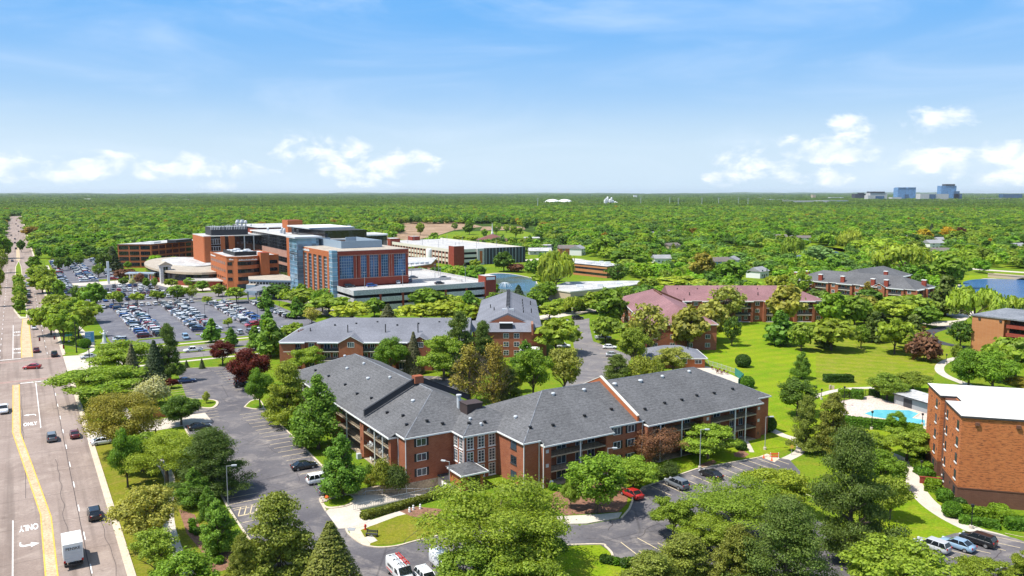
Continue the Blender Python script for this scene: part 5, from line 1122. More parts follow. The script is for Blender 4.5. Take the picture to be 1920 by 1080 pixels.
for (px, py, w, d, h, yw, wl, rf, lb) in [
    (1063, 477, 14, 10, 5.4, .1, 'brick_tan', 'brownroof', 'tan two-storey house with brown roof beside the back garage road'), (1083, 478, 12, 10, 5.6, 1.2, 'shingle_w', 'paleroof', 'white gabled house with pale roof next to the tan brown-roofed one'),
    (1012, 477, 18, 9, 3.4, .1, 'precast_w', 'membrane', 'long low pale house with white roof near the two gabled houses'), (1259, 468, 13, 8, 4.2, .5, 'tan', 'brownroof', 'tan house with brown roof standing on a lawn opening in the wood'),
    (1348, 503, 12, 10, 5.2, .3, 'bluewall', 'brownroof', 'blue-walled house with brown roof half hidden by trees'), (1372, 499, 11, 9, 4.8, 1.1, 'shingle_w', 'paleroof', 'white gabled house behind the blue-walled one'),
    (1262, 442, 13, 9, 4.6, .2, 'shingle_w', 'paleroof', 'white house with pale roof far inside the wood'), (1288, 446, 12, 9, 3.6, .9, 'shingle_w', 'paleroof', 'low white house next to the one far inside the wood'), (1218, 443, 12, 8, 3.4, .6, 'precast_w', 'paleroof', 'grey low house with long roof at the wood edge'),
    (1463, 452, 12, 9, 5.0, .1, 'shingle_w', 'brownroof', 'white two-storey house with brown roof at the far pond, first of three'), (1484, 453, 11, 8, 4.4, 1.2, 'shingle_w', 'paleroof', 'white gabled house at the far pond, middle of three'), (1506, 455, 13, 9, 5.2, -.1, 'shingle_w', 'brownroof', 'white house with many windows at the far pond, last of three'),
    (1749, 466, 15, 11, 5.4, .2, 'shingle_w', 'paleroof', 'big white gabled house in front of the orange tree'), (1758, 478, 18, 10, 3.6, -.1, 'precast_w', 'brownroof', 'low house with wide grey-brown roof below the big white gable'), (1694, 451, 13, 9, 3.6, 0, 'tan', 'brownroof', 'tan low house with flat brown roof near the golden tree'),
    (1735, 441, 12, 9, 4.4, .3, 'tan', 'brownroof', 'brown house beside the blue spruce'), (1765, 455, 14, 9, 3.6, .2, 'tan', 'paleroof', 'low pale house behind the orange tree'), (1905, 470, 14, 10, 4.4, .4, 'shingle_w', 'paleroof', 'pale house by the lake road'), (1420, 520, 11, 9, 4.2, .8, 'shingle_w', 'paleroof', 'white house with steep pale roof near the lake block'),
    (1240, 493, 12, 9, 3.8, .1, 'shingle_w', 'paleroof', 'white low house behind the big green oak'), (130, 400, 16, 10, 5, .2, 'shingle_w', 'paleroof', 'white house in the wood close to the avenue'), (250, 396, 16, 10, 5, .2, 'tan', 'paleroof', 'grey-roofed house in the wood beyond the field road'), (165, 376, 40, 22, 7, .1, 'shingle_w', 'membrane', 'long white building far off in the wood near the avenue'), (430, 404, 20, 12, 5, .1, 'tan', 'brownroof', 'brown-roofed house beyond the hospital woods')]:
    x, y = g(px, py); house(x, y, w, d, h, yw, wl, rf, lb)
# skyline
def tower(px, pyb, w, h, dpt, dist, wall, label, crown=None, floors=0, pieces=None):
    a = (px - 960) / FPX * dist; T = Thing('office_tower', label, 'office tower', a, dist, 0, 0, 'office towers on the horizon')
    slab(T, 'tower_body', rect(a - w / 2, a + w / 2, dist, dist + dpt), 0, h, [wall, 'greyroof'])
    for k in range(1, floors): slab(T, 'floor_band', rect(a - w / 2 - .6, a + w / 2 + .6, dist - .6, dist), h * k / floors, h * k / floors + h / floors * .22, 'dark' if wall != 'precast_w' else 'lightgrey')
    for (dx, ww, z0, z1, m) in (pieces or []): slab(T, 'tower_piece', rect(a + dx - ww / 2, a + dx + ww / 2, dist - 3, dist + dpt * .8), z0, z1, [m, 'greyroof'])
    return T
MT['hazeblue'] = glassmat('sky_blue_glass', (.10, .22, .42), .2)
tower(1610, 0, 88, 44, 60, 6000, 'dark', 'dark blocky office building with a small rooftop box, first in the skyline row', pieces=[(8, 30, 44, 52, 'dark')])
tower(1643, 0, 120, 52, 70, 5600, 'precast_w', 'white stepped office tower with dark top and blue glass middle', pieces=[(-10, 100, 50, 60, 'dark'), (8, 60, 0, 30, 'blueglass'), (-62, 26, 0, 34, 'precast_w')])
tower(1695, 0, 134, 88, 70, 6000, 'hazeblue', 'wide bright blue glass tower with twin-lobed flat top', pieces=[(-36, 58, 88, 92, 'hazeblue'), (36, 58, 88, 92, 'hazeblue'), (0, 30, 0, 40, 'blueglass')])
tower(1677, 0, 64, 22, 50, 5400, 'precast_w', 'small pale office block in front of the wide blue tower')
tower(1747, 0, 190, 44, 60, 5400, 'precast_w', 'broad cream office slab with a glass centre strip', pieces=[(-14, 42, 0, 42, 'blueglass')])
tower(1773, 0, 112, 104, 60, 6000, 'hazeblue', 'tallest blue glass tower with a dark stepped cap', pieces=[(8, 70, 104, 116, 'dark'), (60, 40, 0, 64, 'blueglass'), (70, 60, 0, 44, 'blueglass')])
tower(1893, 0, 150, 42, 60, 6300, 'blueglass', 'low wide dark blue glass building beyond the towers')
tower(1853, 0, 120, 12, 60, 6200, 'blueglass', 'long low blue building between the towers and the wide glass one')
def farb(px, dist, w, h, wall, label, dpt=40, roof='membrane'):
    a = (px - 960) / FPX * dist; return flatb('distant_building', label, 'building', rect(a - w / 2, a + w / 2, dist, dist + dpt), h, wall, roof)
for (px, dist, w, h, wl, lb) in [(1510, 3700, 200, 15, 'precast_w', 'long grey colonnaded office building with small green-domed roof'), (1558, 3900, 150, 14, 'bluegrey', 'low blue-banded office building with pointed roof beside the colonnaded one'), (1523, 6500, 24, 36, 'tan', 'lone tan block rising over the far wood'), (1565, 6500, 110, 16, 'white', 'long white shed far beyond the wood near the lone block'),
    (1870, 5800, 420, 12, 'tan', 'long tan warehouses spreading beyond the towers'), (1040, 3600, 60, 10, 'white', 'white flat shed left of the twin white domes'), (1112, 3500, 60, 9, 'white', 'thin white shed between the domes and the white works'), (1455, 5200, 160, 10, 'white', 'pale sheds scattered at the horizon wood'), (1345, 6200, 160, 9, 'white', 'pale long roof at the horizon beyond the pylons'),
    (1190, 7500, 30, 30, 'white', 'white water-tower-like block on the horizon'), (700, 6500, 120, 10, 'tan', 'low pale roofs at the horizon over the hospital'), (560, 7000, 120, 10, 'precast_w', 'row of pale roofs on the skyline over the black wing'), (1420, 7000, 90, 12, 'lightgrey', 'grey shed on the horizon before the towers'), (340, 5200, 120, 10, 'tan', 'tan roof in the far wood over the long brick block'), (980, 5600, 90, 9, 'precast_w', 'pale roof in the far wood at the photo centre'), (1780, 4700, 60, 10, 'precast_w', 'pale parking deck at the feet of the tallest tower')]:
    farb(px, dist, w, h, wl, lb)
T = Thing('domed_building', 'white building with two low white domes in the far wood', 'domed building', (1048 - 960) / FPX * 3600, 3600, 0, 0)
for dx in (-30, 26):
    mb = MB(); mb.lathe((1048 - 960) / FPX * 3600 + dx, 3620, [(34, 0), (34, 9), (30, 15), (20, 20), (8, 22.4), (.5, 23)], 20); T.part('dome', mb, MT['white'])
slab(T, 'hall', rect(120, 320, 3640, 3680), 0, 9, ['white', 'membrane'])
T = Thing('industrial_works', 'cluster of white silos and hoppers of a works in the far wood', 'works', (1148 - 960) / FPX * 3300, 3300, 0, 0)
for i, (dx, h) in enumerate([(-26, 24), (-20, 30), (-13, 36), (-6, 26), (2, 33), (9, 22), (16, 17), (24, 14), (33, 11), (42, 8)]):
    mb = MB(); mb.lathe((1145 - 960) / FPX * 3300 + dx, 3300 + (i % 3) * 8, [(4.2, 0), (4.2, h - 4), (1.2, h)], 10); T.part('silo', mb, MT['white'])
for i, px in enumerate([1008, 1135, 1200, 1254, 1270, 1314, 1345, 1382, 1400]):
    dist = 2600 + (i * 137) % 500; a = (px - 960) / FPX * dist; T = Thing('power_pylon', 'tall thin steel power pole rising over the distant wood', 'pylon', a, dist, 0, 0, 'row of thin steel power poles over the distant wood')
    mb = MB(); mb.tube([(a, dist, 0), (a, dist, 34)], .9, 5, r1=.5); T.part('pole', mb, MT['lightgrey']); mb = MB()
    for z in (26, 30, 33): mb.box(a - 4, a + 4, dist - .3, dist + .3, z, z + .5)
    T.part('cross_arm', mb, MT['lightgrey'])
# bridge at the lake
bx0, by0 = g(1852, 520); bx1, by1 = g(1990, 531)
T = Thing('bridge', 'low tan concrete bridge with one flat arch over the lake inlet', 'bridge', 0, 0, 0, 0); d = Vector((bx1 - bx0, by1 - by0)); L_ = d.length; d.normalize(); mb = MB(); n_ = Vector((-d.y, d.x))
pr = [(0, 0), (0, 1.9), (L_, 1.9), (L_, 0), (L_ * .62, 0)] + [(L_ * (.62 - .22 * q / 8), 1.3 * math.sin(PI * q / 8)) for q in range(1, 8)] + [(L_ * .40, 0)]
fpt = [(bx0 + d.x * s, by0 + d.y * s, z) for s, z in pr]; bpt = [(p[0] + n_.x * 9, p[1] + n_.y * 9, p[2]) for p in fpt]; mb.poly(fpt); mb.poly(bpt[::-1])
for i in range(len(fpt)): j = (i + 1) % len(fpt); mb.poly([fpt[i], fpt[j], bpt[j], bpt[i]][::-1])
T.part('span', mb, MT['tan'])
mb = MB(); mb.rbox(Vector((bx0, by0)) + d * L_ / 2, d, L_, .4, 1.9, 2.5); T.part('parapet', mb, MT['tan'])
# ------------------------------------------------------------------ vehicles
m_, k_ = newmat('car_paint'); oi = k_.node('ShaderNodeObjectInfo')
b_ = k_.node('ShaderNodeBsdfPrincipled', {'Base Color': oi.outputs['Color'], 'Roughness': .32, 'Specular IOR Level': .5, 'Coat Weight': .5, 'Coat Roughness': .08}); k_.node('ShaderNodeOutputMaterial', {0: b_.outputs[0]}); MT['paint'] = m_
MT['carglass'] = plain('car_glass', (.012, .016, .02), .06, spec=.7); MT['tyre'] = plain('tyre', (.018, .018, .018), .8); MT['rim'] = plain('wheel_rim', (.35, .36, .37), .35, .6); MT['headlamp'] = plain('headlamp_glass', (.62, .64, .66), .15, spec=.6); MT['taillamp'] = plain('tail_lamp_glass', (.38, .02, .015), .2)
def loft(mb, st, m=0):
    """st: (x, z0, z1, halfwidth); a rounded section at each station."""
    n = 10; b = len(mb.v)
    for (x, z0, z1, w) in st:
        h = z1 - z0
        for (f, q) in ((.86, 0), (.98, .14), (1, .45), (.97, .8), (.86, 1), (-.86, 1), (-.97, .8), (-1, .45), (-.98, .14), (-.86, 0)): mb.v.append((x, w * f, z0 + h * q))
    for i in range(len(st) - 1):
        for q in range(n): r = (q + 1) % n; mb.f.append((b + i * n + q, b + i * n + r, b + (i + 1) * n + r, b + (i + 1) * n + q)); mb.m.append(m)
    mb.f.append(tuple(b + q for q in range(n))[::-1]); mb.m.append(m); e = b + (len(st) - 1) * n; mb.f.append(tuple(e + q for q in range(n))); mb.m.append(m)
def cabin(gl, bd, xb0, xb1, xt0, xt1, zb, zt, wb, wt, pillars=()):
    B = [(xb0, -wb, zb), (xb1, -wb, zb), (xb1, wb, zb), (xb0, wb, zb)]; Tt = [(xt0, -wt, zt), (xt1, -wt, zt), (xt1, wt, zt), (xt0, wt, zt)]
    for i in range(4): j = (i + 1) % 4; gl.poly([B[i], B[j], Tt[j], Tt[i]])
    r = .04; R = [(xt0 - .06, -wt - .03, zt), (xt1 + .06, -wt - .03, zt), (xt1 + .06, wt + .03, zt), (xt0 - .06, wt + .03, zt)]; U = [(xt0 + .1, -wt + .1, zt + .07), (xt1 - .15, -wt + .1, zt + .07), (xt1 - .15, wt - .1, zt + .07), (xt0 + .1, wt - .1, zt + .07)]
    for i in range(4): j = (i + 1) % 4; bd.poly([R[i], R[j], U[j], U[i]])
    bd.poly(U); bd.poly(R[::-1])
    for i in range(4): bd.tube([B[i], Tt[i]], .05, 4)
    for f in pillars:
        for s in (-1, 1):
            xb = xb0 + (xb1 - xb0) * f; xt = xt0 + (xt1 - xt0) * f; bd.tube([(xb, s * (wb + .01), zb), (xt, s * (wt + .01), zt)], .045, 4)
def car_parts(kind):
    """(part name, mesh builder, materials, smooth) for one kind of vehicle; x forward."""
    bd, gl, P = MB(), MB(), []
    wx, wr, tk = 1.38, .33, .80
    if kind == 'sedan':
        loft(bd, [(-2.34, .42, .80, .66), (-2.24, .3, .95, .82), (-1.7, .24, 1.0, .89), (-.6, .2, .97, .91), (.7, .2, .95, .91), (1.3, .22, .92, .90), (2.0, .26, .80, .84), (2.28, .32, .68, .74), (2.36, .4, .6, .62)])
        cabin(gl, bd, -1.85, 1.15, -1.05, .30, .93, 1.42, .82, .64, (.45,)); L = 2.36
    elif kind == 'suv':
        loft(bd, [(-2.34, .45, .95, .74), (-2.28, .34, 1.08, .86), (-1.7, .28, 1.1, .92), (-.6, .26, 1.08, .93), (.8, .26, 1.06, .93), (1.4, .28, 1.04, .92), (2.1, .32, .95, .86), (2.32, .36, .82, .76), (2.38, .45, .7, .66)])
        cabin(gl, bd, -2.22, 1.15, -1.9, .45, 1.05, 1.66, .85, .68, (.3, .62)); L = 2.38; wr = .37; tk = .82
    elif kind == 'minivan':
        loft(bd, [(-2.5, .42, .95, .76), (-2.42, .3, 1.1, .88), (-1.5, .24, 1.1, .95), (.8, .24, 1.06, .95), (1.6, .26, 1.0, .93), (2.3, .3, .82, .84), (2.5, .4, .66, .66)])
        cabin(gl, bd, -2.4, 1.7, -2.1, .75, 1.05, 1.72, .88, .72, (.25, .5)); L = 2.5; wx = 1.5
    elif kind == 'pickup':
        loft(bd, [(-2.85, .5, 1.0, .86), (-2.8, .42, 1.08, .93), (-1.6, .4, 1.1, .95), (.5, .38, 1.1, .95), (1.6, .38, 1.12, .94), (2.6, .42, 1.02, .90), (2.85, .46, .86, .8), (2.9, .5, .74, .7)])
        cabin(gl, bd, -.75, 1.45, -.6, .8, 1.08, 1.78, .86, .72, (.45,)); bd.box(-2.75, -.8, -.93, -.80, 1.05, 1.25); bd.box(-2.75, -.8, .80, .93, 1.05, 1.25); bd.box(-2.84, -2.74, -.93, .93, 1.05, 1.25); L = 2.88; wx = 1.75; wr = .40; tk = .84
        bed = MB(); bed.box(-2.73, -.82, -.79, .79, 1.085, 1.12); P.append(('bed', bed, ['tyre'], False))
    else: # van
        loft(bd, [(-2.75, .45, 1.95, .88), (-2.7, .35, 2.2, .96), (-2.3, .3, 2.32, 1.0), (-.5, .3, 2.36, 1.0), (1.0, .3, 2.28, 1.0), (1.3, .3, 2.1, .99), (1.75, .32, 1.5, .97), (2.15, .32, 1.18, .95), (2.65, .36, .98, .88), (2.78, .42, .8, .76)])
        gl.poly([(1.36, -.84, 2.04), (1.36, .84, 2.04), (2.04, .86, 1.3), (2.04, -.86, 1.3)][::-1]); gl.v = [(x + .06, y, z + .03) for x, y, z in gl.v]
        for s in (-1, 1):
            w = MB(); w.poly([(.55, s * 1.005, 1.25), (1.75, s * .985, 1.25), (1.3, s * .99, 1.85), (.55, s * 1.005, 1.85)]); P.append(('window', w, ['carglass'], False))
            w = MB(); w.poly([(-2.765, s * .1, 1.35), (-2.765, s * .75, 1.35), (-2.74, s * .72, 1.95), (-2.74, s * .1, 1.95)]); P.append(('window', w, ['carglass'], False))
        L = 2.78; wx = 1.7; wr = .36; tk = .86
    P.insert(0, ('body', bd, ['paint'], True)); P.insert(1, ('window', gl, ['carglass'], False))
    for sx in (-1, 1):
        for sy in (-1, 1):
            w = MB(); n = 12; y0, y1 = sy * (tk - .1), sy * (tk + .12); b = len(w.v)
            for y in (y0, y1):
                for q in range(n): t = 2 * PI * q / n; w.v.append((sx * wx + wr * math.cos(t), y, wr + wr * math.sin(t)))
            for q in range(n): r = (q + 1) % n; w.f.append((q, r, n + r, n + q)); w.m.append(0)
            w.f.append(tuple(range(n, 2 * n))); w.m.append(0); c = len(w.v)
            for q in range(n): t = 2 * PI * q / n; w.v.append((sx * wx + wr * .62 * math.cos(t), y1 + sy * .01, wr + wr * .62 * math.sin(t)))
            w.f.append(tuple(range(c, c + n))); w.m.append(1); P.append(('wheel', w, ['tyre', 'rim'], False))
    hz = {'sedan': .70, 'suv': .88, 'minivan': .74, 'pickup': .86, 'van': .92}[kind]; tz = {'sedan': .82, 'suv': .95, 'minivan': 1.0, 'pickup': .92, 'van': 1.1}[kind]
    for s in (-1, 1):
        h = MB(); h.box(L - .28, L - .02, s * .58 - .14, s * .58 + .14, hz - .09, hz + .07); P.append(('headlight', h, ['headlamp'], False))
        h = MB(); h.box(-L - .0, -L + .12, s * .66 - .11, s * .66 + .11, tz - .10, tz + .14); P.append(('taillight', h, ['taillamp'], False))
    return P
CARPARTS = {k: car_parts(k) for k in ('sedan', 'suv', 'minivan', 'pickup', 'van')}
_near, _far = {}, {}
def one_mesh(kind):
    if kind not in _far:
        mats = ['paint', 'carglass', 'tyre', 'rim', 'headlamp', 'taillamp']; v, f, mi = [], [], []
        for (_n, mb, ms, _s) in CARPARTS[kind]:
            b = len(v); v += mb.v; f += [tuple(b + i for i in q) for q in mb.f]; mi += [mats.index(ms[i]) for i in mb.m]
        me = D.meshes.new(kind); me.from_pydata(v, [], f)
        for q in mats: me.materials.append(MT[q])
        me.polygons.foreach_set('material_index', mi); me.update(); _far[kind] = me
    return _far[kind]
NAMES = {'sedan': 'parked_car', 'suv': 'suv', 'minivan': 'minivan', 'pickup': 'pickup_truck', 'van': 'van'}
PAINT = {'white': (.74, .75, .75), 'silver': (.42, .44, .46), 'grey': (.14, .15, .165), 'black': (.012, .012, .014), 'navy': (.012, .03, .10), 'blue': (.02, .09, .32), 'red': (.38, .02, .018), 'maroon': (.12, .015, .02), 'light blue': (.22, .34, .46), 'tan': (.35, .28, .2), 'teal': (.03, .16, .2), 'orange': (.6, .12, .02)}
def car(kind, colour, x, y, ang, label, group, z=.04, detail=True, name=None):
    if detail:
        if kind not in _near:
            root = D.objects.new(name or NAMES[kind], None); COL.objects.link(root)
            for (n, mb, ms, s) in CARPARTS[kind]: mb.build(n, [MT[q] for q in ms], root, (0, 0, 0), s)
            _near[kind] = root
        else:
            root = _near[kind].copy(); COL.objects.link(root); root.name = name or NAMES[kind]
            for ch in list(_near[kind].children):
                if ch.name.split('.')[0] in ('body', 'window', 'wheel', 'headlight', 'taillight', 'bed'): c = ch.copy(); COL.objects.link(c); c.parent = root
        for ch in root.children:
            if ch.name.startswith('body'): ch.color = (*PAINT[colour], 1)
    else:
        root = D.objects.new(name or NAMES[kind], one_mesh(kind)); COL.objects.link(root); root.color = (*PAINT[colour], 1)
    root.location = (x, y, z); root.rotation_euler = (0, 0, ang); tag(root, label, {'sedan': 'car', 'suv': 'car', 'minivan': 'minivan', 'pickup': 'pickup truck', 'van': 'van'}[kind], group)
    return root
AV, AU = YAW, YAW + PI / 2          # heading across / along the avenue
def at(px, py, h=.7): return g(px, py, h)    # the middle of a car seen at a pixel, not its shadow
def dirpx(a, b, h=0): p, q = g(*a, h), g(*b, h); return math.atan2(q[1] - p[1], q[0] - p[0])
KW = {'sedan': 'sedan', 'suv': 'SUV', 'minivan': 'minivan', 'pickup': 'pickup', 'van': 'van'}
# in the apartment car parks
sl = dirpx((1206, 914), (1440, 855)) - PI / 2; lr = dirpx((1765, 1010), (1828, 1031)); vd = dirpx((733, 1046), (766, 1080))
APT = 'cars in the apartment car parks'
for (k, c, px, py, a, lb) in [
    ('sedan', 'black', 570, 872, AV, 'black sedan in a stall beside the wing facing the avenue'), ('minivan', 'white', 602, 897, AV, 'white van-like minivan half under the maple next to the black sedan'), ('pickup', 'grey', 628, 918, AV, 'dark grey pickup under the maple at the stone-edged island'),
    ('sedan', 'navy', 349, 713, AV, 'navy sedan alone near the white blossom tree'), ('sedan', 'black', 374, 799, AV, 'black car under the dark round crab tree'), ('suv', 'black', 456, 720, AV, 'black SUV in the shade of the crimson maple'),
    ('suv', 'white', 556, 1050, lr + .6, 'white SUV between the pine and the olive spruce'), ('suv', 'white', 800, 1084, vd, 'white SUV next to the van with the ladders'), ('van', 'white', 832, 1060, vd, 'white cargo van partly under the big locust tree'),
    ('suv', 'grey', 1269, 906, sl + PI, 'dark grey SUV parked nose-in by the long wing'), ('sedan', 'black', 1333, 888, sl + PI, 'black car hidden behind the locust crown by the long wing'), ('sedan', 'red', 1184, 924, sl + PI, 'red car half hidden by the bright round maple'),
    ('suv', 'silver', 1748, 1022, lr + PI, 'silver-grey SUV next to the light blue sedan'), ('sedan', 'light blue', 1795, 1019, lr + PI, 'light blue sedan between the silver and the black SUV'), ('suv', 'black', 1834, 1011, lr + PI, 'black SUV with a white door panel at the end of the row'), ('sedan', 'white', 1665, 1036, lr + PI, 'white car behind the yellow-green foreground tree'), ('sedan', 'black', 1622, 1041, lr + PI, 'black car in the shade of the great pine'), ('suv', 'black', 1908, 1082, lr + PI, 'dark car cut off by the photo corner'), ('sedan', 'black', 1300, 985, sl, 'dark car seen through the locust crowns'),
    ('sedan', 'white', 1143, 650, 0, 'white sedan in the lane stalls behind the block'), ('sedan', 'silver', 1149, 664, 0, 'silver sedan nearest in the lane stalls'), ('pickup', 'silver', 1131, 633, 0, 'silver pickup with cap in the lane stalls'), ('suv', 'white', 1126, 622, 0, 'white SUV farthest in the lane stalls'), ('suv', 'white', 1056, 648, 0, 'white SUV under the bright tree on the other side of the lane'), ('suv', 'black', 1083, 596, .25, 'black SUV turning at the head of the lane'), ('sedan', 'white', 1064, 604, 0, 'white car just behind the black turning SUV')]:
    x, y = at(px, py); o = car(k, c, x, y, a, lb, APT)
# a work van with ladders, a box truck
x, y = at(750, 1074); v_ = car('van', 'white', x, y, vd, 'white work van with black lettering and red stripes carrying a red and a grey ladder', APT, name='work_van')
ld = D.objects.new('ladder', None); 
def ladder(label, y0, mat, ln):
    t = Thing('ladder', label, 'ladder', 0, 0, 0, 0); mb = MB()
    for q in (-.2, .2): mb.box(-ln / 2, ln / 2, y0 + q - .035, y0 + q + .035, 2.52, 2.62)
    k = int(ln / .32)
    for i in range(k): s = -ln / 2 + .15 + i * .32; mb.box(s - .025, s + .025, y0 - .2, y0 + .2, 2.55, 2.60)
    t.part('rail', mb, MT[mat]); t.o.location = (x, y, .04); t.o.rotation_euler = (0, 0, vd)
ladder('red ladder on the roof rack of the white work van', .38, 'red', 3.9); ladder('grey aluminium ladder on the roof rack of the white work van', -.32, 'lightgrey', 3.4); D.objects.remove(ld)
mb = MB()
for q in (-1.8, -.4, 1.0): mb.box(q - .04, q + .04, -.85, .85, 2.40, 2.51)
o = mb.build('roof_rack', MT['black'], v_)
mb = MB(); mb.box(-2.0, .3, 1.0, 1.012, .75, .9); mb.box(-2.0, -.9, 1.0, 1.012, 1.0, 1.12); mb.box(-2.2, -.2, -1.012, -1.0, .75, .9); o = mb.build('stripe', MT['red'], v_)
def text_mesh(text, w, h, mat, parent, mtx, name='lettering'):
    c = D.curves.new('t', 'FONT'); c.body = text; c.align_x = 'CENTER'; c.align_y = 'CENTER'; c.offset = .02; o = D.objects.new('t', c); COL.objects.link(o)
    me = D.meshes.new_from_object(o.evaluated_get(bpy.context.evaluated_depsgraph_get())); D.objects.remove(o)
    xs = [p.co.x for p in me.vertices]; ys = [p.co.y for p in me.vertices]; W = max(xs) - min(xs); Hh = max(ys) - min(ys); cx = (max(xs) + min(xs)) / 2; cy = (max(ys) + min(ys)) / 2
    for p in me.vertices: p.co = ((p.co.x - cx) * w / W, (p.co.y - cy) * h / Hh, 0)
    me.materials.append(mat); r = D.objects.new(name, me); COL.objects.link(r); r.parent = parent; r.matrix_local = mtx; return r
for s in (-1, 1): text_mesh('AIRMAX', 1.9, .42, MT['black'], v_, Matrix.Translation((-.9, s * 1.018, 1.45)) @ Matrix.Rotation(0 if s < 0 else PI, 4, 'Z') @ Matrix.Rotation(PI / 2, 4, 'X'))
def box_truck(x, y, ang, label):
    t = Thing('box_truck', label, 'truck', 0, 0, 0, 0); mb = MB(); mb.box(-3.4, 1.1, -1.18, 1.18, 1.0, 3.5); cargo = t.part('cargo_box', mb, MT['white'])
    mb = MB(); mb.box(-3.44, -3.4, -1.05, 1.05, 1.1, 3.05, 0)
    for q in range(5): mb.box(-3.47, -3.44, -1.0, 1.0, 1.15 + q * .38, 1.47 + q * .38)
    t.part('roller_door', mb, MT['lightgrey'], cargo); mb = MB(); mb.box(-3.5, 3.2, -.5, .5, .6, 1.0); mb.box(-3.75, -3.4, -1.1, 1.1, .55, .75); t.part('chassis', mb, MT['black'])
    mb = MB(); loft(mb, [(1.15, .6, 2.5, .98), (1.9, .55, 2.5, 1.0), (2.3, .55, 2.1, 1.0), (2.6, .5, 1.5, .98), (3.3, .5, 1.25, .92), (3.45, .55, 1.0, .85)]); t.part('cab', mb, MT['white'], None, True)
    mb = MB(); mb.poly([(2.0, -.85, 2.42), (2.0, .85, 2.42), (2.62, .88, 1.55), (2.62, -.88, 1.55)][::-1]); mb.v = [(a + .08, b, c + .02) for a, b, c in mb.v]; t.part('windscreen', mb, MT['carglass'])
    for sx in (-2.2, 2.3):
        for s in (-1, 1):
            w = MB(); w.tube([(sx, s * .75, .45), (sx, s * 1.1, .45)], .45, 14); t.part('wheel', w, MT['tyre'])
    for s in (-1, 1):
        h = MB(); h.box(-3.5, -3.42, s * 1.05 - .12, s * 1.05 + .12, 1.0, 1.3); t.part('taillight', h, MT['taillamp'])
    R_ = Matrix.Translation((-3.475, 0, 2.85)) @ Matrix.Rotation(-PI / 2, 4, 'Z') @ Matrix.Rotation(PI / 2, 4, 'X'); text_mesh('PENSKE', 1.7, .36, MT['black'], cargo, R_)
    t.o.location = (x, y, .04); t.o.rotation_euler = (0, 0, ang)
x, y = S2W(3.7, 121.0); box_truck(x, y, AU, 'white box truck with black lettering driving away on the avenue')
# on the avenue and its side street
AVG = 'cars driving on the avenue'
for i, (k, c, px, py, s, lb) in enumerate([('suv', 'black', 177, 962, 1, 'dark car with red tail lights in the kerb lane past the white box truck'), ('suv', 'grey', 97, 819, 1, 'dark grey SUV in the middle lane beyond the dashed line'), ('sedan', 'maroon', 140, 813, 1, 'dark red car at the kerb under the bronze tree'), ('pickup', 'white', 7, 767, -1, 'white pickup coming towards the crossing exit'),
      ('suv', 'black', 102, 664, 1, 'black SUV just past the crossing, kerb side'), ('sedan', 'maroon', 68, 656, 1, 'maroon car just past the crossing beside the median'), ('sedan', 'white', 64, 614, 1, 'white sedan beyond the signal arm'), ('suv', 'grey', 83, 600, 1, 'grey SUV at the kerb below the verge trees'), ('sedan', 'black', 54, 566, 1, 'black car beside the lower end of the tree median'), ('suv', 'grey', 54, 554, 1, 'grey SUV right ahead of the black one beside the tree median'), ('suv', 'silver', 54, 546, 1, 'silver SUV third in line beside the tree median'), ('van', 'white', 51, 535, 1, 'white van fourth in line beside the tree median'), ('sedan', 'silver', 48, 518, 1, 'silver car at the middle of the tree median'),
      ('sedan', 'black', 23, 489, -1, 'black car in the opposite lanes above the tree median'), ('suv', 'black', 30, 466, 1, 'black SUV near the lone median tree'), ('sedan', 'navy', 20, 461, -1, 'navy car in the opposite lanes level with the lone median tree'), ('sedan', 'black', 28, 455, 1, 'black car ahead of the SUV by the lone median tree'), ('suv', 'grey', 28, 448, 1, 'grey SUV two ahead of the lone median tree'), ('sedan', 'black', 21, 441, -1, 'black car far up the opposite lanes'), ('suv', 'black', 35, 434, 1, 'black SUV far up the kerb lanes'), ('sedan', 'grey', 41, 432, 1, 'grey car far up at the kerb'), ('sedan', 'black', 39, 427, 1, 'black car far up before the bend'), ('suv', 'navy', 34, 424, 1, 'navy SUV far up before the bend'), ('sedan', 'white', 18, 428, -1, 'white car far up the opposite lanes'), ('suv', 'black', 30, 420, 1, 'black SUV farthest but two up the avenue'), ('sedan', 'white', 17, 418, -1, 'white car farthest but one up the opposite lanes'), ('sedan', 'silver', 12, 424, -1, 'silver car at the far outer lane'), ('suv', 'black', 39, 416, 1, 'black SUV at the far kerb near the gantry trees'), ('sedan', 'red', 31, 413, 1, 'red car at the far end of the avenue'), ('sedan', 'white', 22, 411, -1, 'white car at the far end of the avenue')]):
    x, y = at(px, py); car(k, c, x, y, AU if s > 0 else AU + PI, lb, AVG, detail=i < 9)
x, y = at(60, 687); car('sedan', 'red', x, y, AV + PI - .25, 'bright red car turning across the middle of the crossing', AVG)
x, y = at(362, 656); car('pickup', 'white', x, y, AV + PI, 'white pickup on the side street by the crimson tree', 'cars on the side street')
x, y = at(166, 668); car('sedan', 'silver', x, y, AV + PI, 'silver car waiting at the corner behind the locust tree', 'cars on the side street')
x, y = at(194, 826); car('sedan', 'white', x, y, AV, 'white and black car in the concrete driveway', None)
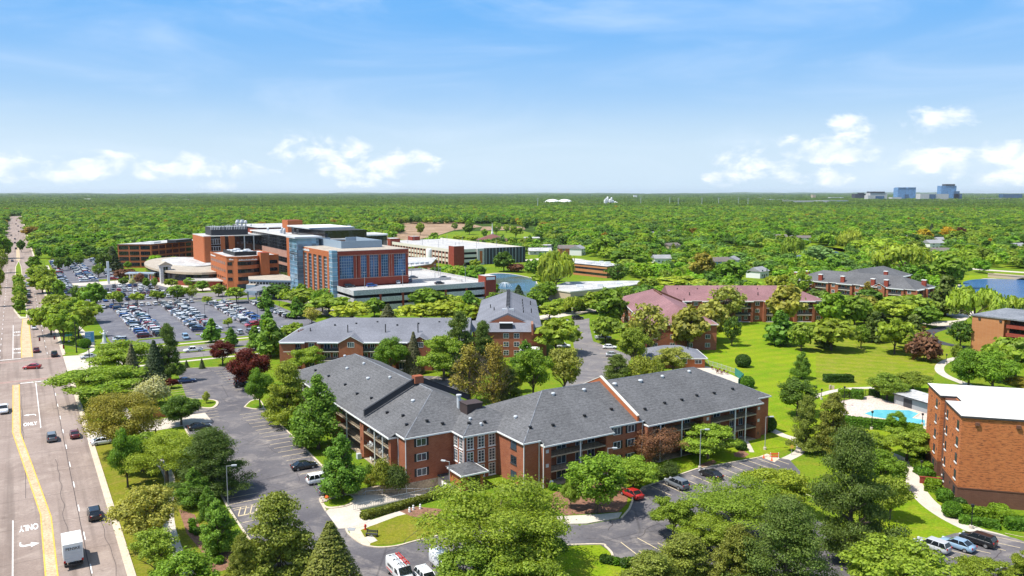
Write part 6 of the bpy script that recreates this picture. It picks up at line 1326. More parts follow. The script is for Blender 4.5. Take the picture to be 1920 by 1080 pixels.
# on the garage deck
for (k, c, px, py, a, lb) in [('sedan', 'blue', 688, 535, AV, 'blue car at the edge of the deck under the tall wing'), ('suv', 'blue', 697, 538, AV, 'bright blue SUV beside the other blue car on the garage deck'), ('suv', 'white', 744, 532, AU, 'white SUV on the open garage deck'), ('suv', 'navy', 766, 529, AU, 'navy SUV next to the white one on the garage deck'), ('sedan', 'grey', 775, 522, AV, 'grey car at the ramp wall of the garage deck'), ('sedan', 'black', 833, 523, AV, 'black car by the deck lamp on the garage roof'), ('suv', 'black', 655, 539, AV, 'black SUV in the shade at the front corner of the garage deck'), ('sedan', 'maroon', 642, 534, AV, 'maroon car in the shade at the front corner of the garage deck'), ('sedan', 'black', 824, 533, AV, 'dark car near the parapet of the garage deck')]:
    x, y = at(px, py, 8.6); car(k, c, x, y, a, lb, 'cars on the garage deck', z=8.62, detail=False)
# hospital car parks: rows of cars, nearest 190 as things, the farthest lots as one mass
rc = random.Random(11); LOT = []
pal = ['white'] * 30 + ['silver'] * 18 + ['grey'] * 13 + ['black'] * 14 + ['navy'] * 9 + ['blue'] * 6 + ['red'] * 4 + ['maroon'] * 3 + ['light blue'] * 2 + ['tan'] * 2 + ['teal']
kinds = ['sedan'] * 10 + ['suv'] * 12 + ['minivan'] * 3 + ['pickup'] * 2
def row(v0, u0, v1, u1, n, ang, txt, occ=.95):
    q = 0
    for i in range(n):
        if rc.random() > occ: continue
        f = i / max(n - 1, 1); k, c = rc.choice(kinds), rc.choice(pal); q += 1
        LOT.append((v0 + (v1 - v0) * f + rc.uniform(-.25, .25), u0 + (u1 - u0) * f + rc.uniform(-.12, .12), ang + (PI if rc.random() < .3 else 0) + rc.uniform(-.03, .03), k, c, txt, q))
for j, (v, nm) in enumerate([(35.4, 'first'), (40.8, 'second'), (54.4, 'third'), (59.8, 'fourth'), (73.4, 'fifth'), (78.8, 'sixth')]):
    row(v, 383 if j < 4 else 380, v, 301 if j < 2 else 304, 30 if j < 2 else 28, AV, nm + ' long row from the avenue, hospital car park', .97 if j else .9)
row(89.6, 374, 91.6, 318, 20, AV, 'seventh row along the far edge, hospital car park', .8)
row(30, 387.5, 69, 387.5, 14, AU, 'cross row nearest the hospital, lower car park', .95); row(47, 291, 84, 291, 13, AU, 'cross row along the street, hospital car park', .85)
for u, nm in ((412, 'first'), (428.5, 'second'), (434, 'third'), (450, 'fourth'), (455.5, 'fifth'), (472, 'sixth')): row(27, u, 66 if u < 440 else 60, u, 14, AU, nm + ' row of the upper car park at the forecourt', .9)
row(27.4, 300, 27.4, 288, 5, AV, 'short row behind the blue sign, hospital car park', 1)
for n0, v in enumerate((20.6, 30.5, 35.6, 46)): row(v, 512 if v > 21 else 452, v, 676, 56 if v > 21 else 76, AV, 'x', .93)
nthing = 0
mass_v, mass_f, mass_m = [], [], []
for (v, u, a, k, c, txt, q) in LOT:
    x, y = S2W(v, u)
    if txt != 'x': car(k, c, x, y, a, f'{c} {KW[k]}, {ORD[q - 1]} car in the {txt}', 'cars in the hospital car park', detail=False); nthing += 1
CARMASS = [(v, u, a, k, c) for (v, u, a, k, c, txt, q) in LOT if txt == 'x']
mats = []; idx = {}
for (v, u, a, k, c) in CARMASS:
    x, y = S2W(v, u); me = one_mesh(k); b = len(mass_v); ca, sa = math.cos(a), math.sin(a)
    mass_v += [(x + p.co.x * ca - p.co.y * sa, y + p.co.x * sa + p.co.y * ca, .04 + p.co.z) for p in me.vertices]
    for p in me.polygons:
        key = ('paint', c) if p.material_index == 0 else ('m', p.material_index)
        if key not in idx:
            idx[key] = len(mats); mats.append(plain('far_car_paint_' + c.replace(' ', '_'), PAINT[c], .3, spec=.5) if key[0] == 'paint' else me.materials[p.material_index])
        mass_f.append(tuple(b + i for i in p.vertices)); mass_m.append(idx[key])
me = D.meshes.new('distant_parked_cars'); me.from_pydata(mass_v, [], mass_f)
for q in mats: me.materials.append(q)
me.polygons.foreach_set('material_index', mass_m); o = D.objects.new('distant_parked_cars', me); COL.objects.link(o); tag(o, 'far rows of parked cars between the avenue and the oval hall', 'cars', kind='stuff')
# ------------------------------------------------------------------ lamps, signals, signs, fences, small things
def lamp(px, py, h, label, arm=(1, 0), kind='arm', mat='grey', group='car park lamps', world=None):
    x, y = world or g(px, py); t = Thing('street_lamp', label, 'lamp', x, y, 0, 0, group)
    mb = MB(); mb.lathe(x, y, [(.3, 0), (.3, .5), (.1, .52)], 10); t.part('base', mb, MT['concrete']); mb = MB(); mb.tube([(x, y, .4), (x, y, h)], .085, 8, r1=.06)
    a = Vector(arm).normalized()
    if kind == 'arm': mb.tube([(x, y, h - .05), (x + a.x * .9, y + a.y * .9, h)], .05, 6)
    t.part('pole', mb, MT[mat]); mb = MB()
    if kind == 'arm': mb.rbox((x + a.x * 1.15, y + a.y * 1.15), a, .8, .34, h - .08, h + .1)
    else: mb.lathe(x, y, [(.05, h), (.24, h + .02), (.24, h + .34), (.3, h + .36), (.05, h + .48)], 8)
    t.part('lamp_head', mb, MT['lightgrey' if mat == 'grey' else mat])
for (px, py, h, arm, lb) in [(428, 953, 7.0, (1, .2), 'tall grey lamp post by the hatched stall near the dark pine'), (1312, 879, 7.4, (1, 0), 'tall grey lamp post on the lawn before the long wing'), (1434, 843, 6.6, (1, .1), 'tall brown lamp post near the last gable end'), (843, 914, 4.6, (-1, .4), 'thin lamp post at the entrance porch over the ramp'), (1139, 912, 6.8, (1, 0), 'grey lamp post rising behind the bright round maple')]: lamp(px, py, h, lb, arm)
for (px, py, h, lb) in [(1634, 805, 3.6, 'black path lamp at the pool hedge'), (1729, 797, 2.2, 'black path lamp at the pool water corner by the tall block'), (1582, 762, 4.4, 'black path lamp at the pool fence gate'), (1540, 749, 2.2, 'black path lamp by the path to the pool'), (1821, 991, 3.4, 'black path lamp at the curving path before the tall block'), (1647, 1008, 3.0, 'black path lamp on the grass by the great pine'), (1774, 683, 2.6, 'black path lamp inside the bend of the upper path'), (1727, 890, 2.2, 'black lamp among hedges at the foot of the tall block')]: lamp(px, py, h, lb, kind='lantern', mat='black', group='black path lamps')
n = 0
for v in (38, 57, 76):
    for u in (308, 338, 368): lamp(0, 0, 9.2, f'thin dark car park lamp in the {["near","middle","far"][(v-38)//19]} double row, {ORD[(u-308)//30]} from the street', (1, 0), mat='dark', group='hospital car park lamps', world=S2W(v, u))
for (v, u, lb) in [(44, 398, 'dark lamp on the aisle before the upper car park'), (60, 398, 'dark lamp at the drop-off road bend'), (30, 420, 'dark lamp in the upper car park, avenue side'), (40, 442, 'dark lamp amid the upper car park'), (52, 462, 'dark lamp in the top corner of the upper car park'), (84, 392, 'dark lamp near the canopy road'), (96, 350, 'dark lamp by the driveway of the tall wing'), (110, 300, 'dark lamp by the street end of the driveway')]: lamp(0, 0, 9, lb, (1, 0), mat='dark', group='hospital car park lamps', world=S2W(v, u))
for i, u in enumerate((306, 334, 362, 392, 424, 458, 500, 550)): lamp(0, 0, 9.5, f'black avenue lamp post on the tree verge, {ORD[i]} beyond the crossing', (-cY, -sY), mat='black', group='avenue lamps', world=S2W(12.6, u))
for i, u in enumerate((640, 720, 820, 940)): lamp(0, 0, 9.5, f'black avenue lamp post beside the woods, {ORD[i]} past the far car park', (-cY, -sY), mat='black', group='avenue lamps', world=S2W(12.6, u))
def signal(v, u, h, arms, label, heads):
    t = Thing('traffic_signal', label, 'traffic signal', v, u); mb = MB(); mb.lathe(v, u, [(.28, 0), (.28, .3), (.16, .32), (.11, h)], 10); t.part('pole', mb, MT['black'])
    for (dv, du, z) in arms: mb = MB(); mb.tube([(v, u, z - .3), (v + dv * .4, u + du * .4, z), (v + dv, u + du, z + .1)], .09, 6, r1=.05); t.part('mast_arm', mb, MT['black'])
    for (dv, du, z, f) in heads:
        mb = MB(); mb.box(v + dv - .22, v + dv + .22, u + du - .22, u + du + .22, z - 1.05, z + .1); hd = t.part('signal_head', mb, MT['black'] if f else MT['dark']); mb = MB()
        for q in range(3): mb.box(v + dv - .14, v + dv + .14, u + du - .26, u + du - .22, z - .95 + q * .33, z - .7 + q * .33)
        t.part('lens', mb, MT['taillamp'], hd)
signal(13.6, 283.5, 9.8, [(-11.5, 1.5, 5.6)], 'black signal mast at the far corner with a long arm over the avenue', [(-9.8, 1.3, 5.5, 0), (-5.8, .8, 5.7, 0)])
signal(14.8, 246.5, 8.4, [(-6, 12, 7.2)], 'black signal mast at the near corner beside the locust trees', [(-5.6, 11.4, 7.0, 1)])
signal(20.2, 162.5, 5.2, [(-9, 2, 5.2)], 'black pole with a long arm over the pavement near the bronze tree', [])
# signs and monument at the corner
x, y = gs(169, 647); T = Thing('sign_board', 'blue and white hospital sign board on the corner lawn', 'sign', x, y)
mb = MB(); mb.box(x - 1.5, x + 1.5, y - .3, y + .3, 0, .5); T.part('base', mb, MT['precast_w']); mb = MB(); mb.box(x - 1.35, x + 1.35, y - .22, y + .22, .5, 4.5, 0); T.part('board', mb, MT['lightgrey']); mb = MB(); mb.box(x - 1.25, x + 1.25, y - .26, y - .22, 1.0, 4.3); T.part('sign_face', mb, MT['sign'])
mb = MB()
for q in range(5): mb.box(x - 1.0, x + .2 + .15 * (q % 3), y - .29, y - .262, 1.5 + q * .55, 1.66 + q * .55)
T.part('lettering', mb, MT['white'])
x, y = gs(196, 645); T = Thing('statue', 'white statue of a robed figure with raised open arms on a round plinth', 'statue', x, y)
mb = MB(); mb.lathe(x, y, [(1.3, 0), (1.3, .4), (.8, .45), (.7, .9)], 18); T.part('plinth', mb, MT['precast_w'])
b_m = bmesh.new(); mb = MB()
mb.lathe(x, y, [(.62, .9), (.56, 1.6), (.44, 2.4), (.40, 2.9), (.46, 3.4), (.42, 3.75), (.16, 3.95), (.13, 4.05), (.22, 4.2), (.25, 4.4), (.2, 4.6), (.05, 4.72)], 16)
for s in (-1, 1): mb.tube([(x + s * .34, y - .05, 3.66), (x + s * .78, y - .15, 3.5), (x + s * 1.05, y - .35, 3.95), (x + s * 1.12, y - .4, 4.3)], .2, 8, r1=.08)
T.part('figure', mb, MT['white'], None, True); b_m.free()
x, y = gs(128, 633); T = Thing('bus_bench', 'teal bench with advertising back by the corner pavement', 'bench', x, y)
mb = MB(); mb.box(x - 1.2, x + 1.2, y - .3, y + .3, .4, .5); T.part('seat', mb, plain('teal_board', (.05, .32, .34))); mb = MB(); mb.box(x - 1.2, x + 1.2, y - .36, y - .3, .5, 1.25); T.part('backrest', mb, D.materials['teal_board'])
for s in (-1, 1): mb = MB(); mb.box(x + s * 1.0 - .06, x + s * 1.0 + .06, y - .3, y + .3, 0, .4); T.part('leg', mb, MT['dark'])
# by the apartment entrance: hydrant, bench, planters
x, y = gs(685, 993); T = Thing('fire_hydrant', 'red fire hydrant on the small lawn by the ramp apron', 'hydrant', x, y); mb = MB(); mb.lathe(x, y, [(.2, .03), (.2, .12), (.13, .14), (.13, .6), (.17, .62), (.15, .78), (.05, .88)], 12); T.part('barrel', mb, MT['red'])
for s in (-1, 1): mb = MB(); mb.tube([(x, y, .5), (x + s * .24, y, .5)], .065, 8); T.part('nozzle', mb, MT['red'])
x, y = gs(697, 1006); T = Thing('park_bench', 'dark slatted bench on a concrete pad on the small lawn', 'bench', x, y, 0, YAW)
T.o.rotation_euler = (0, 0, YAW - .75)
def atO(mb): mb.v = [(a + x, b + y, c) for a, b, c in mb.v]; return mb
mb = MB(); [mb.box(-.9, .9, -.25 + q * .13, -.15 + q * .13, .42, .46) for q in range(4)]; T.part('seat', atO(mb), MT['dark']); mb = MB(); [mb.box(-.9, .9, .28, .32, .55 + q * .13, .64 + q * .13) for q in range(3)]; T.part('backrest', atO(mb), MT['dark'])
for s in (-1, 1): mb = MB(); mb.box(s * .8 - .04, s * .8 + .04, -.25, .32, .04, .42); mb.box(s * .8 - .04, s * .8 + .04, .27, .32, .42, .95); T.part('leg', atO(mb), MT['black'])
for i, (px, py, sc) in enumerate([(768, 960, .55), (775, 956, .5), (788, 954, .55)]):
    x, y = g(px, py); T = Thing('garden_statue', ['white garden figure at the hedge end', 'middle white garden figure in the mulch bed', 'white garden figure nearest the porch'][i], 'garden figure', x, y, 0, 0, 'white garden figures'); mb = MB(); mb.lathe(x, y, [(.2, .03), (.16, .2), (.22, .34), (.13, .56), (.15, .7), (.04, .82)], 10); T.part('body', mb, MT['white'])
x, y = g(657, 993); sheet('drain_grate', [(x - .7, y - .5), (x + .7, y - .5), (x + .7, y + .5), (x - .7, y + .5)], .055, MT['grey'])
x, y = g(1034, 913); T = Thing('utility_cabinet', 'small white utility cabinet at the corner of the long wing', 'cabinet', x, y, 0, 0); mb = MB(); mb.lathe(x, y, [(.36, .02), (.36, 1.0), (.3, 1.1), (.05, 1.14)], 12); T.part('body', mb, MT['white'])
x, y = g(673, 862); T = Thing('utility_cabinet', 'pale air-conditioning box beside the brick pier of the avenue wing', 'cabinet', x, y, 0, YAW)
x, y = gs(673, 860); T.off = (x, y, 0); T.o.location = (*S2W(x, y), 0); mb = MB(); mb.box(x - .4, x + .4, y - .4, y + .4, .02, 1.0); mb.box(x - .34, x + .34, y - .34, y + .34, 1.0, 1.06); T.part('body', mb, MT['lightgrey'])
r = random.Random(3)
for i in range(9):
    px, py = [(604, 936), (608, 932), (611, 929), (607, 940), (613, 935), (617, 930), (603, 930), (610, 942), (620, 926)][i]; x, y = g(px, py); b = bmesh.new(); bmesh.ops.create_icosphere(b, subdivisions=2, radius=.32)
    for v in b.verts: v.co *= 1 + r.uniform(-.18, .18); v.co.z *= .7
    me = D.meshes.new('rock'); b.to_mesh(me); b.free(); me.materials.append(MT['orange'] if i == 4 else MT['stone']); o = D.objects.new('rock', me); COL.objects.link(o); o.location = (x, y, .3); tag(o, 'orange-brown rock on the kerbed island tip' if i == 4 else 'rounded pale rock edging the kerbed island tip', 'rock', 'rocks on the island tip')
# closed stalls: barrier, cones, diamond sign
x, y = g(1452, 858); T = Thing('barricade', 'orange and white barricade at the end of the stall row', 'barricade', x, y, 0, 0); mb = MB(); mb.box(x - .9, x + .9, y - .05, y + .05, .6, .9); mb.box(x - .9, x + .9, y - .05, y + .05, .15, .4); T.part('board', mb, MT['orange'])
for s in (-1, 1): mb = MB(); mb.box(x + s * .75 - .05, x + s * .75 + .05, y - .3, y + .3, .02, .08); mb.box(x + s * .75 - .04, x + s * .75 + .04, y - .06, y + .06, .08, 1.0); T.part('leg', mb, MT['white'])
for i, (px, py) in enumerate([(1432, 859), (1447, 864), (574, 1050)]):
    x, y = g(px, py); T = Thing('traffic_cone', ['orange cone on the painted corner', 'orange cone beside the barricade', 'red-orange cone beside the white SUV'][i], 'cone', x, y, 0, 0, 'traffic cones'); mb = MB(); mb.lathe(x, y, [(.24, .04), (.24, .09), (.16, .1), (.04, .75)], 10); T.part('cone_body', mb, MT['orange'])
sheet('painted_corner', G([(1424, 856), (1438, 851), (1462, 860), (1452, 867)]), .05, MT['kerb'])
x, y = g(1484, 853); T = Thing('warning_sign', 'yellow diamond sign beside the path end', 'sign', x, y, 0, 0); mb = MB(); mb.tube([(x, y, 0), (x, y, 1.9)], .04); T.part('post', mb, MT['grey']); mb = MB(); mb.poly([(x, y - .06, 1.2), (x + .45, y - .06, 1.65), (x, y - .06, 2.1), (x - .45, y - .06, 1.65)]); mb.poly([(x, y - .03, 1.2), (x - .45, y - .03, 1.65), (x, y - .03, 2.1), (x + .45, y - .03, 1.65)]); T.part('plate', mb, MT['yellowpaint'])
# fences round the pool, green mesh at the patio
def fence(name, label, pts, h, mat, step=2.0, mesh=False):
    P = [Vector(g(*p)) for p in pts]; c = P[0]; T = Thing(name, label, 'fence', c.x, c.y, 0, 0)
    for a, b in zip(P, P[1:]):
        L = (b - a).length; k = max(1, round(L / step)); d = (b - a).normalized(); rails = MB()
        if mesh: rails.rbox((a + b) / 2, d, L, .03, .1, h)
        else:
            for z in (.15, h - .08): rails.rbox((a + b) / 2, d, L, .04, z, z + .05)
            for i in range(int(L / .28) + 1): q = a + d * (i * .28); rails.rbox(q, d, .025, .025, .1, h)
        T.part('fence_panel', rails, MT[mat])
        for i in range(k + 1): q = a + (b - a) * i / k; mb = MB(); mb.rbox(q, d, .09, .09, 0, h + .1); T.part('post', mb, MT[mat])
fence('pool_fence', 'thin black metal fence round the pool deck', [(1588, 783), (1562, 756), (1602, 747), (1632, 741), (1676, 756)], 1.5, 'black')
fence('mesh_fence', 'green mesh fence at the corner of the patio', [(1378, 704), (1394, 716), (1384, 727)], 2.2, 'green', mesh=True)
fence('wire_fence', 'pale wire fence between the patio and the striped lawn', [(1312, 680), (1345, 689), (1378, 700)], 1.3, 'lightgrey')
for i, (px, py) in enumerate([(1336, 693), (1343, 695), (1350, 697), (1357, 699), (1363, 702), (1352, 702), (1345, 700)]):
    x, y = g(px, py); v, u = W2S(x, y); chair(v, u, .04, i * .9, f'brown patio chair, {ORD[i]} of the cluster beside the clubhouse', 'brick_d', 'patio chairs')
x, y = g(1559, 730); T = Thing('stone_marker', 'upright tan stone marker beside the path to the pool', 'stone', x, y, 0, 0); mb = MB(); mb.rbox((x - .35, y), (1, .3), .5, .4, 0, 1.1); mb.rbox((x + .4, y), (1, -.4), .6, .4, 0, .9); T.part('stone', mb, MT['tan'])
x, y = g(1725, 602); T = Thing('utility_cabinet', 'pale green-grey transformer box at the far forecourt', 'cabinet', x, y, 0, 0); mb = MB(); mb.box(x - 1, x + 1, y - 1, y + 1, 0, 2.0); mb.box(x - 1.05, x + 1.05, y - 1.05, y + 1.05, 2.0, 2.1); T.part('body', mb, MT['lightgrey'])
# white delivery trailer by the hospital drive, fountain
x, y = gs(547, 560); T = Thing('trailer', 'white box trailer at the foot of the tall hospital wing', 'trailer', x, y); mb = MB(); mb.box(x - 1.2, x + 1.2, y - 3.6, y + 3.6, .7, 3.2); T.part('box', mb, MT['white'])
for s in (-1, 1): mb = MB(); mb.tube([(x + s * .8, y - 1.5, .4), (x + s * 1.15, y - 1.5, .4)], .4, 10); T.part('wheel', mb, MT['tyre'])
x, y = g(947, 538); T = Thing('fountain', 'white water jets of the fountain in the brown pond', 'fountain', x, y, 0, 0); mb = MB(); rr = random.Random(2)
MT['spray'] = plain('white_spray', (.75, .78, .8), .4)
for i in range(26):
    a = rr.uniform(0, 2 * PI); q = rr.uniform(1.5, 3.8); pts = [(x + math.cos(a) * q * t, y + math.sin(a) * q * t, .1 + 2.6 * (1 - (2 * t - .7) ** 2 / 1.7) * .9) for t in (0, .25, .5, .75, 1)]; mb.tube(pts, .12, 4, r1=.05)
T.part('jet', mb, MT['spray']); mb = MB(); mb.lathe(x, y, [(.6, .0), (.6, .18), (.2, .2)], 10); T.part('float', mb, MT['dark'])
# brick sign wall by the driveway
x, y = gs(302, 782); T = Thing('brick_gate_pier', 'red brick entrance wall half hidden by the bronze tree', 'wall', x, y); mb = MB(); mb.box(x - 1.6, x + 1.6, y - .3, y + .3, 0, 1.9); mb.box(x - 1.7, x + 1.7, y - .36, y + .36, 1.9, 2.05); T.part('wall', mb, MT['brick_o'])
# ------------------------------------------------------------------ trees
def leafmat(name, inst=False):
    m, k = newmat(name); rnd = k.node('ShaderNodeNewGeometry').outputs['Random Per Island']
    base = k.node('ShaderNodeAttribute', attribute_type='INSTANCER', attribute_name='tint').outputs['Color'] if inst else k.node('ShaderNodeObjectInfo').outputs['Color']
    c = k.mix(1.0, base, k.mix(rnd, (.62, .64, .68), (1.34, 1.31, 1.16)), 'MULTIPLY')
    h = k.node('ShaderNodeHueSaturation', {'Hue': k.math('ADD', .493, k.math('MULTIPLY', k.math('FRACT', k.math('MULTIPLY', rnd, 7.31)), .014)), 'Saturation': 1.0, 'Value': 1.0, 'Color': c}).outputs[0]
    d = k.node('ShaderNodeBsdfPrincipled', {'Base Color': h, 'Roughness': .55, 'Specular IOR Level': .25}); t = k.node('ShaderNodeBsdfTranslucent', {'Color': k.mix(1.0, h, (1.15, 1.1, .55), 'MULTIPLY')})
    mx = k.node('ShaderNodeMixShader', {0: .42, 1: d.outputs[0], 2: t.outputs[0]}); k.node('ShaderNodeOutputMaterial', {0: mx.outputs[0]}); return m
MT['leaf'] = leafmat('leaves'); MT['leaf_far'] = leafmat('distant_leaves', True)
def lobes_for(kind, r):
    """Leaf masses of a crown: (centre, radii). Crowns are drawn 10 m tall and about 9 m wide."""
    L = []
    if kind == 'round':
        for i in range(58):
            a = r.uniform(0, 2 * PI); z = r.uniform(-1, 1); q = math.sqrt(1 - z * z) * r.uniform(.5, 1.0); s = r.uniform(.5, 1.25)
            L.append(((q * 3.7 * math.cos(a), q * 3.7 * math.sin(a), 5.7 + z * 3.4 * r.uniform(.55, 1)), (s, s, s * .8)))
    elif kind == 'vase':
        for i in range(46):
            a = r.uniform(0, 2 * PI); q = r.uniform(.05, 1) ** .6; s = r.uniform(.5, 1.25); L.append(((q * 4.0 * math.cos(a), q * 4.0 * math.sin(a), 3.6 + r.uniform(0, 5.4) * (1 - .45 * q)), (s * 1.2, s * 1.2, s * .5)))
    elif kind == 'cone':
        for i in range(56):
            f = (i + r.random()) / 56; a = r.uniform(0, 2 * PI); R = 3.7 * (1 - f) ** .72 * (.6 + .4 * min(1, f * 5)) * r.uniform(.4, .95); s = (1.15 - .7 * f) * r.uniform(.6, 1.15); L.append(((R * math.cos(a), R * math.sin(a), 1.1 + f * 8.5), (s, s, s * 1.1)))
    elif kind == 'pine':
        for i in range(120):
            f = r.random() ** 1.5; a = r.uniform(0, 2 * PI); R = (4.3 * (1 - f) ** .72 + .35) * r.uniform(.25, 1.0); s = r.uniform(.45, 1.0); L.append(((R * math.cos(a), R * math.sin(a), 1.3 + f * 8.4 - R * .12), (s * 1.25, s * 1.25, s * .5)))
    elif kind == 'dome':
        for i in range(17):
            a = r.uniform(0, 2 * PI); z = r.uniform(-.5, 1); q = math.sqrt(1 - z * z) * r.uniform(.5, .95); s = r.uniform(1.3, 2.1)
            L.append(((q * 3.4 * math.cos(a), q * 3.4 * math.sin(a), 5.3 + z * 3.0), (s, s, s * .85)))
    elif kind == 'column':
        for i in range(20):
            f = (i + r.random()) / 20; a = r.uniform(0, 2 * PI); R = 2.6 * math.sin(PI * min(1, .18 + f * .8)) * r.uniform(.3, .8); s = r.uniform(.7, 1.2); L.append(((R * math.cos(a), R * math.sin(a), 1.6 + f * 7.8), (s, s, s * 1.1)))
    elif kind == 'willow':
        for i in range(26):
            a = r.uniform(0, 2 * PI); q = r.uniform(.2, 1) ** .7; s = r.uniform(.8, 1.4); L.append(((q * 3.9 * math.cos(a), q * 3.9 * math.sin(a), 8.2 - 4.4 * q * q * r.uniform(.4, 1)), (s * .8, s * .8, s * 1.5)))
    elif kind == 'shrub':
        for i in range(14):
            a = r.uniform(0, 2 * PI); q = r.uniform(.2, .8); s = r.uniform(1.4, 2.4); L.append(((q * 3.6 * math.cos(a), q * 3.6 * math.sin(a), 1.6 + (1 - q) * 5 * r.uniform(.4, 1)), (s, s, s)))
    return L
def crown_mesh(kind, seed, n, size, jit=.55):
    r = random.Random(seed); rs = np.random.RandomState(seed); P, N, SZ = [], [], []
    if kind == 'spruce':
        m = n; f = rs.rand(m) ** 1.35; tier = np.floor(f * 15) / 15 + rs.rand(m) * .03; a = np.floor(rs.rand(m) * 11) / 11 * 2 * PI + tier * 37 + rs.normal(0, .13, m)
        R = 3.6 * (1 - tier) ** .9 + .12; q = rs.rand(m) ** .55; x = R * q * np.cos(a); y = R * q * np.sin(a); z = .9 + tier * 9.2 - q * R * .22 + rs.normal(0, .14, m)
        P = np.stack([x, y, z], 1); N = np.stack([np.cos(a) * .6, np.sin(a) * .6, np.full(m, .9)], 1) + rs.normal(0, .4, (m, 3)); SZ = size * rs.uniform(.7, 1.25, m)
        strand = False
    else:
        L = lobes_for(kind, r); w = np.array([(l[1][0] * l[1][1]) ** .95 for l in L]); ci = rs.choice(len(L), n, p=w / w.sum())
        C = np.array([l[0] for l in L])[ci]; Rr = np.array([l[1] for l in L])[ci]
        d = rs.normal(size=(n, 3)); d[:, 2] = d[:, 2] * .9 + .25; d /= np.linalg.norm(d, axis=1)[:, None]
        rad = rs.uniform(.35, 1.12, n) ** .6 * np.where(rs.rand(n) < .14, rs.uniform(1.1, 1.75, n), 1); P = C + d * Rr * rad[:, None] + rs.normal(0, .10, (n, 3)); P[:, 2] = np.maximum(P[:, 2], .35 if kind == 'shrub' else 1.2)
        N = d + rs.normal(0, jit, (n, 3)) + [0, 0, .25]; SZ = size * rs.uniform(.6, 1.35, n); strand = kind == 'willow'
    N = np.array(N); N /= np.linalg.norm(N, axis=1)[:, None] + 1e-6
    if strand: N[:, 2] *= .25; N /= np.linalg.norm(N, axis=1)[:, None] + 1e-6
    t = np.cross(N, rs.normal(size=(n, 3)) if not strand else np.tile([0, 0, 1.], (n, 1)) + rs.normal(0, .12, (n, 3))); t /= np.linalg.norm(t, axis=1)[:, None] + 1e-6; b = np.cross(N, t)
    s = SZ[:, None] * .5; bs = s * (2.6 if strand else 1.0); ts = s * (.55 if strand else 1.0)
    k1, k2 = rs.uniform(.55, 1.1, (n, 1)), rs.uniform(.55, 1.1, (n, 1))
    V = np.stack([P - t * ts * k1 - b * bs * .6, P + t * ts - b * bs * k2 + N * s * .25, P + t * ts * k2 + b * bs * .7, P - t * ts + b * bs * k1 + N * s * .25], 1).reshape(-1, 3)
    me = D.meshes.new('crown'); me.vertices.add(4 * n); me.vertices.foreach_set('co', V.astype('f').ravel()); me.loops.add(4 * n); me.loops.foreach_set('vertex_index', np.arange(4 * n, dtype='i'))
    me.polygons.add(n); me.polygons.foreach_set('loop_start', np.arange(0, 4 * n, 4, dtype='i')); me.polygons.foreach_set('loop_total', np.full(n, 4, dtype='i')); me.update(calc_edges=True); me.materials.append(MT['leaf']); return me
def trunk_mesh(kind, seed, twigs=0):
    r = random.Random(seed * 7 + 1); mb = MB(); top = {'spruce': 9.6, 'pine': 9.0, 'column': 8.6, 'cone': 8.4, 'shrub': 1.6}.get(kind, 5.0)
    mb.tube([(0, 0, -.15), (.05, .03, top * .35), (-.06, .05, top * .7), (0, 0, top)], .26 if kind != 'shrub' else .12, 7, r1=.05 if top > 6 else .12)
    nl = {'spruce': 0, 'shrub': 3, 'vase': 9, 'round': 8}.get(kind, 7)
    for i in range(nl):
        a = 2 * PI * i / nl + r.uniform(-.4, .4); z0 = r.uniform(1.4, 3.2) if top < 6 else r.uniform(1.5, 6); q = r.uniform(1.8, 3.4) * (1 if top < 6 else 1 - z0 / 12); e = (q * math.cos(a), q * math.sin(a), z0 + r.uniform(1.6, 3.8) * (1 if top < 6 else .5))
        mid = (e[0] * .45, e[1] * .45, z0 + (e[2] - z0) * .6); mb.tube([(0, 0, z0), mid, e], .11, 5, r1=.03)
        for q2 in range(2): d = [e[j] + r.uniform(-1, 1) for j in range(2)] + [e[2] + r.uniform(.2, 1.2)]; mb.tube([mid, d], .05, 4, r1=.02)
    for i in range(twigs):
        a = r.uniform(0, 2 * PI); f = r.random(); R = 3.8 * math.sqrt(max(.05, math.sin(PI * min(.97, .22 + f * .75)))) * r.uniform(.45, 1); zt = 2.6 + f * 7.0; p0 = (R * .28 * math.cos(a), R * .28 * math.sin(a), zt - R * .75 - .4); p1 = (R * math.cos(a + .1), R * math.sin(a + .1), zt)
        mb.tube([p0, p1], .028, 3, r1=.012)
        for q in range(3): t = r.uniform(.35, .9); s = [p0[j] + (p1[j] - p0[j]) * t for j in range(3)]; mb.tube([s, (s[0] + r.uniform(-.8, .8), s[1] + r.uniform(-.8, .8), s[2] + r.uniform(.2, .9))], .018, 3, r1=.008)
    me = D.meshes.new('trunk'); me.from_pydata(mb.v, [], mb.f); me.materials.append(MT['bark']); me.update(); return me
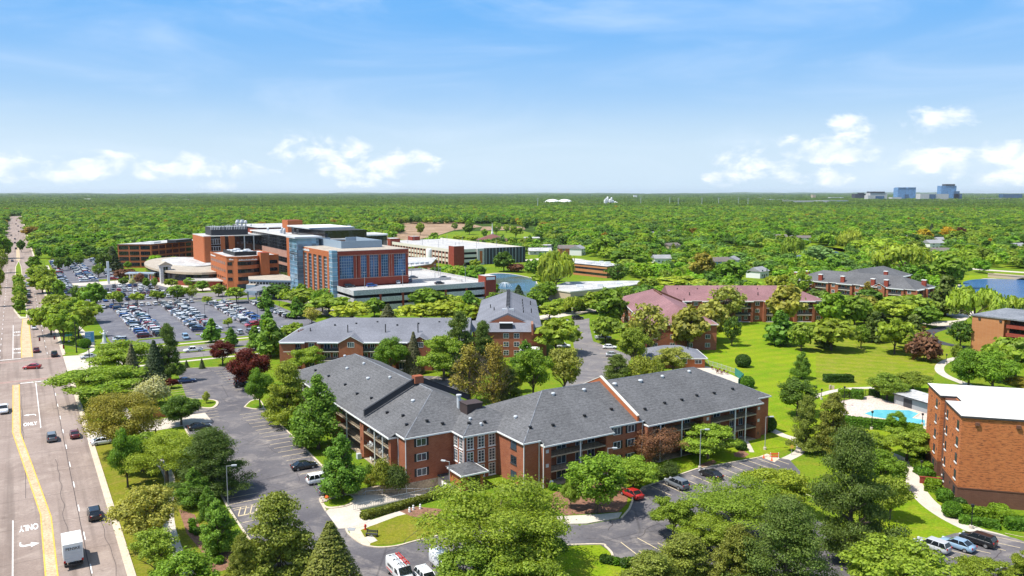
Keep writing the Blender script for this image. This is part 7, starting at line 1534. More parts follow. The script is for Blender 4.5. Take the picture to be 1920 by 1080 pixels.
# species: shape, leaves near/far, leaf size near/far, colour, label words
SPEC = {
    'maple': ('round', 10500, 1900, .34, .85, (.19, .325, .03), 'bright green maple'), 'cone': ('cone', 9500, 1700, .32, .8, (.175, .325, .04), 'bright green young maple'), 'locust': ('vase', 9500, 1800, .34, .85, (.285, .385, .04), 'yellow-green locust'), 'bronze': ('round', 9500, 1800, .33, .85, (.36, .33, .05), 'bronze-leaved oak'),
    'budding': ('round', 3000, 1100, .34, .55, (.38, .40, .08), 'half-bare budding tree'), 'buddcol': ('column', 1900, 800, .34, .55, (0.355, 0.295, 0.056), 'narrow half-bare budding tree'), 'pine': ('pine', 12000, 2000, .30, .8, (.135, .195, .04), 'dark pine'), 'opine': ('pine', 12000, 2000, .30, .8, (.25, .285, .05), 'olive pine'), 'spruce': ('spruce', 9000, 1700, .32, .7, (.115, .165, .075), 'dark spruce'), 'gspruce': ('spruce', 8500, 1700, .32, .7, (0.185, 0.194, 0.100), 'grey-tinged spruce'), 'ospruce': ('spruce', 9000, 1700, .32, .7, (.22, .235, .05), 'olive spruce'),
    'crimson': ('round', 9500, 1800, .33, .85, (0.137, 0.028, 0.018), 'crimson maple'), 'plum': ('shrub', 3600, 1200, .5, .8, (0.202, 0.096, 0.056), 'purple-brown plum tree'), 'blossom': ('shrub', 4200, 1200, .5, .8, (0.580, 0.558, 0.300), 'white-flowering shrub tree'), 'dark': ('round', 10000, 1900, .34, .85, (.125, .22, .03), 'dark green round tree'), 'olive': ('round', 5200, 1300, .40, .85, (.27, .37, .045), 'olive green tree'), 'honey': ('vase', 9000, 1800, .35, .85, (.33, .42, .04), 'golden-green tree'), 'ypine': ('pine', 10000, 1800, .33, .8, (.32, .37, .045), 'golden larch-like tree'),
    'willow': ('willow', 7000, 2000, .34, .6, (.33, .43, .05), 'weeping willow'), 'orange': ('round', 5000, 1300, .42, .85, (0.600, 0.419, 0.025), 'orange-gold tree'), 'bluish': ('round', 5000, 1400, .42, .85, (.19, .32, .10), 'blue-green tree'), 'shrub': ('shrub', 3000, 900, .5, .9, (0.137, 0.240, 0.025), 'green shrub'), 'yshrub': ('shrub', 3400, 900, .5, .9, (0.258, 0.295, 0.037), 'yellow-green shrub'), 'dshrub': ('shrub', 3400, 900, .5, .9, (0.097, 0.155, 0.031), 'dark shrub'), 'barebush': ('budding', 0, 0, 0, 0, (0, 0, 0), '')}
SPEC['purple'] = ('round', 2200, 900, .34, .6, (0.306, 0.163, 0.088), 'purple-brown budding tree')
_cr, _tk = {}, {}
def meshes(sp, near, var):   # near: 0 far, 1 near, 2 near and huge
    sh, n1, n2, s1, s2, c, w = SPEC[sp]; kc = (sp if n1 < 3000 else sh, near, var)
    if kc not in _cr:
        sd = (abs(hash_(kc)) % 9973); f_ = {0: 1, 1: 1.45, 2: 3.4 if sh != 'vase' else 2.6}[near] * (1.5 if sh == 'pine' and near else 1.12); _cr[kc] = crown_mesh(sh, sd, int((n1 if near else n2) * f_), (s1 if near else s2) * {0: 1, 1: .68, 2: .38}[near], .5 if near else .4); _tk[kc] = trunk_mesh(sh, sd, (130 if near else 50) if sp in ('budding', 'buddcol', 'purple') else 0)
    return _cr[kc], _tk[kc]
def hash_(k): return sum(ord(ch) * (i + 3) for i, ch in enumerate(str(k)))
def height_at(px, pyb, pyt):
    x, y = g(px, pyb); lo, hi = 0.0, 60.0
    for _ in range(40):
        m = (lo + hi) / 2
        if px_of(x, y, m)[1] > pyt: lo = m
        else: hi = m
    return x, y, lo
rt = random.Random(21); TREES = []      # (sp, x, y, h, w, where-phrase)
def tree_px(sp, px, pyb, pyt, wpx, where=None):
    x, y, h = height_at(px, pyb, pyt); zc = y * math.cos(PITCH) + CAMH * math.sin(PITCH); TREES.append((sp, x, y, h, wpx * zc / FPX * (1.13 if 40 < wpx < 130 and y < 260 else 1.0), where))
V_, LW, RD = 'on the avenue verge', 'on the striped lawn', 'before the red-roofed block'
for t in [
    ('bronze', 235, 850, 727, 158, 'big one overhanging the avenue by the driveway'), ('maple', 240, 914, 800, 56, 'slim one at the kerb below the bronze oak'), ('locust', 314, 910, 792, 132, 'broad one between the bronze oak and the dark pine'), ('locust', 268, 884, 800, 84, 'filling the gap behind the slim kerb maple'), ('olive', 345, 884, 812, 74, 'between the broad locust and the driveway'), ('olive', 262, 992, 930, 54, 'on the verge before the half-bare tree'), ('pine', 398, 928, 803, 126, 'wide one shading the hatched stall'), ('cone', 365, 948, 877, 62, 'by the pavement under the dark pine'), ('cone', 410, 1038, 936, 68, 'on the mulch bed next to the hatched stall'), ('cone', 392, 985, 912, 44, 'small one behind the mulch bed maple'), ('budding', 278, 1024, 902, 112, 'over the curved pavement near the box truck'), ('olive', 292, 1080, 988, 78, 'over the pavement end near the box truck'), ('maple', 347, 1135, 1038, 140, 'cut off by the photo edge under the pavement'), ('opine', 458, 1105, 1000, 58, 'slender one left of the wide near pine'), ('opine', 525, 1085, 924, 148, 'wide one at the exit of the car park'), ('ospruce', 622, 1112, 978, 116, 'beside the parked work van'),
    ('locust', 190, 755, 676, 128, 'at the near crossing corner'), ('locust', 233, 706, 627, 104, 'behind the waiting silver car'), ('gspruce', 250, 726, 644, 40, 'between the corner locusts and the car park'), ('spruce', 292, 720, 638, 46, 'tallest behind the white blossom'), ('pine', 318, 716, 606, 42, 'tall thin one beside the dark corner spruce'), ('maple', 190, 768, 720, 54, 'low one before the corner locust'), ('maple', 168, 772, 728, 34, 'smallest beside the corner locust'), ('blossom', 288, 762, 710, 62, 'above the bronze oak'), ('dark', 340, 797, 739, 74, 'crab tree over the parked black car'), ('crimson', 322, 728, 708, 24, 'small one beside the navy sedan'), ('crimson', 418, 685, 636, 48, 'smaller one by the side street'), ('crimson', 468, 730, 651, 72, 'largest over the black SUV'), ('spruce', 350, 690, 675, 11, 'tiny one on the street lawn'), ('spruce', 379, 691, 672, 12, 'small one below the street lamp'), ('budding', 387, 757, 733, 16, 'sapling on the kerbed island'), ('cone', 507, 669, 596, 58, 'by the end wall of the blue-grey roofed block'), ('cone', 502, 616, 577, 30, 'before the hospital drive, slim'), ('locust', 550, 641, 598, 44, 'behind the hip of the blue-grey roof'), ('crimson', 575, 682, 616, 52, 'dark one against the end bay with the ornament'), ('locust', 577, 702, 640, 58, 'in front of the dark crimson one'), ('gspruce', 610, 680, 620, 32, 'beside the first white gable'), ('maple', 488, 766, 688, 48, 'at the corner of the striped stalls'), ('ypine', 540, 794, 677, 82, 'beside the far end of the avenue wing'), ('cone', 597, 842, 702, 96, 'tall one hiding the middle of the avenue wing'), ('cone', 641, 932, 812, 88, 'on the kerbed island over the dark pickup'),
    ('yshrub', 716, 917, 862, 42, 'rounded one at the near corner of the brick block'), ('dshrub', 742, 919, 872, 44, 'rounded one touching the near brick corner'), ('shrub', 566, 838, 806, 30, 'under the tall maple by the stalls'), ('shrub', 690, 902, 872, 32, 'at the foot of the balconies'), ('yshrub', 694, 914, 890, 26, 'low one on the island'),
    ('maple', 733, 702, 630, 58, 'between the two white gables'), ('gspruce', 776, 700, 622, 38, 'before the second white gable'), ('locust', 832, 714, 613, 80, 'tall one before the balconies of the blue-grey roofed block'), ('pine', 862, 702, 584, 62, 'tallest before the step of the blue-grey roofs'), ('pine', 906, 692, 601, 50, 'beside the porch of the short wing'), ('buddcol', 880, 755, 650, 60, 'behind the roof box, first of two'), ('buddcol', 925, 765, 644, 60, 'behind the roof box, second of two'), ('maple', 1000, 750, 648, 72, 'behind the ridge of the middle roof'), ('locust', 1042, 664, 584, 80, 'over the white car in the lane'), ('cone', 985, 702, 638, 58, 'before the gable of the short wing'), ('budding', 1058, 742, 646, 66, 'behind the firewall at the lane end'), ('pine', 957, 758, 690, 42, 'low one behind the middle roof'), ('blossom', 930, 742, 716, 34, 'small pale one behind the middle roof'), ('budding', 968, 735, 690, 36, 'small one behind the middle roof'),
    ('maple', 1140, 614, 541, 74, 'at the head of the lane'), ('locust', 1135, 642, 584, 56, 'in the lane island over the silver pickup'), ('olive', 1188, 692, 610, 60, 'tall one between lane and clubhouse'), ('pine', 1156, 720, 664, 56, 'low one at the lane before the long roof'), ('yshrub', 1208, 718, 660, 60, 'beside the clubhouse'), ('budding', 1262, 704, 648, 62, 'before the clubhouse roof'), ('olive', 1228, 705, 672, 40, 'low one behind the long roof ridge'), ('olive', 1185, 652, 600, 46, RD + ' at its end wall'), ('budding', 1215, 667, 566, 82, RD + ', first from the lane'), ('budding', 1290, 657, 574, 66, RD + ', second from the lane'), ('budding', 1335, 640, 560, 66, RD + ', third from the lane'), ('budding', 1362, 606, 533, 82, RD + ', tallest at its long side'), ('budding', 1475, 613, 534, 78, RD + ' near its far end'), ('honey', 1312, 625, 580, 40, RD + ' in the inner corner'),
    ('dark', 1372, 649, 591, 38, 'alone in the middle of the striped lawn'), ('cone', 1463, 647, 582, 58, LW + ' near the red-roofed block'), ('olive', 1502, 658, 602, 44, LW + ' beside the worn field'), ('cone', 1503, 710, 658, 40, LW + ' beside the low hedge'), ('locust', 1558, 657, 586, 76, LW + ' rim before the lake block, round'), ('pine', 1545, 652, 607, 32, LW + ' rim beside the round locust'), ('maple', 1614, 653, 607, 38, LW + ' rim standing free'), ('pine', 1640, 641, 585, 46, LW + ' rim, dense'), ('pine', 1712, 640, 590, 44, LW + ' rim near the forecourt'), ('honey', 1677, 664, 585, 56, LW + ' rim, tallest and loose'), ('locust', 1708, 656, 612, 60, LW + ' rim before the dark path'), ('plum', 1732, 676, 630, 58, LW + ' end by the curving path'), ('locust', 1675, 606, 554, 78, 'before the lake block facade'), ('maple', 1562, 617, 548, 66, 'vivid one before the lake block'), ('maple', 1602, 614, 551, 56, 'second vivid one before the lake block'), ('dark', 1800, 653, 599, 46, 'by the dark path before the tan brick block'),
    ('maple', 1815, 728, 652, 66, 'behind the white roof, front'), ('maple', 1860, 735, 656, 80, 'behind the white roof, middle'), ('locust', 1903, 720, 618, 95, 'tall one at the photo edge behind the white roof'), ('dark', 1812, 692, 652, 40, 'small one before the tan brick block'), ('bronze', 1908, 735, 704, 46, 'low one at the photo edge behind the white roof'), ('olive', 1792, 678, 643, 24, 'thin one inside the path bend'), ('olive', 1663, 750, 699, 68, 'above the pool house'), ('olive', 1712, 734, 696, 66, 'spreading one above the pool house'), ('dark', 1495, 780, 705, 74, 'round one by the pool path'), ('opine', 1510, 847, 740, 54, 'tall one by the path loop'), ('opine', 1560, 852, 736, 68, 'taller one behind the great pine'), ('pine', 1592, 1045, 800, 168, 'greatest one before the tall block'), ('pine', 1470, 1120, 932, 205, 'great one in the lower corner of the lot'), ('honey', 1458, 968, 866, 108, 'between the great pines and the car park'),
    ('locust', 1262, 1010, 919, 78, 'leaning one in the lower car park'), ('locust', 1380, 1000, 884, 172, 'broad one over the lower car park'), ('locust', 1325, 1038, 960, 86, 'low one before the broad car park locust'), ('opine', 1280, 1092, 1003, 120, 'before the car park locusts'), ('opine', 1222, 1122, 1036, 118, 'at the photo edge before the car park'), ('opine', 1380, 1100, 985, 96, 'between the two big car park pines'), ('maple', 1118, 962, 845, 134, 'on the mulch bed before the long wing'), ('locust', 1188, 918, 845, 82, 'behind the mulch bed maple'), ('olive', 1070, 954, 899, 40, 'small one on the mulch bed'), ('purple', 1225, 868, 794, 112, 'before the brick pier of the long wing'), ('locust', 1327, 860, 785, 92, 'crooked one before the long wing'), ('dshrub', 1222, 900, 864, 44, 'before the balconies of the long wing, first'), ('dshrub', 1255, 893, 866, 38, 'before the balconies of the long wing, second'), ('dshrub', 1190, 898, 860, 36, 'under the purple-brown tree'),
    ('locust', 925, 1080, 880, 272, 'greatest one in the middle foreground'), ('locust', 985, 1135, 1010, 150, 'under the greatest foreground locust'), ('olive', 880, 1128, 1020, 120, 'filling the foot of the greatest foreground locust'), ('dark', 1010, 1090, 985, 90, 'deep in the shade of the greatest foreground locust'), ('locust', 1680, 1130, 998, 180, 'in front of the parked silver SUV'), ('locust', 1845, 1118, 1036, 92, 'low one at the photo corner'), ('locust', 1922, 1095, 1026, 50, 'at the photo edge by the path end'), ('olive', 1668, 974, 886, 66, 'airy one on the grass before the tall block'), ('maple', 1658, 918, 843, 74, 'by the path junction'), ('locust', 1650, 872, 800, 52, 'thin one by the path junction'), ('locust', 1700, 864, 793, 84, 'low one before the tall block windows'), ('maple', 1680, 806, 770, 38, 'small one at the pool edge'), ('olive', 1730, 850, 800, 50, 'at the stair recess of the tall block'),
    ('olive', 1500, 560, 505, 48, 'at the near corner of the lake block'), ('honey', 1457, 549, 506, 44, 'next to the lake block corner, golden'), ('buddcol', 1625, 573, 528, 22, 'against the lake block gable'), ('buddcol', 1556, 558, 515, 24, 'against the lake block balconies'), ('pine', 1772, 592, 518, 62, 'at the end wall of the lake block'), ('willow', 1825, 615, 541, 102, 'over the lake shore, widest'), ('willow', 1908, 594, 556, 62, 'at the photo edge on the lake shore'),
    ('honey', 790, 607, 558, 84, 'before the front garage, first'), ('honey', 832, 606, 556, 84, 'before the front garage, second'), ('honey', 866, 607, 562, 62, 'before the front garage, third'), ('honey', 660, 605, 558, 66, 'at the corner of the front garage'), ('maple', 702, 594, 556, 44, 'close to the garage brick pilaster'), ('gspruce', 728, 600, 570, 34, 'small one before the garage'), ('cone', 880, 602, 545, 52, 'before the brick garage tower'), ('pine', 890, 604, 568, 34, 'under the garage tower maple'), ('spruce', 972, 564, 534, 30, 'on the pond shore'), ('maple', 930, 555, 532, 16, 'small one at the garage tower foot'), ('spruce', 872, 518, 493, 22, 'wide one at the yard wall'), ('locust', 891, 504, 483, 18, 'small one by the panel wall'), ('willow', 1042, 548, 475, 82, 'over the brown pond'), ('maple', 1028, 562, 526, 38, 'under the pond willow'), ('maple', 1010, 565, 532, 40, 'on the near pond bank'), ('dark', 945, 509, 472, 42, 'before the dark panel wall'), ('maple', 1002, 518, 484, 32, 'on the far pond bank'), ('dark', 1158, 534, 493, 52, 'between the two white-roofed low buildings'), ('maple', 1178, 507, 463, 72, 'large oak-like one before the offices'), ('maple', 1132, 484, 440, 46, 'before the gabled houses'), ('locust', 1052, 586, 555, 40, 'before the single-storey tan building'), ('dark', 1085, 582, 557, 40, 'hedge-like one before the tan building'), ('dark', 1112, 578, 556, 40, 'second hedge-like one before the tan building'), ('honey', 1275, 547, 513, 86, 'behind the red roof'), ('bronze', 1318, 532, 473, 50, 'before the blue-walled house'), ('maple', 1372, 537, 485, 68, 'before the white gabled house'), ('locust', 1030, 600, 565, 50, 'by the short wing roof'), ('plum', 967, 510, 493, 36, 'grey one on the far pond bank'),
    ('olive', 788, 441, 416, 18, 'alone in the brown field'), ('maple', 853, 432, 417, 15, 'at the brown field rim, first'), ('dark', 880, 440, 418, 24, 'at the brown field rim, second'), ('maple', 909, 446, 428, 14, 'on the far meadow, slim'), ('olive', 930, 440, 415, 22, 'on the far meadow, middle'), ('locust', 967, 448, 417, 24, 'on the far meadow, tall'), ('dark', 986, 433, 409, 16, 'dark one standing before the second brown strip'), ('honey', 980, 428, 409, 18, 'behind the dark one at the second brown strip'), ('honey', 860, 453, 438, 24, 'before the church, first'), ('honey', 888, 455, 440, 22, 'before the church, second'), ('dark', 935, 456, 443, 16, 'beside the steeple'), ('maple', 815, 451, 436, 22, 'between the black glass wing and the back garage deck'), ('maple', 1012, 452, 430, 30, 'at the far meadow end'), ('olive', 950, 436, 420, 18, 'on the far meadow, small'),
    ('willow', 1490, 490, 447, 48, 'at the far pond'), ('bluish', 1533, 497, 458, 60, 'near the far pond'), ('willow', 1592, 470, 432, 44, 'beyond the far pond lawn'), ('honey', 1640, 482, 438, 76, 'round one on the far pond lawn'), ('dark', 1624, 480, 451, 28, 'small one on the far pond lawn'), ('pine', 1660, 508, 462, 60, 'before the far pond lawn'), ('willow', 1695, 523, 461, 105, 'broad one behind the lake block'), ('maple', 1778, 540, 474, 72, 'beside the lake bridge'), ('orange', 1777, 452, 424, 34, 'higher one by the big white gable'), ('orange', 1732, 457, 429, 34, 'lower one by the big white gable'), ('spruce', 1746, 441, 419, 13, 'between the two orange-gold trees'), ('crimson', 1800, 450, 425, 24, 'beside the orange-gold one'), ('olive', 1795, 466, 432, 46, 'beyond the big white gable'),
    ('cone', 498, 582, 544, 32, 'before the lobby canopy'), ('cone', 556, 597, 556, 34, 'on the driveway verge of the tall wing'), ('locust', 444, 568, 530, 36, 'before the rounded brick front'), ('maple', 565, 562, 530, 22, 'along the tall wing, first'), ('maple', 582, 567, 538, 24, 'along the tall wing, second'), ('locust', 598, 572, 546, 24, 'along the tall wing, third'), ('maple', 611, 578, 550, 24, 'along the tall wing, fourth'), ('budding', 585, 607, 575, 38, 'by the side street behind the blue-grey roof'), ('cone', 397, 642, 597, 32, 'at the street end of the fourth car row'), ('cone', 434, 650, 614, 28, 'at the street end of the fifth car row'), ('cone', 479, 656, 610, 36, 'at the street end of the sixth car row'), ('locust', 428, 614, 592, 16, 'small one in the fifth car row'), ('locust', 545, 632, 605, 30, 'at the corner of the hospital street'), ('cone', 500, 640, 603, 34, 'second one at the corner of the hospital street'),
    ('locust', 213, 570, 540, 24, 'on the aisle island, first from the avenue'), ('olive', 225, 572, 545, 18, 'on the aisle island, second from the avenue'), ('locust', 257, 570, 545, 26, 'on the aisle island, third from the avenue'), ('locust', 295, 567, 538, 26, 'on the aisle island, fourth from the avenue'), ('maple', 333, 562, 533, 36, 'on the aisle island, fifth from the avenue'), ('olive', 360, 561, 534, 24, 'on the aisle island, sixth from the avenue'), ('locust', 389, 571, 551, 18, 'on the aisle island, last from the avenue'), ('locust', 321, 540, 519, 22, 'before the brick side of the oval hall'), ('maple', 355, 539, 520, 26, 'under the curved wing, first'), ('maple', 380, 546, 526, 28, 'under the curved wing, second'), ('olive', 410, 556, 530, 30, 'under the curved wing, third'), ('maple', 290, 541, 520, 16, 'before the entrance portal, first'), ('maple', 274, 541, 521, 16, 'before the entrance portal, second'), ('plum', 262, 530, 514, 22, 'under the entrance canopy'), ('plum', 300, 518, 500, 34, 'behind the entrance canopy'), ('plum', 235, 522, 503, 40, 'between the pylon and the entrance canopy'), ('dark', 232, 536, 520, 18, 'round one beside the white pylon'), ('blossom', 248, 534, 523, 14, 'small pale one by the entrance'), ('spruce', 212, 508, 462, 34, 'dark one at the long brick block'), ('dark', 196, 512, 470, 30, 'beside the long brick block end'), ('maple', 185, 520, 494, 26, 'yellowish one near the white pylon'), ('maple', 240, 505, 490, 16, 'at the foot of the long brick block'),
    ('locust', 96, 628, 558, 58, V_ + ' past the crossing, first'), ('locust', 120, 643, 572, 56, V_ + ' with the visible trunk past the crossing'), ('locust', 148, 634, 566, 60, V_ + ' behind the teal bench'), ('locust', 108, 590, 545, 52, V_ + ' past the crossing, third'), ('locust', 138, 604, 552, 52, V_ + ' past the crossing, fourth'), ('locust', 166, 606, 556, 44, V_ + ' toward the car park'), ('maple', 112, 563, 522, 26, V_ + ' beside the pavement, slim'), ('dark', 142, 566, 534, 24, V_ + ' near the aisle, round'), ('maple', 180, 576, 530, 44, V_ + ' at the car park aisle'), ('maple', 158, 570, 536, 24, V_ + ' at the aisle, narrow'), ('locust', 80, 550, 508, 42, V_ + ' farther up, first'), ('locust', 92, 558, 512, 40, V_ + ' farther up, second'), ('locust', 72, 530, 490, 36, V_ + ' farther up, third'), ('locust', 86, 535, 494, 34, V_ + ' farther up, fourth'), ('maple', 66, 510, 480, 28, V_ + ' farther up, fifth'),
    ('dark', 112, 508, 480, 20, 'blue-green one at the avenue end of the far car park'), ('maple', 148, 500, 472, 28, 'low one at the far car park edge'), ('dark', 128, 505, 480, 18, 'low one at the far car park edge, darker'), ('dark', 40, 473, 448, 15, 'lone one in the middle of the avenue'),
    ('olive', 4, 512, 466, 26, 'at the photo edge across the avenue, upper'), ('maple', 8, 485, 440, 34, 'at the photo edge across the avenue, top'), ('olive', 0, 540, 500, 20, 'at the photo edge across the avenue, middle'), ('budding', -6, 575, 525, 24, 'at the photo edge across the avenue, lower')]: tree_px(*t)
for i, (u, h, w) in enumerate([(388, 6, 5), (402, 7.5, 6), (416, 7, 5.5), (430, 7.5, 6), (446, 7.5, 6), (462, 7, 6), (480, 7, 6), (500, 7.5, 6.5)]):
    x, y = S2W(-1.0, u); TREES.append(('olive' if i % 3 else 'maple', x, y, h, w, f'on the planted avenue median, {ORD[i]} from the crossing'))
# shadows on the near road come from trees across the avenue, outside the frame
for i, (u, v) in enumerate([(222, -19), (238, -18.5), (258, -19), (285, -19), (132, -16.2), (122, -15.8)]):
    x, y = S2W(v, u); TREES.append(('olive', x, y, 9, 9, f'across the avenue beyond the photo edge, {ORD[i]}'))
NSPEC = len(TREES)
# more of the wood between the houses and round the ponds: individuals nearest first
KEEP = []   # polygons (world) where no tree stands
def inpoly(x, y, P):
    c = False; j = len(P) - 1
    for i in range(len(P)):
        if ((P[i][1] > y) != (P[j][1] > y)) and (x < (P[j][0] - P[i][0]) * (y - P[i][1]) / (P[j][1] - P[i][1] + 1e-12) + P[i][0]): c = not c
        j = i
    return c
srect = lambda a, b, c, d: [S2W(a, c), S2W(b, c), S2W(b, d), S2W(a, d)]
KEEP += [srect(-19, 24, 0, 700), srect(-17, 13, 600, 2060), srect(10, 100, 250, 520), srect(18, 60, 280, 690), srect(88, 165, 380, 470), srect(108, 200, 300, 400), srect(92, 176, 400, 616), srect(160, 224, 500, 545), srect(190, 320, 425, 632), srect(60, 115, 430, 580), [(-268, 533), (-240, 533), (-222, 596), (-254, 596)],
         G([(735, 424), (790, 414), (870, 416), (1020, 425), (1012, 440), (990, 453), (900, 459), (830, 453), (770, 453)]), G([(915, 580), (1020, 580), (1022, 520), (960, 508), (905, 510)]), G([(1010, 585), (1180, 572), (1245, 535), (1180, 520), (1050, 520), (1020, 545)]), G([(1040, 510), (1140, 520), (1165, 495), (1100, 478), (1040, 480)]),
         [(38, 245), (124, 245), (124, 335), (38, 335)], [(120, 330), (215, 330), (215, 445), (120, 445)], G([(1740, 620), (1950, 620), (1990, 530), (1960, 515), (1800, 512), (1780, 540)]), G([(1500, 600), (1850, 730), (1300, 750), (1200, 610)]), G([(950, 495), (1100, 490), (1090, 474), (980, 478)])]
KEEP += [G(L) for L in [[(1455, 498), (1500, 498), (1590, 502), (1590, 466), (1545, 462), (1455, 470)], [(1040, 528), (1160, 528), (1165, 495), (1100, 478), (1040, 480)], [(720, 470), (1030, 462), (1015, 440), (735, 440)], [(1520, 459), (1580, 466), (1590, 474), (1540, 470)], [(1690, 462), (1740, 462), (1745, 468), (1700, 470)], [(1340, 462), (1440, 470), (1440, 483), (1360, 480)], [(1120, 472), (1200, 480), (1190, 485), (1120, 480)], [(1780, 505), (1935, 517), (1935, 506), (1780, 497)]]]
HS = [(o.location.x, o.location.y) for o in COL.objects if o.name.startswith('house') and o.parent is None]
def free(x, y):
    if any(abs(x - a * y / b) < 11 and -75 < y - b < 11 for a, b in HS): return False
    return not any(inpoly(x, y, P) for P in KEEP)
WOOD = ['maple'] * 22 + ['olive'] * 16 + ['locust'] * 16 + ['dark'] * 15 + ['honey'] * 9 + ['bluish'] * 5 + ['bronze'] * 5 + ['pine'] * 5 + ['budding'] * 3 + ['spruce'] * 2 + ['willow'] * 2
taken = [(t[1], t[2], t[4]) for t in TREES]; extra = []
for i in range(9000):
    ang = rt.uniform(-.60, .60); dist = math.sqrt(rt.uniform(330 ** 2, 700 ** 2)); x, y = dist * math.sin(ang), dist * math.cos(ang)
    if not free(x, y) or not (-60 < px_of(x, y, 5)[0] < 1980): continue
    w = rt.choice([9, 11, 13, 16]) * rt.uniform(.85, 1.1)
    if any((x - a) ** 2 + (y - b) ** 2 < (.36 * (w + c)) ** 2 for a, b, c in taken if abs(x - a) < 14): continue
    taken.append((x, y, w)); extra.append((math.hypot(x, y), x, y, w))
extra.sort()
LAND = [((-5, 760), 'the church'), ((50, 485), 'the two-storey offices'), ((40, 390), 'the white-roofed tan building'), ((53, 652), 'the two gabled houses'), ((137, 528), 'the blue-walled house'), ((140, 697), 'the tan house in the lawn opening'), ((290, 830), 'the three houses at the far pond'), ((387, 730), 'the big white gable'), ((160, 385), 'the far corner of the lake block'), ((205, 400), 'the rear wing of the lake block'), ((285, 480), 'the lake bridge'), ((190, 590), 'the far ponds'), ((-15, 480), 'the brown pond'), ((-215, 610), 'the long brick block'), ((-290, 640), 'the far car park'), ((-100, 660), 'the back garage'), ((100, 330), 'the red roof'), ((95, 445), 'the white house with steep pale roof'), ((-420, 700), 'the far end of the avenue median'), ((350, 500), 'the lake road'), ((-160, 640), 'the black glass wings'), ((230, 520), 'the broad willow behind the lake block'), ((40, 560), 'the road past the gabled houses')]
ndir = {}
for d_, x, y, w in extra[:300 - NSPEC]:
    sp = rt.choice(WOOD); lm = min(LAND, key=lambda q: (q[0][0] - x) ** 2 + (q[0][1] - y) ** 2); dx, dy = x - lm[0][0], y - lm[0][1]
    rel = ('beyond' if dy > 0 else 'in front of') if abs(dy) > abs(dx) else ('on the avenue side of' if dx < 0 else 'on the lake side of'); key = (sp, rel, lm[1]); ndir[key] = ndir.get(key, 0) + 1
    TREES.append((sp, x, y, min(11.5, 3 + w * rt.uniform(.42, .62)), w * rt.uniform(.95, 1.2), f'{rel} {lm[1]}' + (f', {ORD[ndir[key] - 1]} outward' if ndir[key] > 1 else '')))
STUFF0 = extra[300 - NSPEC:]
seen_l = {}
def plant(sp, x, y, h, w, where, i):
    near = (2 if w > 12 and math.hypot(x, y) < 190 else 1) if math.hypot(x, y) < 245 else 0; cm, tm = meshes(sp, near, i % 3); low = SPEC[sp][0] == 'shrub'
    nm = {'pine': 'pine_tree', 'opine': 'pine_tree', 'spruce': 'spruce_tree', 'gspruce': 'spruce_tree', 'ospruce': 'spruce_tree', 'willow': 'willow_tree', 'shrub': 'shrub', 'yshrub': 'shrub', 'dshrub': 'shrub', 'maple': 'maple_tree', 'cone': 'maple_tree', 'crimson': 'maple_tree', 'locust': 'locust_tree'}.get(sp, 'tree')
    t = D.objects.new(nm, None); COL.objects.link(t); t.location = (x, y, 0); t.rotation_euler = (0, 0, rt.uniform(0, 2 * PI)); ref = {'column': 5.4, 'spruce': 6.6, 'pine': 8.4, 'cone': 6.8}.get(SPEC[sp][0], 8.6); hr = {'shrub': 6.6, 'round': 10.0, 'vase': 10.1, 'willow': 9.6}.get(SPEC[sp][0], 10)
    t.scale = (w / ref, w / ref * rt.uniform(.92, 1.08), h / hr)
    c = D.objects.new('crown', cm); COL.objects.link(c); c.parent = t; k = D.objects.new('trunk', tm); COL.objects.link(k); k.parent = t
    q = rt.uniform(.86, 1.14); b = SPEC[sp][5]; c.color = (b[0] * q * rt.uniform(.92, 1.1), b[1] * q, b[2] * q, 1)
    lb = f'{SPEC[sp][6]} {where}'; seen_l[lb] = seen_l.get(lb, 0) + 1
    if seen_l[lb] > 1: lb += ', ' + ORD[seen_l[lb] - 1]
    tag(t, lb, 'shrub' if low and 'shrub' in sp else 'tree')
for i, (sp, x, y, h, w, where) in enumerate(TREES): plant(sp, x, y, h, w, where, i)
# clipped hedges and bushes: leafy skins over a low body
def hedge_mesh(l, w, h, n, seed, rnd=False):
    rs = np.random.RandomState(seed); P = rs.uniform(-.5, .5, (n, 3)); ax = rs.choice(3, n, p=np.array([w * h, l * h, l * w]) / (w * h + l * h + l * w)); sg = np.sign(rs.uniform(-1, 1, n)) * .5; P[np.arange(n), ax] = sg; P[(ax == 2), 2] = .5
    N = np.zeros((n, 3)); N[np.arange(n), ax] = np.sign(P[np.arange(n), ax])
    if rnd: N = P / (np.linalg.norm(P, axis=1)[:, None] + 1e-6); P = N * .5
    P = P * [l, w, h] + [0, 0, h / 2] + rs.normal(0, .05, (n, 3)); N = N + rs.normal(0, .6, (n, 3)); N /= np.linalg.norm(N, axis=1)[:, None]
    t = np.cross(N, rs.normal(size=(n, 3))); t /= np.linalg.norm(t, axis=1)[:, None]; b = np.cross(N, t); s = .16 * rs.uniform(.7, 1.4, (n, 1))
    V = np.stack([P - t * s - b * s, P + t * s - b * s * .7, P + t * s * .8 + b * s, P - t * s * .9 + b * s * .8], 1).reshape(-1, 3); V[:, 2] = np.maximum(V[:, 2], .02)
    me = D.meshes.new('foliage'); me.from_pydata([tuple(v) for v in V.tolist()], [], [(4 * i, 4 * i + 1, 4 * i + 2, 4 * i + 3) for i in range(n)]); me.materials.append(MT['leaf']); return me
nh = 0
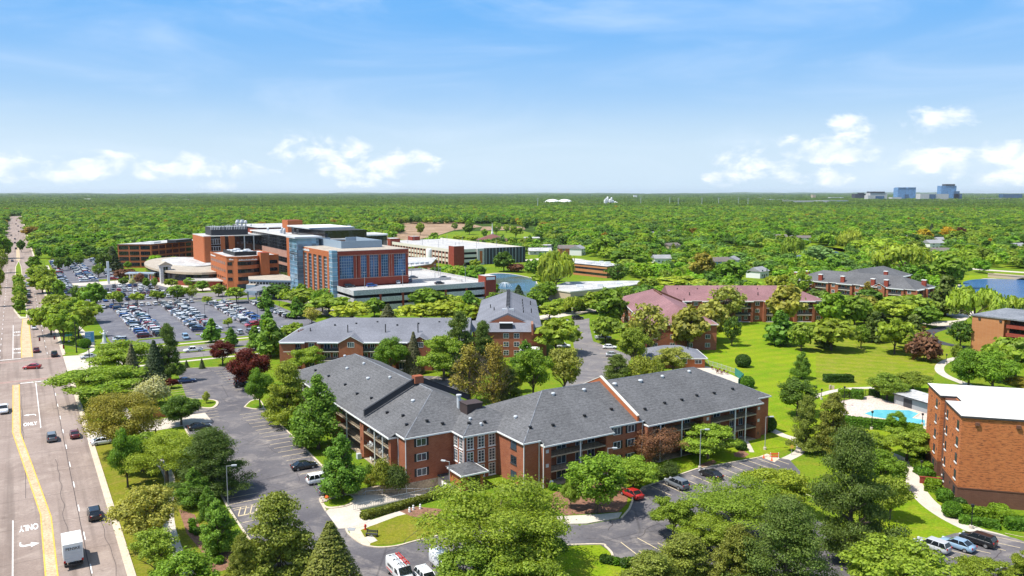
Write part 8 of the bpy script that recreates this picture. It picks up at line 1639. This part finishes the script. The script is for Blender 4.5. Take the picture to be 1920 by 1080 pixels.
def hedge(name, label, x, y, ang, l, w, h, col, rnd=False, group=None):
    global nh; nh += 1; t = D.objects.new(name, None); COL.objects.link(t); t.location = (x, y, 0); t.rotation_euler = (0, 0, ang); tag(t, label, 'hedge' if name == 'hedge' else 'bush', group)
    f = D.objects.new('foliage', hedge_mesh(l, w, h, int(min(5200, 95 * (2 * (l + w) * h + l * w))), nh, rnd)); COL.objects.link(f); f.parent = t; f.color = (*col, 1)
    mb = MB()
    if rnd: mb.lathe(0, 0, [(.2 * l, 0), (.40 * l, h * .3), (.40 * l, h * .6), (.2 * l, h * .85), (.02, h * .93)], 10)
    else: mb.box(-l / 2 + .12, l / 2 - .12, -w / 2 + .12, w / 2 - .12, 0, h - .12)
    o = mb.build('stems', MT['hedgecore'], t)
MT['hedgecore'] = plain('hedge_stems', (.03, .05, .012), .9)
GRN, DKG, YLG = (.12, .25, .022), (.07, .14, .022), (.20, .32, .022)
def hedge_px(label, a, b, w, h, col=GRN, name='hedge', grp=None):
    p, q = Vector(g(*a)), Vector(g(*b)); d = q - p; hedge(name, label, (p.x + q.x) / 2, (p.y + q.y) / 2, math.atan2(d.y, d.x), max(d.length, .6), w, h, col, False, grp)
a_, b_ = Vector(S2W(42.6, 112.9)), Vector(S2W(59.5, 115.2)); d_ = b_ - a_; hedge('hedge', 'long clipped hedge between the garage ramp and the small lawn', (a_.x + b_.x) / 2, (a_.y + b_.y) / 2, math.atan2(d_.y, d_.x), d_.length, 1.3, .8, (.17, .20, .03))
for lb, a, b, w, h, c in [('dark clipped hedge block on the worn lawn', (1546, 716), (1597, 716), 2.2, 1.8, DKG), ('cube-shaped hedge by the pool gate, larger', (1597, 746), (1617, 748), 2.6, 2.0, GRN), ('cube-shaped hedge by the pool gate, smaller', (1575, 744), (1592, 744), 2.0, 1.7, YLG), ('small clipped hedge at the pool house corner', (1630, 741), (1648, 743), 1.6, 1.4, DKG), ('long clipped hedge along the near pool edge', (1582, 796), (1668, 806), 2.2, 1.7, GRN), ('clipped hedge continuing along the pool by the tall block', (1672, 804), (1728, 812), 2, 1.5, YLG),
    ('box hedge at the foot of the tall block, upper', (1712, 858), (1730, 862), 2.0, 1.2, GRN), ('long box hedge beside the low brick wall', (1716, 872), (1742, 886), 2.2, 1.2, YLG), ('box hedge below the low brick wall', (1724, 885), (1742, 897), 2.2, 1.0, GRN), ('bright square hedge before the tall block corner', (1736, 917), (1762, 922), 2.4, 1.6, YLG), ('row of low hedges at the base of the tall block', (1778, 960), (1866, 972), 1.6, 1.2, YLG), ('lower front hedge before the tall block', (1800, 978), (1872, 990), 1.8, .8, GRN), ('tall clipped hedge at the tall block porch', (1868, 962), (1890, 985), 2.2, 1.5, YLG), ('clipped hedge at the photo edge before the porch', (1884, 988), (1930, 992), 2.4, 1.4, GRN), ('dark hedge line along the white-roofed tan building', (1075, 566), (1130, 556), 3, 2.2, DKG), ('low hedge row at the head of the lane', (1052, 584), (1070, 584), 2.4, 1.8, GRN)]: hedge_px(lb, a, b, w, h, c)
for i, (px, py, s, c, lb) in enumerate([(1080, 584, 2.6, GRN, 'round bush left of its twin at the head of the lane'), (1092, 583, 2.6, GRN, 'round bush right of its twin at the head of the lane'), (1393, 688, 4.2, DKG, 'round dark bush beside the green mesh fence'), (1401, 727, 3.4, GRN, 'round bush at the gable end behind the long roof'), (1438, 808, 3.6, DKG, 'round dark bush at the foot of the last gable end'), (1389, 843, 2.0, DKG, 'round bush on the bed before the long wing'), (1303, 850, 4.0, YLG, 'light bush behind the tall lawn lamp'), (1770, 940, 2.4, GRN, 'pointed bush at the tall block corner'), (1798, 955, 2.0, DKG, 'dark upright bush before the tall block wall'), (1784, 968, 2.6, GRN, 'round bush at the start of the low hedges'), (1133, 1054, 1.1, DKG, 'small bush on the near lawn edge, first'), (1144, 1056, 1.1, DKG, 'small bush on the near lawn edge, second'), (1156, 1058, 1.0, GRN, 'small bush on the near lawn edge, third'), (1172, 1062, 1.2, DKG, 'small bush on the near lawn edge, fourth'), (1184, 1058, 1.0, GRN, 'small bush on the near lawn edge, fifth'), (360, 982, .8, GRN, 'tiny bush on the pavement bed, first'), (361, 990, .8, GRN, 'tiny bush on the pavement bed, second'), (362, 998, .8, GRN, 'tiny bush on the pavement bed, third'), (372, 1002, 1.0, DKG, 'tiny bush on the pavement bed, fourth'), (400, 1042, 1.6, GRN, 'small bush in the mulch under the young maple'), (412, 1056, 1.0, GRN, 'smallest bush in the mulch under the young maple'), (160, 652, 3.4, GRN, 'spreading bush behind the signal mast'), (150, 650, 2.6, YLG, 'low bush at the corner pavement'), (1036, 918, 1.2, GRN, 'small bush beside the white utility cabinet'), (1048, 920, 1.0, GRN, 'second small bush on the brown mulch bed'), (1070, 908, 1.4, YLG, 'third small bush on the brown mulch bed')]):
    x, y = g(px, py); hedge('bush', lb, x, y, i, s, s, s * .85, c, True)
# ------------------------------------------------------------------ the far wood: one mass, its trees set out by geometry nodes
FARK = ['dome', 'dome', 'round', 'dome', 'vase', 'cone']
src = D.collections.new('wood_tree_shapes')
for i, sh in enumerate(FARK):
    me = crown_mesh(sh, 500 + i, 900, 1.05, .34); me.materials.clear(); me.materials.append(MT['leaf_far']); o = D.objects.new('wood_crown', me); src.objects.link(o)
PAT = D.collections.new('wood_canopy_shapes')
for i in range(3):   # a stretch of canopy for the miles beyond
    rs = np.random.RandomState(900 + i); ms = []
    for q in range(16):
        a = crown_mesh(['dome', 'dome', 'round', 'dome'][q % 4], 700 + i * 40 + q, 90, 3.4, .35); V = np.empty(len(a.vertices) * 3, 'f'); a.vertices.foreach_get('co', V); V = V.reshape(-1, 3) * [1.35, 1.35, 1.0 * rs.uniform(.7, 1.15)] + [(q % 4 - 1.5) * 13 + rs.uniform(-5, 5), (q // 4 - 1.5) * 13 + rs.uniform(-5, 5), 0]; ms.append(V); D.meshes.remove(a)
    V = np.concatenate(ms); n = len(V) // 4; me = D.meshes.new('wood_canopy'); me.vertices.add(4 * n); me.vertices.foreach_set('co', V.astype('f').ravel()); me.loops.add(4 * n); me.loops.foreach_set('vertex_index', np.arange(4 * n, dtype='i')); me.polygons.add(n); me.polygons.foreach_set('loop_start', np.arange(0, 4 * n, 4, dtype='i')); me.polygons.foreach_set('loop_total', np.full(n, 4, dtype='i')); me.update(calc_edges=True); me.materials.append(MT['leaf_far'])
    o = D.objects.new('wood_canopy', me); PAT.objects.link(o)
def scatter(name, label, pts, cols, scl, coll, nk):
    """pts (n,3), cols (n,3), scl (n,3): one point mesh; geometry nodes put a crown on each point."""
    n = len(pts); me = D.meshes.new(name); me.vertices.add(n); me.vertices.foreach_set('co', pts.astype('f').ravel())
    a = me.attributes.new('tintc', 'FLOAT_COLOR', 'POINT'); a.data.foreach_set('color', np.concatenate([cols, np.ones((n, 1))], 1).astype('f').ravel())
    a = me.attributes.new('size', 'FLOAT_VECTOR', 'POINT'); a.data.foreach_set('vector', scl.astype('f').ravel())
    rs = np.random.RandomState(5); a = me.attributes.new('turn', 'FLOAT_VECTOR', 'POINT'); tv = np.zeros((n, 3)); tv[:, 2] = rs.uniform(0, 6.283, n); a.data.foreach_set('vector', tv.astype('f').ravel())
    a = me.attributes.new('shape', 'INT', 'POINT'); a.data.foreach_set('value', rs.randint(0, nk, n).astype('i'))
    o = D.objects.new(name, me); COL.objects.link(o); tag(o, label, 'wood', kind='stuff')
    ng = D.node_groups.new(name, 'GeometryNodeTree'); ng.interface.new_socket('Geometry', in_out='INPUT', socket_type='NodeSocketGeometry'); ng.interface.new_socket('Geometry', in_out='OUTPUT', socket_type='NodeSocketGeometry')
    N, L = ng.nodes, ng.links; gi, go = N.new('NodeGroupInput'), N.new('NodeGroupOutput'); ci = N.new('GeometryNodeCollectionInfo'); ci.inputs['Collection'].default_value = coll; ci.inputs['Separate Children'].default_value = True; ci.inputs['Reset Children'].default_value = True
    def at_(nm, ty): q = N.new('GeometryNodeInputNamedAttribute'); q.data_type = ty; q.inputs['Name'].default_value = nm; return q.outputs['Attribute']
    ip = N.new('GeometryNodeInstanceOnPoints'); L.new(gi.outputs[0], ip.inputs['Points']); L.new(ci.outputs[0], ip.inputs['Instance']); ip.inputs['Pick Instance'].default_value = True; L.new(at_('shape', 'INT'), ip.inputs['Instance Index'])
    e = N.new('FunctionNodeEulerToRotation'); L.new(at_('turn', 'FLOAT_VECTOR'), e.inputs[0]); L.new(e.outputs[0], ip.inputs['Rotation']); L.new(at_('size', 'FLOAT_VECTOR'), ip.inputs['Scale'])
    st = N.new('GeometryNodeStoreNamedAttribute'); st.data_type = 'FLOAT_COLOR'; st.domain = 'INSTANCE'; st.inputs['Name'].default_value = 'tint'; L.new(ip.outputs[0], st.inputs['Geometry']); L.new(at_('tintc', 'FLOAT_COLOR'), st.inputs['Value']); L.new(st.outputs[0], go.inputs[0])
    md = o.modifiers.new('trees', 'NODES'); md.node_group = ng; return o
WC = np.array([(.19, .36, .03), (.22, .39, .03), (.27, .41, .035), (.31, .42, .045), (.28, .36, .05), (.13, .25, .03), (.11, .21, .035), (.18, .31, .075), (.29, .39, .05), (.21, .38, .035)])
WC = WC * [.98, 1.02, .85]
rs = np.random.RandomState(77); pts, cols, scl = [], [], []
for (d_, x, y, w) in STUFF0:
    pts.append((x, y, 0)); cols.append(WC[rs.randint(len(WC))] * rs.uniform(.85, 1.15)); scl.append((w / 9.2, w / 9.2, rs.uniform(.65, 1.05)))
def cluster(x, y): return .5 + .25 * math.sin(x * .011 + 1.3) * math.cos(y * .007) + .25 * math.sin(x * .004 - y * .009)
cand = 70000; ang = rs.uniform(-.62, .62, cand); dd = np.sqrt(rs.uniform(640 ** 2, 2700 ** 2, cand)); X, Y = dd * np.sin(ang), dd * np.cos(ang)
grid = {}
for x, y, q in zip(X, Y, rs.rand(cand)):
    if math.hypot(x, y) < 705 and any((x - a) ** 2 + (y - b) ** 2 < 60 for a, b, c in taken if abs(x - a) < 8): continue
    c = (int(x // 11.5), int(y // 11.5))
    if c in grid or (y < 1300 and not free(x, y)) : continue
    v, u = W2S(x, y)
    if -17 < v < 13 and u < 2060: continue
    grid[c] = 1; w = rs.choice([10, 12, 14, 17, 20]) * rs.uniform(.85, 1.1); pts.append((x, y, 0)); k = int(min(len(WC) - 1, max(0, cluster(x, y) * 7 + rs.uniform(-3.5, 5.5)))); col = WC[k]
    if rs.rand() < .006: col = np.array((.40, .27, .03))
    cols.append(col * rs.uniform(.68, 1.14)); scl.append((w / 9.2, w / 9.2, rs.uniform(.75, 1.25)))
scatter('far_wood', 'unbroken spring wood of mixed greens stretching from the houses into the distance', np.array(pts), np.array(cols), np.array(scl), src, len(FARK))
cand = 22000; ang = rs.uniform(-.66, .66, cand); dd = 2600 + (26000 - 2600) * rs.rand(cand) ** 1.7; X, Y = dd * np.sin(ang), dd * np.cos(ang); s = np.clip(dd / 5200, .9, 3.0)
ok = ~((np.abs(X / Y - .46) < .16) & (dd > 4700) & (dd < 6800) & (rs.rand(cand) < .5))
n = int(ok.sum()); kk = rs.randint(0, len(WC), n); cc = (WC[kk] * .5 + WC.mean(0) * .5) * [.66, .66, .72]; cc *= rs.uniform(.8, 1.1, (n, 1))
sz = np.stack([s[ok] * 1.2, s[ok] * 1.2, rs.uniform(.75, 1.25, n) * (1 + np.clip(dd[ok] / 9000 - .5, 0, 2) * rs.choice([0, .15, .5, 1.0], n))], 1)
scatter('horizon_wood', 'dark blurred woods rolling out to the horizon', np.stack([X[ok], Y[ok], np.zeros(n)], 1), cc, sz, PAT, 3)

# the air between: a thin even haze round everything near the ground
x0, x1, y0, y1 = -24000, 24000, -300, 30000
b = bmesh.new(); bmesh.ops.create_cube(b, size=1.0)
for v in b.verts: v.co = ((x0 + x1) / 2 + v.co.x * (x1 - x0), (y0 + y1) / 2 + v.co.y * (y1 - y0), 61.5 + v.co.z * 131)
me = D.meshes.new('haze'); b.to_mesh(me); b.free(); m = D.materials.new('thin_haze'); m.use_nodes = True; k = NG(m.node_tree); k.n.clear()
pv = k.node('ShaderNodeVolumePrincipled', {'Color': (.80, .88, .98, 1), 'Density': .000022, 'Anisotropy': .2}); k.node('ShaderNodeOutputMaterial', {'Volume': pv.outputs[0]}); me.materials.append(m)
hz = D.objects.new('haze', me); COL.objects.link(hz); hz['kind'] = 'stuff'
mb = MB(); pts_ = []
for i in range(161):
    x = -22000 + i * 275; h = 48 + 10 * math.sin(i * .31) + 7 * math.sin(i * .83 + 1) + 5 * math.sin(i * 1.9) + 26 * max(0, 1 - abs(x - 10500) / 5200) + 14 * max(0, 1 - abs(x + 6200) / 3500); pts_.append((x, h))
for i in range(160):
    (a, h), (b_, k2) = pts_[i], pts_[i + 1]; mb.poly([(a, 24500, 0), (b_, 24500, 0), (b_, 25600, k2), (a, 25600, h)]); mb.poly([(a, 25600, h), (b_, 25600, k2), (b_, 27500, 0), (a, 27500, 0)])
structure(mb.build('hills', speckle('wooded_hill', (.06, .10, .03), (.10, .15, .04), .004, .02)))
